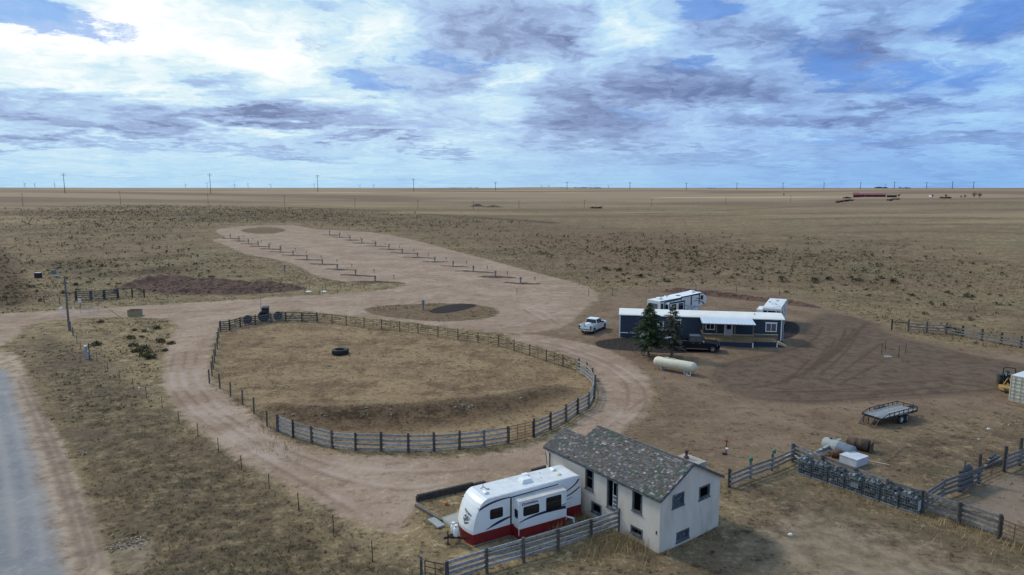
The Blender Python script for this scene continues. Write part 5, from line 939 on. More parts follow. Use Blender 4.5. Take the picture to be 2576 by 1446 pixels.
for k in range(5):
    m = MB(); m.col = (.2, .2, .2) if k % 2 else (.05, .05, .052); L = 2.6-.2*k
    if k == 0: m.cyl((-L/2, 0, 0), (L/2, 0, 0), .09, None, 10)
    else: m.box(-L/2, L/2, -.08, .08, -.05, .05)
    o = m.build('lumber', WOOD, None, (lp.x+.12*k, lp.y+.2*k, lp.z+.1+.09*k)); o.rotation_euler = (0, R(2*k-3), R(28+4*k)); tag(o, ['dark pipe nearest the camera in the lumber pile by the pen', 'grey board next to the dark pipe in the pen lumber pile', 'dark beam in the middle of the pen lumber pile', 'pale grey board behind the dark beam by the pen', 'short dark beam farthest back in the pen lumber pile'][k], 'lumber', 'lumber pile behind the pen gate')
# rear right fence, left fences
z3r = lambda x, y: (2074.6+.2609*.629*x/.629*1., 754.4+.2609*y)
fence('plank_fence', 'grey rail fence crossing the grass at the right beyond the graded yard', [(2283.8, 832.7), (2330, 836), (2378.5, 839), (2420, 847), (2468.6, 857), (2516.8, 866), (2566.4, 875), (2640, 888)], 1.5, (.35, .7, 1.1), .15, tone=.75, r=.13)
m = MB(); p0, p1 = P(2242, 830), P(2283.8, 832.7); d = p1-p0; t = thing('brace_rail', 'dark post with a single brace rail at the end of the rear fence', 'fence brace', p0); m.cyl((0, 0, -.3), (0, 0, 1.6), .1, None, 9); m.build('post', BLKPAINT, t); m = MB(); m.cyl((0, 0, 1.2), d+Vector((0, 0, 1.2)), .06, None, 8); m.build('rail', BLKPAINT, t)
fence('plank_fence', 'dark five-rail fence on the grass beside the dirt mound', [(192, 755), (229, 754.5), (262.8, 752.6), (297, 748.8)], 1.7, (.2, .55, .9, 1.25, 1.6), .14, tone=.42, r=.2, dark=.6)
wire_fence('wire_fence', 'short wire span joining the dark rail fence to the brace by the mound', [(297, 748.8), (333, 748)], 1.5, RUST, .05, 4, kinds={0, 1})
p0, p1 = P(333, 748), P(363, 748); d = p1-p0; t = thing('brace_rail', 'dark two-post brace standing before the dirt mound', 'fence brace', p0)
for q in (Vector((0, 0, 0)), d): m = MB(); m.cyl(q-Vector((0, 0, .3)), q+Vector((0, 0, 1.6)), .12, None, 9); m.build('post', BLKPAINT, t)
m = MB(); m.cyl((0, 0, 1.25), d+Vector((0, 0, 1.25)), .07, None, 8); m.build('rail', BLKPAINT, t)
gate('entrance_gate', 'grey pipe gate standing open along the entrance drive', P(201, 792), P(250, 791), 1.25, GALV, 6, 1)
gate('entrance_gate', 'dark pipe gate behind the white sign near the entrance', P(186, 776), P(234, 774), 1.35, TPOST, 4, 1)
wire_fence('wire_fence', 'wire fence between the county road bank and the dark rail fence', [(112, 762), (151, 766), (190, 758)], 1.3, TPOST, .05, 3, kinds={0})
wire_fence('wire_fence', 'distant wire fence crossing the open prairie behind the campers', [(1300, 742), (1480, 744), (1540, 744), (1632, 738), (1750, 732), (1852, 735), (1960, 745)], 1.3, TPOST, .04, 3)
def tposts(lst, label, group, h=1.4):
    for k, (x, y) in enumerate(lst):
        m = MB(); m.bar((0, 0, -.2), (0, 0, h), .05, .05, up=(1, 0, 0)); m.box(-.06, .06, -.02, .02, h*.25, h*.3); o = m.build('steel_post', TPOST, None, P(x, y)); tag(o, label, 'post', group)
tposts([(2216.8, 891.4), (2226, 882), (2259.3, 899.2), (2276.8, 890)], 'dark steel post marking the corner of a pit in the graded yard', 'four posts in the graded yard')
tposts([z for z in [(765, 738), (778.6, 730), (811, 737), (819, 728), (848, 738), (856, 728)]], 'thin dark steel post around the white lids near the drive', 'posts by the septic lids', 1.3)
for k, (x, y) in enumerate([(777, 733.8), (815, 733.6)]): m = MB(); m.lathe([(.55, 0), (.55, .08), (.4, .14), (.01, .16)], (0, 0, 0), Z, 14); tag(m.build('tank_lid', WHITE, None, P(x, y)), ('flat white tank lid nearer the dirt mound among thin posts', 'flat white tank lid nearer the pedestals among thin posts')[k], 'tank lid', 'septic tank lids')
p = P(2234, 897); m = MB(); m.lathe([(.5, -.05), (.5, .05), (.4, .08), (.01, .09)], (0, 0, 0), Z, 16); tag(m.build('tank_lid', mat('dull_lid', (.22, .21, .2), .8), None, p), 'pale round lid on the ground between the four yard posts', 'tank lid')
p = P(2305, 897)
# ------------------------------------------------------------------ stone crates
STONE = mat('grey_rubble_stone', (.12, .125, .13), .9, .3, 5, tint=True, bump=.4); CRATEW = mat('crate_wire', (.2, .22, .23), .6, .2, 5, metal=.2)
ca, cb = P(2002, 1190), P(2311, 1297); du = (cb-ca); Lc = du.length/7; du.normalize(); rot = math.atan2(du.y, du.x)
def crate(seed):
    q = random.Random(seed); t = thing('stone_crate', 'wire crate', 'crate', (0, 0, 0)); L, D_, H_ = Lc*.87, .95, 1.0
    m = MB(); m.box(-.04, L+.04, -.05, D_, .0, .1); m.build('pallet', mat('grey_pallet_wood', (.16, .16, .165), .9, .3, 6), t); m = MB()
    def stone(c, s):
        kk = q.uniform(.3, 1.7)*(2.6 if q.random() < .1 else 1); m.col = tuple(k*kk for k in (.08, .088, .095)); p = []
        e = Matrix.Rotation(q.uniform(0, 6), 3, (q.uniform(-1, 1), q.uniform(-1, 1), q.uniform(.1, 1))); h = [s*q.uniform(.6, 1.2) for _ in range(3)]
        for z_ in (-1, 1):
            for x_, y_ in ((-1, -1), (1, -1), (1, 1), (-1, 1)): p.append(Vector(c)+e @ Vector((x_*h[0]*q.uniform(.7, 1), y_*h[1]*q.uniform(.7, 1), z_*h[2]*q.uniform(.7, 1))))
        m.hexa(p)
    for i in range(7):
        for k in range(6):
            stone((.14+(L-.28)*i/6, q.uniform(.12, .2), .2+.7*k/5+q.uniform(-.04, .04)), q.uniform(.06, .11))
            if i < 6: stone((q.choice((.14, L-.14)), .12+(D_-.2)*i/5, .2+.7*k/5), q.uniform(.06, .11))
    for i in range(60): stone((q.uniform(.15, L-.15), q.uniform(.15, D_-.15), q.uniform(.84, 1.14)), q.uniform(.07, .14))
    m.col = (.03, .032, .035); m.box(.18, L-.18, .24, D_-.18, .1, .85); m.build('rubble', STONE, t); m = MB()  # near-black core painted as the shade between the stones
    for k in range(6): z = .1+H_*k/5*.9; m.tube([(0, 0, z), (L, 0, z), (L, D_, z), (0, D_, z), (0, 0, z)], .009, 4)
    for k in range(8): x = L*k/7; m.cyl((x, 0, .1), (x, 0, 1.), .009, None, 4, False); m.cyl((x, D_, .1), (x, D_, 1.), .011, None, 4, False)
    for k in range(1, 6): y = D_*k/6; m.cyl((0, y, .1), (0, y, 1.), .011, None, 4, False); m.cyl((L, y, .1), (L, y, 1.), .011, None, 4, False)
    m.build('wire_cage', CRATEW, t); return t
P3 = [crate(1), crate(2), crate(3)]; CL = ['nearest the short board fence, at the far row end', 'second from the far end of the row', 'third from the far end of the row', 'in mid row with a grey plate on its front', 'third from the near end of the row', 'second from the near end of the row', 'with a white end panel at the near row end']
for k in range(7):
    t = P3[k] if k < 3 else copy_tree(P3[k % 3]); t.location = ca+du*Lc*k; t.location.z = float(T(t.location.x, t.location.y)); t.rotation_euler = (0, 0, rot+R(random.uniform(-3, 3))); tag(t, 'stone-filled wire crate '+CL[k], 'crate', 'wire crates of stone along the fence')
    if k == 3: m = MB(); m.box(.35, .85, -.03, -.012, .4, .75); m.build('plate', mat('grey_sign_plate', (.2, .22, .23), .6), t)
    if k == 6: m = MB(); m.box(Lc*.87+.018, Lc*.87+.036, .1, .9, .2, .85); m.build('end_panel', mat('bluish_white_board', (.5, .53, .6), .7), t)
# ------------------------------------------------------------------ scrap behind the crates
zc_ = lambda x, y: ((3150+x/4.018)*.62866, (1720+y/4.018)*.62866)
GREYT = mat('faded_grey_tank', (.24, .265, .28), .6, .15, 2, dirt=(.5, .5, .48), dirtamt=.35); RUSTD = mat('rusted_drum', (.085, .055, .038), .9, .4, 4, dirt=(.16, .08, .04), dirtamt=.5)
a, b = P(*zc_(600, 310)), P(*zc_(1040, 470)); u = (b-a); L = u.length; t = thing('old_tank', 'grey cylindrical steel tank lying in the scrap behind the stone crates', 'tank', (a+b)/2+Vector((0, 0, .5)), math.atan2(u.y, u.x))
m = MB(); m.lathe([(.3, -L/2-.12), (.46, -L/2-.05), (.5, -L/2), (.5, -.06), (.515, -.05), (.515, .05), (.5, .06), (.5, L/2), (.44, L/2+.015), (.01, L/2+.03)], (0, 0, 0), X, 24); m.build('shell', GREYT, t); m = MB(); m.cyl((-L*.3, 0, .48), (-L*.3, 0, .58), .09); m.build('cap', BLKPAINT, t)
a, b = P(*zc_(960, 265)), P(*zc_(1310, 345)); u = b-a; L = u.length; t = thing('rusty_drum', 'brown rusted drum lying behind the grey tank', 'drum', (a+b)/2+Vector((0, 0, .45)), math.atan2(u.y, u.x)); m = MB(); m.lathe([(.4, -L/2), (.45, -L/2+.03), (.44, -L*.15), (.465, -L*.13), (.44, -L*.1), (.44, L*.16), (.465, L*.18), (.44, L*.2), (.45, L/2-.03), (.41, L/2)], (0, 0, 0), X, 22); m.build('shell', RUSTD, t); m = MB(); m.box(L/2+.12, L/2+.2, -.45, .45, -.42, .3); m.build('end_plate', RUSTD, t)
a, b = P(*zc_(1110, 615)), P(*zc_(1285, 555)); u = b-a; t = thing('chest_freezer', 'white chest freezer lying among the scrap beside the board fence', 'freezer', a, math.atan2(u.y, u.x)); m = MB(); L = u.length*1.05; m.box(0, L, 0, 1.35, 0, .52); m.build('body', mat('chalky_white_enamel', (.5, .52, .57), .5, .08, 3, dirt=(.3, .28, .27), dirtamt=.4), t, bevel=.03); m = MB(); m.box(-.02, L+.02, -.02, 1.37, .53, .62); m.build('lid', MATS['chalky_white_enamel'], t, bevel=.02)
p = P(*zc_(800, 440)); t = thing('rusty_barrel', 'small reddish rusted barrel lying under the boards behind the crates', 'barrel', p+Vector((0, 0, .3)), R(-10)); m = MB(); m.lathe([(.24, -.5), (.28, -.46), (.27, 0), (.285, .02), (.27, .05), (.28, .46), (.24, .5)], (0, 0, 0), (1, .1, .18), 16); m.build('shell', mat('red_rust', (.12, .05, .035), .9, .4, 4), t)
for k in range(7):
    m = MB(); q = [.5, .3, .34, .22, .42, .28, .36][k]; m.col = (q*.75, q*.78, q*.8); L = 2.6-.22*(k % 3); m.box(-L/2, L/2, -.11, .11, -.025, .025); p = P(*zc_(600+18*k, 395-9*k)); o = m.build('board', WOOD, None, (p.x, p.y, p.z+.24+.065*k)); o.rotation_euler = (0, R(-3), R(14+4*k)); tag(o, ['lowest grey board of the scrap pile behind the crates', 'second lowest board in the scrap pile behind the crates', 'long dark board low in the scrap pile behind the crates', 'dark middle board across the scrap pile by the grey tank', 'pale board in the scrap pile resting against the grey tank', 'grey board next to the topmost one in the scrap pile', 'topmost grey board of the scrap pile behind the crates'][k], 'board', 'boards in the scrap pile')
for k in range(3): m = MB(); m.col = (.5, .42, .32); m.box(-.7, .7, -.06, .06, -.02, .02); p = P(*zc_(120+25*k, 452-14*k)); o = m.build('lath', WOOD, None, (p.x, p.y, p.z+.05+.04*k)); o.rotation_euler = (0, 0, R(-38+5*k)); tag(o, ['lowest pale lath beside the first stone crate', 'middle pale lath beside the first stone crate', 'upper pale lath beside the first stone crate'][k], 'lath', 'laths by the fence corner')
p = P(*zc_(1420, 530)); m = MB(); m.col = (.5, .44, .36); m.cyl((-.9, 0, .05), (.9, 0, .06), .03, None, 6); o = m.build('pole', WOOD, None, p); o.rotation_euler = (0, 0, R(-35)); tag(o, 'thin pale pole lying on the grass beside the white freezer', 'pole')
# ------------------------------------------------------------------ flatbed trailer
q0 = Vector((30.55, 57.55, 0)); fl = thing('flatbed_trailer', 'black flatbed trailer with grey plank deck and lowered ramps', 'trailer', (30.25, 57.6, float(T(30.2, 57.6))), R(29)); FL, FW = 4.95, 1.82
m = MB()
for y in (0, -FW): m.box(0, FL, y-.04, y+.04, .62, .76)
for x in (0, FL): m.box(x-.04, x+.04, -FW, 0, .62, .76)
for k in range(1, 6): m.box(FL*k/6-.03, FL*k/6+.03, -FW, 0, .6, .68)
m.build('chassis', BLKPAINT, fl); m = MB()
for k in range(10): q = random.uniform(.75, 1.2); m.col = (.22*q, .225*q, .235*q); y = -FW+.05+(FW-.1)*k/10; m.box(.03, FL-.05, y+.004, y+(FW-.1)/10-.004, .74, .785)
m.build('deck_board', mat('grey_trailer_deck', (.23, .235, .245), .85, .3, 3, tint=True, stretch=(.4, 3, 1)), fl)
for y in (0, -FW):
    m = MB(); m.bar((1.0, y, 1.06), (FL, y, 1.06), .05, .06); m.bar((.0, y, .8), (1.0, y, 1.06), .05, .06)
    for k in range(7): x = 1.0+(FL-1.0)*k/6; m.box(x-.025, x+.025, y-.025, y+.025, .76, 1.04)
    m.build('side_rail', BLKPAINT, fl)
m = MB(); m.bar((FL, 0, 1.06), (FL, -FW, 1.06), .05, .06)
for k in (1, 2): y = -FW*k/3; m.box(FL-.025, FL+.025, y-.025, y+.025, .76, 1.04)
m.build('front_rail', BLKPAINT, fl)
for s, y in ((-1, -FW-.14), (1, .14)):
    for x in (2.35, 3.1):
        m = MB(); r = .36; m.lathe([(r*.6, -.1), (r*.94, -.1), (r, -.05), (r, .05), (r*.94, .1), (r*.62, .1)], (x, y, r), (0, s, 0), 18); wh = m.build('wheel', BLACK, fl); m = MB(); m.lathe([(.04, .1), (.2, .085), (.225, .1)], (x, y, r), (0, s, 0), 14, True); m.build('rim', WHITE, wh)
    m = MB(); m.bar((1.95, y, .8), (3.5, y, .8), .26, .03); m.build('mudguard', BLKPAINT, fl)
for y in (-.42, -1.4):
    m = MB()
    for dy in (-.22, .22): m.bar((.0, y+dy, .66), (-.75, y+dy, .02), .05, .05); m.bar((-.02, y+dy, .62), (-.08, y+dy, .0), .05, .05, up=(1, 0, 0))
    for k in range(6): f = (k+.5)/6; m.bar((-.75*f, y-.22, .66-.64*f), (-.75*f, y+.22, .66-.64*f), .05, .03)
    m.build('ramp', BLKPAINT, fl)
m = MB(); m.bar((FL, -.5, .66), (FL+1.1, -FW/2, .62), .07, .1); m.bar((FL, -FW+.5, .66), (FL+1.1, -FW/2, .62), .07, .1); m.cyl((FL+.9, -FW/2, .03), (FL+.9, -FW/2, .9), .04); m.build('tongue', BLKPAINT, fl)
# ------------------------------------------------------------------ tractor with rotary mower, container
DKG = mat('dark_green_tractor', (.012, .03, .022), .45, .2, 4); YEL = mat('rusty_yellow_deck', (.33, .2, .06), .7, .2, 4, dirt=(.12, .06, .03), dirtamt=.6)
tc = P(2529, 975); tt = thing('tractor', 'dark green tractor with roll bar parked behind the container', 'tractor', (tc.x+.35, tc.y+.3, tc.z), R(62))
def twheel(x, y, r, w_, s):
    m = MB(); m.lathe([(r*.55, -w_/2), (r*.92, -w_/2), (r, -w_*.3), (r, w_*.3), (r*.92, w_/2), (r*.55, w_/2)], (x, y, r), (0, s, 0), 20)
    for k in range(18): a_ = 2*PI*k/18; m.bar((x+math.cos(a_)*r*1.0, y-w_*.4, r+math.sin(a_)*r), (x+math.cos(a_+.12)*r*1.0, y+w_*.4, r+math.sin(a_+.12)*r), .05, .07, up=(math.cos(a_), 0, math.sin(a_)))
    wh = m.build('wheel', BLACK, tt); m = MB(); m.lathe([(.06, w_*.42), (r*.5, w_*.3), (r*.56, w_*.5)], (x, y, r), (0, s, 0), 14); m.build('rim', mat('yellow_rim', (.3, .22, .05), .6), wh)
for s in (-1, 1): twheel(0, s*.62, .62, .36, s); twheel(1.75, s*.55, .36, .24, s)
m = MB(); m.hexa([(.5, -.3, .55), (2.2, -.26, .6), (2.2, .26, .6), (.5, .3, .55), (.5, -.3, 1.15), (2.15, -.24, 1.02), (2.15, .24, 1.02), (.5, .3, 1.15)]); m.build('hood', DKG, tt, bevel=.05); m = MB(); m.box(-.4, .6, -.25, .25, .4, .75); m.build('axle_housing', BLKPAINT, tt)
for s in (-1, 1): m = MB(); m.hexa([(-.5, s*.62-.2, 1.2), (.45, s*.62-.2, 1.2), (.45, s*.62+.2, 1.2), (-.5, s*.62+.2, 1.2), (-.35, s*.62-.2, 1.3), (.3, s*.62-.2, 1.3), (.3, s*.62+.2, 1.3), (-.35, s*.62+.2, 1.3)]); m.build('fender', DKG, tt)
m = MB(); m.box(-.3, .15, -.24, .24, .85, .95); m.box(-.36, -.26, -.24, .24, .95, 1.35); m.build('seat', BLACK, tt, bevel=.03); m = MB(); m.tube([(-.42, -.5, .8), (-.45, -.5, 2.0), (-.45, -.4, 2.1), (-.45, .4, 2.1), (-.45, .5, 2.0), (-.42, .5, .8)], .045, 8); m.build('roll_bar', BLKPAINT, tt); m = MB(); m.cyl((.75, 0, 1.1), (.5, 0, 1.4), .03); m.lathe([(.2, 0), (.2, .03)], (.48, 0, 1.41), (-.4, 0, .5), 14); m.build('steering_wheel', BLACK, tt)
m = MB(); m.box(-.46, -.4, .2, .28, 1.25, 1.33); m.box(-.46, -.4, .2, .28, 1.5, 1.56); m.build('work_lamp', mat('lamp_glass', (.62, .64, .66), .12), tt)
mw = thing('rotary_mower', 'rusty yellow rotary mower hitched behind the dark tractor', 'mower', (tc.x+.35, tc.y+.3, tc.z), R(62)); m = MB(); m.plate((-1.75, .1, .38), X, Y, [(-.75, -.5), (-.3, -.8), (.6, -.8), (.75, -.4), (.75, .4), (.6, .8), (-.3, .8), (-.75, .5)], .07); m.build('deck', YEL, mw); m = MB(); m.ring((-1.75, .1, .14), X, Y, [(-.75, -.5), (-.3, -.8), (.6, -.8), (.75, -.4), (.75, .4), (.6, .8), (-.3, .8), (-.75, .5)], [(-.71, -.48), (-.28, -.76), (.58, -.76), (.71, -.38), (.71, .38), (.58, .76), (-.28, .76), (-.71, .48)], .24); m.build('skirt', YEL, mw); m = MB(); m.bar((-1.2, -.3, .5), (-.45, 0, 1.05), .06, .08); m.bar((-1.2, .5, .5), (-.45, .05, 1.05), .06, .08); m.bar((-1.4, .1, .5), (-.5, .1, .5), .12, .12); m.build('hitch_frame', YEL, mw); m = MB(); m.lathe([(.14, -.05), (.14, .05)], (-2.7, .5, .14), Y, 14); m.bar((-2.4, .5, .45), (-2.7, .5, .2), .06, .06); m.build('tail_wheel', BLACK, mw)
k0 = Vector((47.31, 63.66, 0)); CONT = mat('cream_container_paint', (.5, .48, .38), .6, .08, 1.5, dirt=(.2, .15, .1), dirtamt=.35)
cn = thing('shipping_container', 'cream shipping container with corrugated doors cut by the right edge', 'container', (k0.x, k0.y, float(T(k0.x, k0.y))), R(33))
m = MB(); CL_, CWd, CHt = 6.06, 2.44, 2.5; n = 24; vs = []; pr = []
for k in range(n):
    x = CL_*k/n; s = CL_/n; pr += [(x, 0), (x+s*.3, 0), (x+s*.42, .035), (x+s*.88, .035)]
pr.append((CL_, 0)); K = len(pr)
for yb, sg in ((0, -1), (-CWd, 1)):
    vs = [(x, yb+sg*d, z) for z in (.12, CHt-.08) for x, d in pr]; m.add(vs, [(k, k+1, K+k+1, K+k) for k in range(K-1)])
m.box(0.02, CL_, -CWd+.05, -.05, .1, CHt-.05); m.build('body', CONT, cn); m = MB(); m.box(-.02, CL_, -CWd-.02, .02, CHt-.06, CHt); m.build('roof', mat('pale_container_roof', (.58, .6, .62), .5, .06, 2), cn); m = MB()
for y in (0, -CWd): m.box(-.04, .1, y-.05, y+.05, 0, CHt+.01)
m.box(-.03, .1, -CWd, 0, 0, .13); m.box(-.03, .1, -CWd, 0, CHt-.12, CHt-.005); m.build('corner_frame', CONT, cn)
for s in (0, 1):
    m = MB(); y0 = -.06-s*1.17; m.box(-.01, .02, y0-1.14, y0, .14, CHt-.13)
    for z in np.linspace(.35, 2.1, 6): m.hexa([(-.035, y0-1.08, z), (-.01, y0-1.08, z-.05), (-.01, y0-.06, z-.05), (-.035, y0-.06, z), (-.035, y0-1.08, z+.12), (-.01, y0-1.08, z+.17), (-.01, y0-.06, z+.17), (-.035, y0-.06, z+.12)])
    d_ = m.build('door', CONT, cn); m = MB()
    for yy in (y0-.28, y0-.8): m.cyl((-.06, yy, .1), (-.06, yy, CHt-.06), .022, None, 7); m.bar((-.06, yy, 1.0), (-.06, yy-.3, 1.0), .03, .04)
    m.build('lock_bar', GALV, d_)
# ------------------------------------------------------------------ tyres, tanks, poles around the pen
def tyre_mesh(r, w_, seed=0):
    m = MB(); m.lathe([(r*.58, -w_*.42), (r*.75, -w_/2), (r*.94, -w_*.46), (r, -w_*.36), (r, w_*.36), (r*.94, w_*.46), (r*.75, w_/2), (r*.58, w_*.42), (r*.56, 0), (r*.58, -w_*.42)], (0, 0, 0), Z, 28, False)
    for k in range(26): a_ = 2*PI*k/26; s = 1 if k % 2 else -1; m.bar((math.cos(a_)*r, math.sin(a_)*r, s*.02), (math.cos(a_+.1)*r, math.sin(a_+.1)*r, s*w_*.44), .07, .05, up=(math.cos(a_), math.sin(a_), 0))
    return m
p = P(856, 890); o = tyre_mesh(1.0, .62).build('worn_tyre', BLACK, None, (p.x, p.y, p.z+.31)); tag(o, 'big black tractor tyre lying flat inside the round pen', 'tyre')
BT = mat('dusty_blue_black_rubber', (.025, .027, .034), .85, .2, 6, dirt=(.06, .06, .065), dirtamt=.3)
for k, (x, y, r) in enumerate([(623.3, 815.5, .62), (664, 811, .84), (699.5, 806.5, .64)]):
    p = P(x, y); b = Vector((p.x, p.y, 0)).normalized(); p = p+b*.75; o = tyre_mesh(r, .42).build('worn_tyre', BT, None, (p.x, p.y, float(T(p.x, p.y))+r*.97)); o.rotation_euler = (R(80), 0, math.atan2(b.y, b.x)-PI/2+R(15)); tt2 = MB(); tt2.cyl((0, 0, -.06), (0, 0, .06), r*.6, None, 20); tt2.build('centre_plate', BT, o); tag(o, ['smaller dark tyre standing behind the pen fence, nearest the drive', 'largest dark tyre standing behind the pen fence below the black bin', 'dark tyre standing behind the pen fence right of the black bin'][k], 'tyre', 'tyres leaning behind the pen fence')
p = P(668.5, 798); t = thing('trash_bin', 'black square bin with a slanted lid behind the pen tyres', 'bin', p, R(10)); m = MB(); m.hexa([(-.45, -.4, 0), (.45, -.4, 0), (.45, .4, 0), (-.45, .4, 0), (-.52, -.45, 1.45), (.52, -.45, 1.45), (.52, .45, 1.6), (-.52, .45, 1.6)]); m.build('body', BLKPAINT, t, bevel=.04); m = MB(); m.hexa([(-.55, -.48, 1.47), (.55, -.48, 1.47), (.55, .48, 1.62), (-.55, .48, 1.62), (-.45, -.35, 1.62), (.45, -.35, 1.62), (.45, .48, 1.75), (-.45, .48, 1.75)]); m.build('lid', BLKPAINT, t)
p = P(657, 794); hh = zrow(p, 736)-p.z; t = thing('light_pole', 'thin grey light pole standing beside the black bin', 'light pole', p); m = MB(); m.cyl((0, 0, -.2), (0, 0, hh), .06, .045, 8); m.build('pole', GALV, t); m = MB(); m.box(-.2, .25, -.1, .1, hh-.02, hh+.1); m.build('lamp_head', BLKPAINT, t)
p = P(174.5, 832); hh = zrow(p, 694)-p.z; t = thing('utility_pole', 'tall weathered utility pole with a guy wire at the entrance', 'utility pole', p); m = MB(); m.cyl((0, 0, -.3), (0, 0, hh), .16, .11, 10); m.build('pole', mat('grey_pole_wood', (.15, .145, .14), .9, .25, 4, stretch=(1, 1, .2)), t); g_ = P(310, 803)-p; m = MB(); m.cyl((0, 0, hh*.97), g_, .012, None, 5); m.cyl(g_+(Vector((0, 0, hh*.97))-g_)*.0, g_+(Vector((0, 0, hh*.97))-g_)*.25, .03, None, 6); m.build('guy_wire', RUST, t); m = MB(); m.bar((0, 0, hh-.15), (-1.4, .2, hh+.05), .08, .08); m.box(-1.7, -1.3, .1, .3, hh-.05, hh+.1); m.build('lamp_arm', GALV, t)
p = P(220, 902); t = thing('meter_pedestal', 'grey meter pedestal with white-capped pipe on the ditch fence line', 'meter post', p); m = MB(); m.box(-.2, .2, -.14, .14, 0, .9); m.build('cabinet', GALV, t); m = MB(); m.cyl((-.08, -.1, .9), (-.08, -.1, 1.5), .16, None, 10); m.build('meter', GALV, t); m = MB(); m.cyl((-.08, -.1, 1.5), (-.08, -.1, 1.58), .17, None, 10); m.build('cap', WHITE, t); m = MB(); m.cyl((.2, .1, -.2), (.2, .1, 1.85), .05); m.bar((.2, .1, 1.7), (.42, .1, 1.7), .06, .1); m.build('conduit', TPOST, t)
p = P(340, 794.5); t = thing('wooden_crate', 'open-topped tan wooden crate box at the edge of the entrance drive', 'crate', p, R(6)); PLY = mat('tan_plywood', (.28, .22, .12), .8, .12, 3); m = MB()
for (x0, x1, y0, y1) in ((-.85, .85, -.7, -.66), (-.85, .85, .66, .7), (-.85, -.81, -.66, .66), (.81, .85, -.66, .66)): m.box(x0, x1, y0, y1, 0, .95)
m.build('side_panel', PLY, t); m = MB(); m.ring((0, 0, .95), X, Y, [(-.9, -.75), (.9, -.75), (.9, .75), (-.9, .75)], [(-.78, -.62), (.78, -.62), (.78, .62), (-.78, .62)], .06); m.build('rim', mat('dark_rim_board', (.1, .08, .05), .85), t); m = MB(); m.box(-.8, .8, -.65, .65, .6, .66); m.build('fill', PLY, t)
p = P(96.5, 698.5); t = thing('equipment_cabinet', 'black boxy cabinet with a pale top on the grass at the left', 'cabinet', p); m = MB(); m.box(-.6, .6, -.45, .45, 0, 1.1); m.build('body', BLKPAINT, t); m = MB(); m.box(-.68, .68, -.5, .5, 1.1, 1.18); m.build('top', GALV, t)
p = P(136, 696); t = thing('pedestal_box', 'small grey-green pedestal box right of the black cabinet', 'pedestal box', p); m = MB(); m.box(-.07, .07, -.07, .07, -.1, .7); m.build('post', TPOST, t); m = MB(); m.box(-.42, .42, -.25, .25, .55, 1.55); m.build('box', mat('grey_green_box', (.12, .17, .16), .6), t)
p = P(154, 794.5); t = thing('mailbox', 'rounded white mailbox on a pale post by the entrance', 'mailbox', p); m = MB(); m.cyl((0, 0, -.2), (0, 0, 1.1), .07); m.build('post', WHITE, t); m = MB(); pts = [(-.16, 0), (.16, 0), (.16, .14)]+[(.16*math.cos(PI*k/8), .14+.16*math.sin(PI*k/8)) for k in range(1, 8)]+[(-.16, .14)]; m.plate((0, .25, 1.1), X, Z, pts, .5); m.build('box', WHITE, t)
p = P(202.5, 775); t = thing('notice_sign', 'small plain white sign on a post by the entrance gates', 'sign', p); m = MB(); m.cyl((0, 0, -.2), (0, 0, 1.2), .05); m.build('post', TPOST, t); m = MB(); m.box(-.28, .28, -.07, -.05, .9, 1.6); m.build('board', WHITE, t)
m = MB(); m.cyl((0, 0, -.2), (0, 0, 1.3), .09, .08, 8); tag(m.build('marker_post', WHITE, None, P(186, 794)), 'pale wooden post beside the open entrance gate', 'post')
# ------------------------------------------------------------------ camping pedestals
PEDM = mat('grey_pedestal', (.2, .205, .21), .6, .12, 3)
def pedestal():
    t = thing('power_pedestal', 'grey power pedestal', 'power pedestal', (0, 0, 0)); m = MB(); m.box(-.13, .13, -.1, .1, -.1, 1.42); m.build('post', PEDM, t); m = MB(); m.box(-.2, .2, -.19, .11, .8, 1.42); m.build('meter_box', PEDM, t); return t
def spigot(): t = thing('water_spigot', 'dark spigot', 'water spigot', (0, 0, 0)); m = MB(); m.cyl((0, 0, -.1), (0, 0, .75), .06); m.build('pipe', RUST, t); m = MB(); m.bar((-.16, 0, .72), (.16, 0, .78), .1, .12); m.build('head', mat('dark_red_spigot', (.07, .02, .018), .6), t); return t
pp, sp_ = pedestal(), spigot(); first = True; LEFT = [('left', PEDLW), ('right', PEDRW)]
for row, lst in LEFT:
    n = len(lst)
    for i, p in enumerate(lst):
        k = n-1-i; rn = 'shorter row beside the dirt mound' if row == 'left' else 'longer row through the gravel pad'
        t = pp if first else copy_tree(pp); t.location = p; t.rotation_euler = (0, 0, R(25)); s = 1.25 if i < 6 else 1.0; t.scale = (1, 1, s); tag(t, f'grey power pedestal, {ORD[k]} from the near end of the {rn}', 'power pedestal', 'power pedestals on the gravel pad')
        q = p+SPIG*random.uniform(.85, 1.1); q.z = float(T(q.x, q.y)); t = sp_ if first else copy_tree(sp_); first = False; t.location = q; tag(t, f'dark spigot by {ORD[k]} pedestal from the near end of the {rn.split()[0]} pedestal row', 'water spigot', 'water spigots on the gravel pad')
t = copy_tree(pp); t.location = P(1064, 780); t.scale = (1, 1, 1.2); tag(t, 'grey-green power pedestal on the grassy island beside the dark gravel patch', 'power pedestal')
t = copy_tree(pp); t.location = P(716, 684.5); t.scale = (1, 1, 1.25); tag(t, 'lone pedestal post on the grass between the dirt mound and the pedestals', 'power pedestal')
SOIL = mat('dark_turned_soil', lin(78, 62, 52, .82), .95, .3, 1.5, bump=.5, dirt=lin(110, 92, 76, .85), dirtamt=.6)
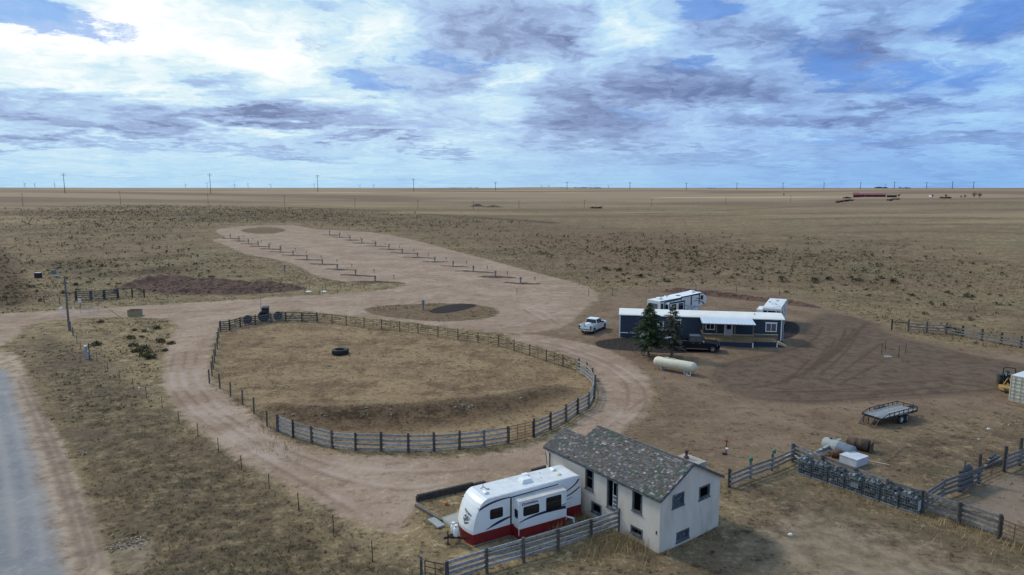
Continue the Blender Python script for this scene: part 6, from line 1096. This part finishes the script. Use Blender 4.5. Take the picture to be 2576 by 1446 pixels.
for i, p in enumerate(PEDLW+PEDRW): # a long low strip of turned soil at each pedestal
    q = np.random.default_rng(200+i); u = STR_U; L0, L1 = -STR_L*q.uniform(.34, .46), STR_L*q.uniform(.42, .62); hw0 = q.uniform(.4, .62)*(2.4 if i in (11, 24, 10) else 1); n = 26; m = MB(); vs = []
    for k in range(n+1):
        a = L0+(L1-L0)*k/n; hw = hw0*math.sin(PI*min(1, max(0, k/n)))**.6*q.uniform(.75, 1.2)+.02; wob = .25*math.sin(k*.6+i)+q.normal(0, .08)
        for b_, h in ((-1, -.03), (-.55, .1), (0, .17), (.55, .1), (1, -.03)):
            x, y = p.x+u.x*a-u.y*(b_*hw+wob), p.y+u.y*a+u.x*(b_*hw+wob); vs.append((x-p.x, y-p.y, float(T(x, y))-p.z+h*q.uniform(.6, 1.2)*min(1, hw/.3)))
    m.add(vs, [(k*5+j, k*5+j+1, k*5+j+6, k*5+j+5) for k in range(n) for j in range(4)]); tag(m.build('soil_strip', SOIL, None, p), kind='structure')
# ------------------------------------------------------------------ small things in the yard
p = P(1826, 1142); t = thing('yard_hydrant', 'red-handled yard hydrant with a white cap standing alone in the yard', 'hydrant', p); m = MB(); m.cyl((0, 0, -.1), (0, 0, .95), .035); m.build('pipe', BLKPAINT, t); m = MB(); m.bar((-.18, 0, 1.05), (.2, .02, .95), .06, .06); m.bar((0, 0, .9), (.02, 0, 1.15), .07, .07, up=(1, 0, 0)); m.build('handle', mat('red_handle', (.25, .03, .025), .5), t); m = MB(); m.lathe([(.1, .42), (.11, .44), (.11, .52), (.01, .55)], (.02, -.1, 0), Z, 10); m.build('cap', WHITE, t); m = MB(); m.box(-.3, -.02, -.2, .1, 0, .14); m.build('base_block', BLKPAINT, t)
for k, (x, y, l) in enumerate([(2486, 1079, 'scrap of white paper on the grass near the container'), (2462, 1105, 'pale flat stone on the grass above the pen gate'), (1987, 1345, 'white scrap on the bare ground below the stone crates'), (350, 976, 'crumpled white sheet caught on the ditch fence')]):
    m = MB(); q = random.Random(k); v = [(q.uniform(.8, 1.2)*.1*math.cos(2*PI*j/7)*1.5, q.uniform(.8, 1.2)*.09*math.sin(2*PI*j/7), 0) for j in range(7)]; m.add(v+[(a_*.6, b_*.6, .07+.03*q.random()) for a_, b_, c_ in v], [(j, (j+1) % 7, 7+(j+1) % 7, 7+j) for j in range(7)]+[tuple(range(7, 14))]); tag(m.build('scrap' if k != 1 else 'flat_stone', WHITE if k != 1 else mat('pale_stone', (.4, .38, .34), .9), None, P(x, y)), l, 'litter' if k != 1 else 'stone')
ST = mat('pale_field_stone', (.22, .195, .17), .9, .25, 5); q = random.Random(5)
def rock(r):
    m = MB(); bm = bmesh.new(); bmesh.ops.create_icosphere(bm, subdivisions=2, radius=r)
    for v in bm.verts: v.co *= q.uniform(.78, 1.15); v.co.z *= .7
    me = bpy.data.meshes.new('field_stone'); bm.to_mesh(me); bm.free(); me.materials.append(ST); o = bpy.data.objects.new('field_stone', me); COL.objects.link(o); return o
for k in range(22):
    f = q.random(); x = 690+f*760; y = 1038-52*max(0, f-.35)*1.3+q.gauss(0, 7); o = rock(q.uniform(.07, .16)); o.location = P(x, y)+Vector((0, 0, .03)); tag(o, 'pale field stone showing in the weedy bank inside the round pen', 'stone', 'stones in the pen bank')
def strew(name, spots, colr, lo, hi): # loose stones nobody would count
    V3 = []; C3 = []
    for (x, y, s, n) in spots:
        c = P(x, y)
        for _ in range(n):
            px, py = c.x+random.gauss(0, s), c.y+random.gauss(0, s*.7); r = random.uniform(lo, hi); z = float(T(px, py))
            b = [np.array([px, py, z])+rng.normal(0, r, 3)*[1, 1, .6]+[0, 0, r*.3] for _ in range(5)]
            for f in ((0, 1, 2), (0, 2, 3), (1, 3, 4), (0, 4, 1), (2, 3, 4)): V3 += [b[i] for i in f]; C3.append(np.array(colr)*random.uniform(.6, 1.3))
    bulk(name, np.array(V3), np.arange(len(V3)).reshape(-1, 3), np.array(C3), LEAFM)
strew('roadside_rubble', [(320, 1362, .5, 90), (350, 1368, .4, 60), (290, 1375, .3, 40), (215, 1140, .4, 30)], lin(170, 150, 128, .9)[:3], .03, .09)
# dirt mound beside the drive
def mound(name, label_pts, lumps):
    b0 = np.array([P(*p)[:2] for p in label_pts]); lo, hi = b0.min(0)-3, b0.max(0)+3; nx = int((hi[0]-lo[0])/.32); ny = int((hi[1]-lo[1])/.32); xs, ys = np.meshgrid(np.linspace(lo[0], hi[0], nx), np.linspace(lo[1], hi[1], ny)); x, y = xs.ravel(), ys.ravel(); s = sdf(x, y, np.array(dense([tuple(p) for p in b0])), 6.)
    h = .9*smooth(-.2, 3.4, s)*(.4+1.1*fbm(x*.22, y*.22))+.6*(fbm(x*1.1, y*1.1)-.45)*smooth(-.3, 1.2, s)+.18*(rng.random(len(x))-.5)*smooth(0, 1, s)
    for (px, py, r, hh) in lumps: c = P(px, py); h = np.maximum(h, hh*np.exp(-(np.hypot(x-c.x, y-c.y)/r)**2)*(.85+.3*fbm(x*.7, y*.7)))
    h = h*1.; h = np.where((s < -.4) & (h < .12), -.12, h); z = T(x, y)+h; q_ = (np.arange(ny-1)[:, None]*nx+np.arange(nx-1)[None, :]).ravel(); f = np.stack([q_, q_+1, q_+nx+1, q_+nx], 1); f = f[h[f].max(1) > .0]
    me = bpy.data.meshes.new(name); me.from_pydata(np.stack([x, y, z], 1).tolist(), [], f.tolist()); me.materials.append(mat('turned_earth', lin(94, 68, 55, .85), .95, .35, .9, bump=.6, dirt=lin(112, 96, 74, .8), dirtamt=.5)); o = bpy.data.objects.new(name, me); COL.objects.link(o); return tag(o, kind='structure')
mound('dirt_mound', [(345, 728), (420, 742), (520, 741), (640, 740), (760, 731), (775, 722), (700, 714), (600, 709), (500, 703), (440, 699), (390, 708), (345, 718)], [(325, 723, 1.7, 1.1), (347, 719, 1.8, 1.4), (374, 715, 2.2, 1.8), (405, 711, 2.6, 1.9), (440, 709, 3., 1.6)])
mound('spoil_bank', [(1640, 733), (1720, 728), (1850, 742), (2000, 758), (2080, 776), (2020, 772), (1900, 757), (1750, 742)], [])
# ------------------------------------------------------------------ far things: power lines, barn, trees, turbines
PW = mat('dark_pole', (.07, .06, .06), .9, .2, .3)
tl = []
spec = [(162, 436, 1020), (529, 436, 1060), (799, 440, 1130), (1040, 449, 1240), (1246, 459, 1350), (1426, 461, 1470), (1584, 460, 1590), (1726, 462, 1710), (1853, 461, 1830), (1969, 460, 1950), (2072, 459, 2070), (2164, 458, 2190), (2249, 457, 2310), (2330, 458, 2430), (2395, 456, 2550), (2448, 457, 2670)]
wdesc = ['at the far left of the skyline', 'second from the left on the skyline', 'third from the left on the skyline', 'fourth from the left on the skyline', 'fifth from the left on the skyline', 'sixth from the left on the skyline', 'seventh from the left on the skyline', 'eighth from the left on the skyline', 'ninth from the left on the skyline', 'tenth from the left on the skyline', 'left of the red barn on the skyline', 'above the red barn on the skyline', 'just right of the red barn on the skyline', 'fourth from the right on the skyline', 'above the bare trees on the skyline', 'at the far right of the skyline']
for (px, row, dist), wd in zip(spec, wdesc):
    p = at(px, dist); H_ = max(16, zrow(p, row)-p.z); t = thing('transmission_pole', 'tall dark transmission pole '+wd, 'power pole', p); m = MB(); m.cyl((0, 0, -1), (0, 0, H_), .45*dist/1200, .3*dist/1200, 8); m.build('pole', PW, t); m = MB()
    for z, w_ in ((H_*.97, 2.4), (H_*.88, 3.2)): m.bar((-w_, -.6, z), (w_, .6, z), .3*dist/1200, .35)
    m.build('crossarm', PW, t); tl.append((p, H_))
m = MB(); o = tl[0][0]
for (a, ha), (b, hb) in zip(tl, tl[1:]):
    for off, f in ((-2.4, .97), (2.4, .97), (3.2, .88)):
        pts = []
        for k in range(9): s = k/8; q = (a+Vector((off, 0, ha*f))).lerp(b+Vector((off, 0, hb*f)), s); q.z -= 5*4*s*(1-s); pts.append(q-o)
        m.tube(pts, .03, 3)
tag(m.build('power_line', WIRE, None, o), 'thin sagging wires strung between the skyline transmission poles', 'power line')
loc9 = [(53, 486, 640), (300, 480, 660), (521, 487, 640), (714, 491, 620), (891, 500, 590), (1050, 510, 560), (1190, 518, 530), (1305, 520, 540), (1470, 515, 560), (1827, 506, 640), (1640, 512, 600), (1990, 500, 700)]
dsc = ['far left of the sagebrush crest', 'left, below the second skyline pole gap', 'below the second skyline pole', 'left of the third skyline pole', 'right of the third skyline pole', 'below the fourth skyline pole', 'near the small brown mounds', 'right of the small brown mounds', 'below the sixth skyline pole', 'below the ninth skyline pole', 'below the seventh skyline pole', 'below the tenth skyline pole']
for (px, row, dist), ds_ in zip(loc9, dsc):
    p = at(px, dist); H_ = max(6.5, min(11, zrow(p, row)-p.z)); t = thing('utility_pole', 'slim distant utility pole '+ds_, 'utility pole', p, 0, 'distant utility poles on the prairie'); m = MB(); m.cyl((0, 0, -.5), (0, 0, H_), .15, .11, 7); m.build('pole', PW, t); m = MB(); m.bar((-.9, 0, H_-.4), (.9, 0, H_-.4), .1, .12); m.build('crossarm', PW, t)
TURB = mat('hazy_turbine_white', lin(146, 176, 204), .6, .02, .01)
for k, (px, row) in enumerate([(63, 462), (88, 463), (138, 462), (467, 464), (521, 462), (590, 463), (624, 462), (681, 465), (790, 464), (940, 465), (905, 466), (1380, 466), (1362, 468), (1530, 467), (2226, 464)]):
    p = at(px, 9000); H_ = max(25, zrow(p, row)-p.z); t = thing('wind_turbine', 'tiny pale wind turbine far off on the hazy skyline', 'wind turbine', p, 0, 'wind turbines on the skyline'); m = MB(); m.cyl((0, 0, -5), (0, 0, H_), 2.6, 1.8, 8); m.build('tower', TURB, t); m = MB(); m.box(-2, 2, -4, 4, H_-1.5, H_+2); nc_ = m.build('nacelle', TURB, t); m = MB()
    for j in range(3): a_ = 2*PI*j/3+k*.7; m.hexa([(math.cos(a_+1.57)*1.4, -5, H_+math.sin(a_+1.57)*1.4), (math.cos(a_-1.57)*1.4, -5, H_+math.sin(a_-1.57)*1.4), (math.cos(a_-1.57)*1.4, -4.4, H_+math.sin(a_-1.57)*1.4), (math.cos(a_+1.57)*1.4, -4.4, H_+math.sin(a_+1.57)*1.4)]+[(math.cos(a_)*32+dx, y_, H_+math.sin(a_)*32) for dx, y_ in ((-.4, -5), (.4, -5), (.4, -4.6), (-.4, -4.6))])
    m.build('blade', TURB, nc_)
# red barn
BR = mat('barn_red_siding', lin(108, 42, 50, .75), .8, .15, .4); BRR = mat('faded_red_roof', lin(136, 84, 90, .75), .7, .1, .3); p = at(2150, 880); k = 880/F_
def far(px, dist): return at(px, dist)
def shed(name, label, cat, px0, px1, dist, wall_h, roof_h, depth, wm, rm, doors=()):
    a, b = at(px0, dist), at(px1, dist); L = (b-a).length; zb = float(min(T(a.x, a.y), T(b.x, b.y))); t = thing(name, label, cat, (a.x, a.y, zb-.3), math.atan2(b.y-a.y, b.x-a.x)); m = MB(); m.box(0, L, 0, depth, 0, wall_h); m.add([(0, 0, wall_h), (0, depth, wall_h), (0, depth/2, wall_h+roof_h*.95)], [(0, 2, 1)]); m.add([(L, 0, wall_h), (L, depth, wall_h), (L, depth/2, wall_h+roof_h*.95)], [(0, 1, 2)]); m.build('wall', wm, t); m = MB()
    for y0, y1, z0, z1 in ((-.5, depth/2, wall_h-.25, wall_h+roof_h), (depth+.5, depth/2, wall_h-.25, wall_h+roof_h)): m.hexa([(-.4, y0, z0), (L+.4, y0, z0), (L+.4, y1, z1), (-.4, y1, z1), (-.4, y0, z0+.2), (L+.4, y0, z0+.2), (L+.4, y1, z1+.2), (-.4, y1, z1+.2)] if y0 < y1 else [(-.4, y1, z1), (L+.4, y1, z1), (L+.4, y0, z0), (-.4, y0, z0), (-.4, y1, z1+.2), (L+.4, y1, z1+.2), (L+.4, y0, z0+.2), (-.4, y0, z0+.2)])
    m.build('roof', rm, t)
    for x0, x1 in doors: m = MB(); m.box(L*x0, L*x1, -.08, 0, .2, wall_h*.85); m.build('door', mat('pale_barn_door', lin(190, 150, 120, .7), .8), t)
    return t
shed('red_barn', 'long dark red barn with a faded red roof on the far prairie', 'barn', 2160, 2229, 905, 3.0, 1.6, 10, BR, BRR, ((.24, .26), (.5, .515)))
shed('red_barn', 'gabled red shed at the left end of the long red barn', 'shed', 2147, 2162, 885, 3.4, 2.2, 9, BR, BRR)
shed('farm_shed', 'low black shed right of the long red barn', 'shed', 2232, 2257, 890, 2.2, .8, 6, mat('black_shed_siding', (.03, .032, .035), .9), mat('black_shed_roof', (.04, .042, .045), .9))
shed('farm_shed', 'tiny white building among bare trees far right of the red barn', 'shed', 2339, 2346, 880, 1.6, .8, 3, WHITE, WHITE)
DEADW = mat('bare_branch', (.11, .1, .09), .95, .2, 1.)
def baretree(px, dist, H_, label, seed):
    q = np.random.default_rng(seed); p = at(px, dist); t = thing('bare_tree', label, 'tree', p, 0, 'bare trees near the red barn'); m = MB(); m.cyl((0, 0, -.4), (0, 0, H_*.4), .22, .16, 6); m.build('trunk', DEADW, t); m = MB(); V3 = []
    for _ in range(26):
        a_ = q.uniform(0, 2*PI); e = q.uniform(.5, 1.4); L = H_*q.uniform(.3, .6); s = np.array([0, 0, H_*q.uniform(.22, .42)]); d_ = np.array([math.cos(a_)*math.cos(e), math.sin(a_)*math.cos(e), math.sin(e)]); tip = s+d_*L; m.cyl(s, tip, .1, .03, 4, False)
        for _ in range(7): b_ = s+d_*L*q.uniform(.4, 1); e2 = b_+q.normal(0, 1, 3)*H_*.1+[0, 0, H_*.04]; m.cyl(b_, e2, .05, .02, 3, False)
    m.build('crown', DEADW, t)
for k, (px, dist, H_, l) in enumerate([(2452, 860, 7.2, 'left one of the pair of tall bare trees at the far right'), (2466, 860, 6.8, 'right one of the pair of tall bare trees at the far right'), (2381, 870, 4.6, 'round-topped bare tree between the white shed and the tree pair'), (2429, 865, 3.6, 'small bare tree just left of the tall pair'), (2419, 865, 2.8, 'smallest bare tree left of the tall pair'), (2347, 880, 3.6, 'low bare tree leaning over the tiny white building'), (2262, 880, 5., 'bare tree at the right end of the black shed'), (2157, 900, 5.4, 'bare tree behind the gabled red shed'), (1972, 950, 3.6, 'lone bare tree far left of the red barn')]): baretree(px, dist, H_, l, 70+k)
DKB = mat('dark_brush', lin(58, 54, 50, .8), .95, .3, .5)
def brush(px0, px1, d0, d1, h, label, n, seed):
    q = np.random.default_rng(seed); V3 = []; C3 = []; a, b = at(px0, d0), at(px1, d1); o = (a+b)/2
    for i in range(n):
        s = q.random(); c = a.lerp(b, s); c = np.array([c.x, c.y, float(T(c.x, c.y))])+[q.normal(0, .8), q.normal(0, 1.2), q.uniform(.1, h)]
        for _ in range(2): V3 += list(c+q.normal(0, .7, (3, 3))*[1, 1, .5]-np.array(o)); C3.append(np.array(lin(60, 56, 50, .8)[:3])*q.uniform(.6, 1.3))
    ob = bulk('brush_thicket', np.array(V3), np.arange(len(V3)).reshape(-1, 3), np.array(C3), LEAFM, None); ob.location = o; tag(ob, label, 'brush')
brush(2104, 2146, 700, 760, 1.3, 'dark line of brush running up toward the red barn', 160, 1); brush(2125, 2142, 840, 845, 1.4, 'dark brush left of the gabled red shed', 70, 2); brush(2368, 2394, 845, 850, 1.4, 'low dark brush below the round-topped bare tree', 90, 3); brush(2243, 2262, 800, 800, 1., 'small dark brush in front of the black shed', 50, 4); brush(2236, 2246, 760, 760, 1.2, 'brush clump on the slope below the long red barn', 40, 5); brush(1488, 1515, 560, 560, 1., 'dark brush patch beyond the sagebrush, below the sixth skyline pole', 80, 6)
for k, (px, d_, r, h, l) in enumerate([(1200, 600, 4.5, 2.6, 'brown earth heap on the prairie beyond the sagebrush, the taller'), (1240, 585, 6., 1.6, 'low brown earth heap right of the taller one')]):
    c = at(px, d_); xs, ys = np.meshgrid(np.linspace(-9, 9, 40), np.linspace(-7, 7, 30)); x, y = xs.ravel(), ys.ravel(); hgt = h*np.exp(-((x/r)**2+(y/r*1.3)**2))*(.7+.6*fbm(x*.5+k*9, y*.5))-.1; z = T(x+c.x, y+c.y)-c.z+hgt; q_ = (np.arange(29)[:, None]*40+np.arange(39)[None, :]).ravel(); me = bpy.data.meshes.new('earth_heap'); me.from_pydata(np.stack([x, y, z], 1).tolist(), [], np.stack([q_, q_+1, q_+41, q_+40], 1).tolist()); me.materials.append(mat('old_heap_earth', lin(84, 72, 62, .8), .95, .3, .6)); o = bpy.data.objects.new('earth_heap', me); COL.objects.link(o); o.location = c; tag(o, l, 'earth heap')
# far woodland on the horizon
V3 = []; C3 = []
for (x0, x1, d_, h, n) in [(1440, 1512, 3000, 4, 120), (2200, 2232, 6000, 12, 50), (2262, 2290, 6000, 9, 40), (1128, 1205, 6500, 7, 70), (1780, 1800, 4200, 5, 30), (1400, 1428, 3000, 3, 24)]:
    for i in range(n):
        c = at(x0+(x1-x0)*random.random(), d_*random.uniform(.985, 1.015)); r = h*random.uniform(.4, .8)
        for _ in range(3): V3 += list(np.array(c)+[0, 0, r*.5]+rng.normal(0, r*.6, (3, 3))*[1.3, 1, .8]); C3.append(np.array(lin(74, 74, 76, .8)[:3])*random.uniform(.7, 1.2))
bulk('distant_woodland', np.array(V3), np.arange(len(V3)).reshape(-1, 3), np.array(C3), LEAFM)
# ------------------------------------------------------------------ sky, sun, camera
SUN_AZ, SUN_EL = R(-52), R(42)
world = bpy.data.worlds.new('World'); scene.world = world; world.use_nodes = True
def sky():
    g = NT(world.node_tree); bg = g.N['Background']
    st = g.n('ShaderNodeTexSky', sky_type='NISHITA'); st.sun_disc = False; st.sun_elevation = SUN_EL; st.sun_rotation = SUN_AZ; st.altitude = 1700; st.air_density = 1.; st.dust_density = .6
    dirv = g.vm('NORMALIZE', g.coord('Generated')); sp = g.n('ShaderNodeSeparateXYZ'); g.put(sp.inputs[0], dirv); x, y, z = sp.outputs
    azi = g.m('ARCTAN2', x, y); el = g.m('ARCSINE', z)
    zc = g.m('ADD', g.m('MAXIMUM', z, 0.), .10)
    cb = g.n('ShaderNodeCombineXYZ'); g.put(cb.inputs[0], g.m('DIVIDE', x, zc)); g.put(cb.inputs[1], g.m('DIVIDE', y, zc)); p = cb.outputs[0]
    pr = g.vm('MULTIPLY', p, (.8, 1.15, 1.))
    n1 = g.noise(g.vm('ADD', pr, (3.1, 8.4, 0)), 1.15, 7, .56, .25); n2 = g.noise(g.vm('ADD', pr, (11.2, 1.7, 3)), .42, 4, .5); n3 = g.noise(g.vm('ADD', pr, (5.5, 2.9, 9)), 3.1, 6, .6, .3)
    uvc = g.n('ShaderNodeCombineXYZ'); g.put(uvc.inputs[0], azi); g.put(uvc.inputs[1], el)
    wn = g.vm('SUBTRACT', g.noise(p, 1.5, 5, .6, 0, True), (.5, .5, .5)); w2 = g.vm('SUBTRACT', g.noise(p, 5., 6, .65, 0, True), (.5, .5, .5))
    uv = g.vm('ADD', uvc.outputs[0], g.vm('ADD', g.vm('MULTIPLY', wn, (.17, .065, 0)), g.vm('MULTIPLY', w2, (.075, .042, 0))))
    def blob(px, py, rx, ry, k):
        r = ray(px, py); r = r/np.linalg.norm(r); a, e = math.atan2(r[0], r[1]), math.asin(r[2]); rx, ry = rx/F_*1.5, ry/F_*1.5
        d = g.vm('MULTIPLY_ADD', uv, (1/rx, 1/ry, 0), (-a/rx, -e/ry, 0)); return g.ss(g.vm('LENGTH', d), 1.05, .35, 0., k)
    def total(bl):
        s = blob(*bl[0])
        for q in bl[1:]: s = g.m('ADD', s, blob(*q))
        return s
    dark = total([(190, 272, 240, 32, .95), (480, 195, 120, 36, .7), (600, 225, 70, 20, .3), (770, 292, 200, 26, .95), (640, 285, 90, 10, .5), (920, 347, 130, 13, .8), (370, 328, 170, 11, .75), (610, 372, 120, 10, .6), (730, 398, 110, 8, .55), (170, 362, 190, 9, .6), (1075, 378, 90, 7, .6), (60, 345, 100, 8, .5),
        (1290, 100, 220, 50, .5), (1200, 15, 150, 35, .55), (1530, 255, 260, 50, .45), (1430, 335, 200, 38, .45), (1720, 205, 170, 34, .45), (1050, 200, 160, 40, .4), (2000, 150, 220, 60, .4), (2300, 100, 200, 40, .4), (2150, 300, 250, 22, .4), (1780, 400, 300, 14, .35), (2350, 360, 260, 16, .35), (1950, 240, 250, 24, .35)])
    blue = total([(310, 70, 85, 45, 1.), (150, 52, 140, 22, .9), (50, 15, 70, 40, .7), (500, 90, 40, 16, .6), (740, 100, 60, 20, .5), (1090, 152, 150, 14, .8), (950, 212, 110, 20, .6), (1760, 170, 70, 22, .7), (1640, 285, 110, 14, .7), (2060, 130, 90, 60, .7), (1800, 10, 80, 18, .7), (2300, 200, 200, 30, .5), (2480, 40, 100, 50, .5), (1330, 320, 90, 14, .5), (2000, 340, 160, 16, .4)])
    white = total([(230, 165, 300, 85, 1.1), (480, 30, 190, 60, 1.), (110, 105, 130, 40, .8), (650, 155, 190, 36, .9), (820, 80, 160, 60, .5), (900, 270, 130, 20, .5), (420, 262, 120, 24, .7), (1280, 180, 80, 26, .7), (1290, 250, 90, 50, .6), (1570, 75, 100, 40, .6), (1810, 155, 70, 26, .6), (1870, 265, 60, 14, .6), (2380, 110, 80, 18, .6), (1200, 360, 160, 18, .4), (700, 330, 200, 14, .5), (2330, 310, 160, 18, .4), (600, 430, 600, 18, .3)])
    sd = (math.sin(SUN_AZ)*math.cos(SUN_EL), math.cos(SUN_AZ)*math.cos(SUN_EL), math.sin(SUN_EL))
    glow = g.ss(g.vm('DOT_PRODUCT', dirv, sd), .25, .95)
    n4 = g.noise(g.vm('MULTIPLY', uv, (9., 16., 1.)), 1., 8, .62, .1)
    n5 = g.m('ABSOLUTE', g.m('SUBTRACT', g.noise(g.vm('MULTIPLY', uv, (15., 27., 1.)), 1., 6, .55, .15), .5))
    fine = g.m('MULTIPLY', g.m('ADD', g.m('MULTIPLY', g.m('SUBTRACT', n4, .5), 1.35), g.m('ADD', g.m('MULTIPLY', g.m('SUBTRACT', n1, .5), .7), g.m('MULTIPLY', g.m('SUBTRACT', n3, .5), .4))), g.ss(el, .0, .2, .5, 1.)); fine = g.m('ADD', fine, g.m('MULTIPLY', g.m('SUBTRACT', .075, n5), 1.25))
    lum = g.m('ADD', g.m('ADD', .45, g.m('MULTIPLY', glow, .25)), g.m('SUBTRACT', g.m('ADD', g.m('MULTIPLY', white, .33), fine), g.m('MULTIPLY', dark, .5)))
    rp = g.n('ShaderNodeValToRGB'); g.put(rp.inputs[0], g.m('MULTIPLY', lum, .7, clamp=True)); e = rp.color_ramp.elements; k = 9.6
    stops = [(0., lin(122, 138, 178)), (.14, lin(150, 170, 208)), (.3, lin(178, 204, 240)), (.45, lin(198, 230, 252)), (.6, lin(228, 248, 254)), (.8, (1.05, 1.08, 1.1, 1))]
    e[0].position, e[0].color = stops[0]; e[1].position, e[1].color = stops[-1]
    for q, c in stops[1:-1]: el_ = e.new(q); el_.color = c
    cloud = g.mix(1., rp.outputs[0], (k, k, k, 1), 'MULTIPLY')
    gap = g.ss(g.m('ADD', g.m('SUBTRACT', g.m('ADD', g.m('MULTIPLY', n2, .3), g.m('ADD', g.m('MULTIPLY', n1, .3), g.m('MULTIPLY', n4, .4))), g.m('MULTIPLY', g.m('MULTIPLY', blue, g.ss(n4, .62, .38, .25, 1.)), .33)), g.m('ADD', g.m('MULTIPLY', white, .1), g.m('MULTIPLY', dark, .08))), .28, .50)
    skyc = g.mix(.75, st.outputs[0], (lin(104, 162, 242)[0]*k, lin(104, 162, 242)[1]*k, lin(104, 162, 242)[2]*k, 1))
    c = g.mix(g.m('ADD', .3, g.m('MULTIPLY', gap, .7)), skyc, cloud)
    right = g.ss(azi, -.1, .6) # the clouds away from the sun are bluer
    c = g.mix(g.m('MULTIPLY', right, .85), c, g.mix(1., c, (.66, .82, 1.0, 1), 'MULTIPLY'))
    hz = g.ss(el, .075, .0); hcol = g.mix(right, (lin(168, 214, 246)[0]*k, lin(168, 214, 246)[1]*k, lin(168, 214, 246)[2]*k, 1), (lin(120, 172, 232)[0]*k, lin(120, 172, 232)[1]*k, lin(120, 172, 232)[2]*k, 1))
    c = g.mix(g.m('MULTIPLY', hz, .55), c, hcol)
    g.put(bg.inputs[0], c); bg.inputs[1].default_value = .1
sky()
sun = bpy.data.objects.new('sun', bpy.data.lights.new('sun', 'SUN')); COL.objects.link(sun)
sun.data.energy = 2.2; sun.data.angle = R(9); sun.data.color = (1., .93, .82)
sun.rotation_euler = Vector((math.sin(SUN_AZ)*math.cos(SUN_EL), math.cos(SUN_AZ)*math.cos(SUN_EL), math.sin(SUN_EL))).to_track_quat('Z', 'Y').to_euler()
cam = bpy.data.objects.new('camera', bpy.data.cameras.new('camera')); COL.objects.link(cam)
cam.location = (0, 0, HC); cam.rotation_euler = (R(90)-PIT, 0, 0); cam.data.sensor_width = 36; cam.data.lens = 36*F_/2575.; cam.data.clip_start = .5; cam.data.clip_end = 100000
scene.camera = cam
scene.view_settings.view_transform = 'Standard'; scene.view_settings.look = 'None'; scene.view_settings.exposure = 0; scene.view_settings.gamma = 1
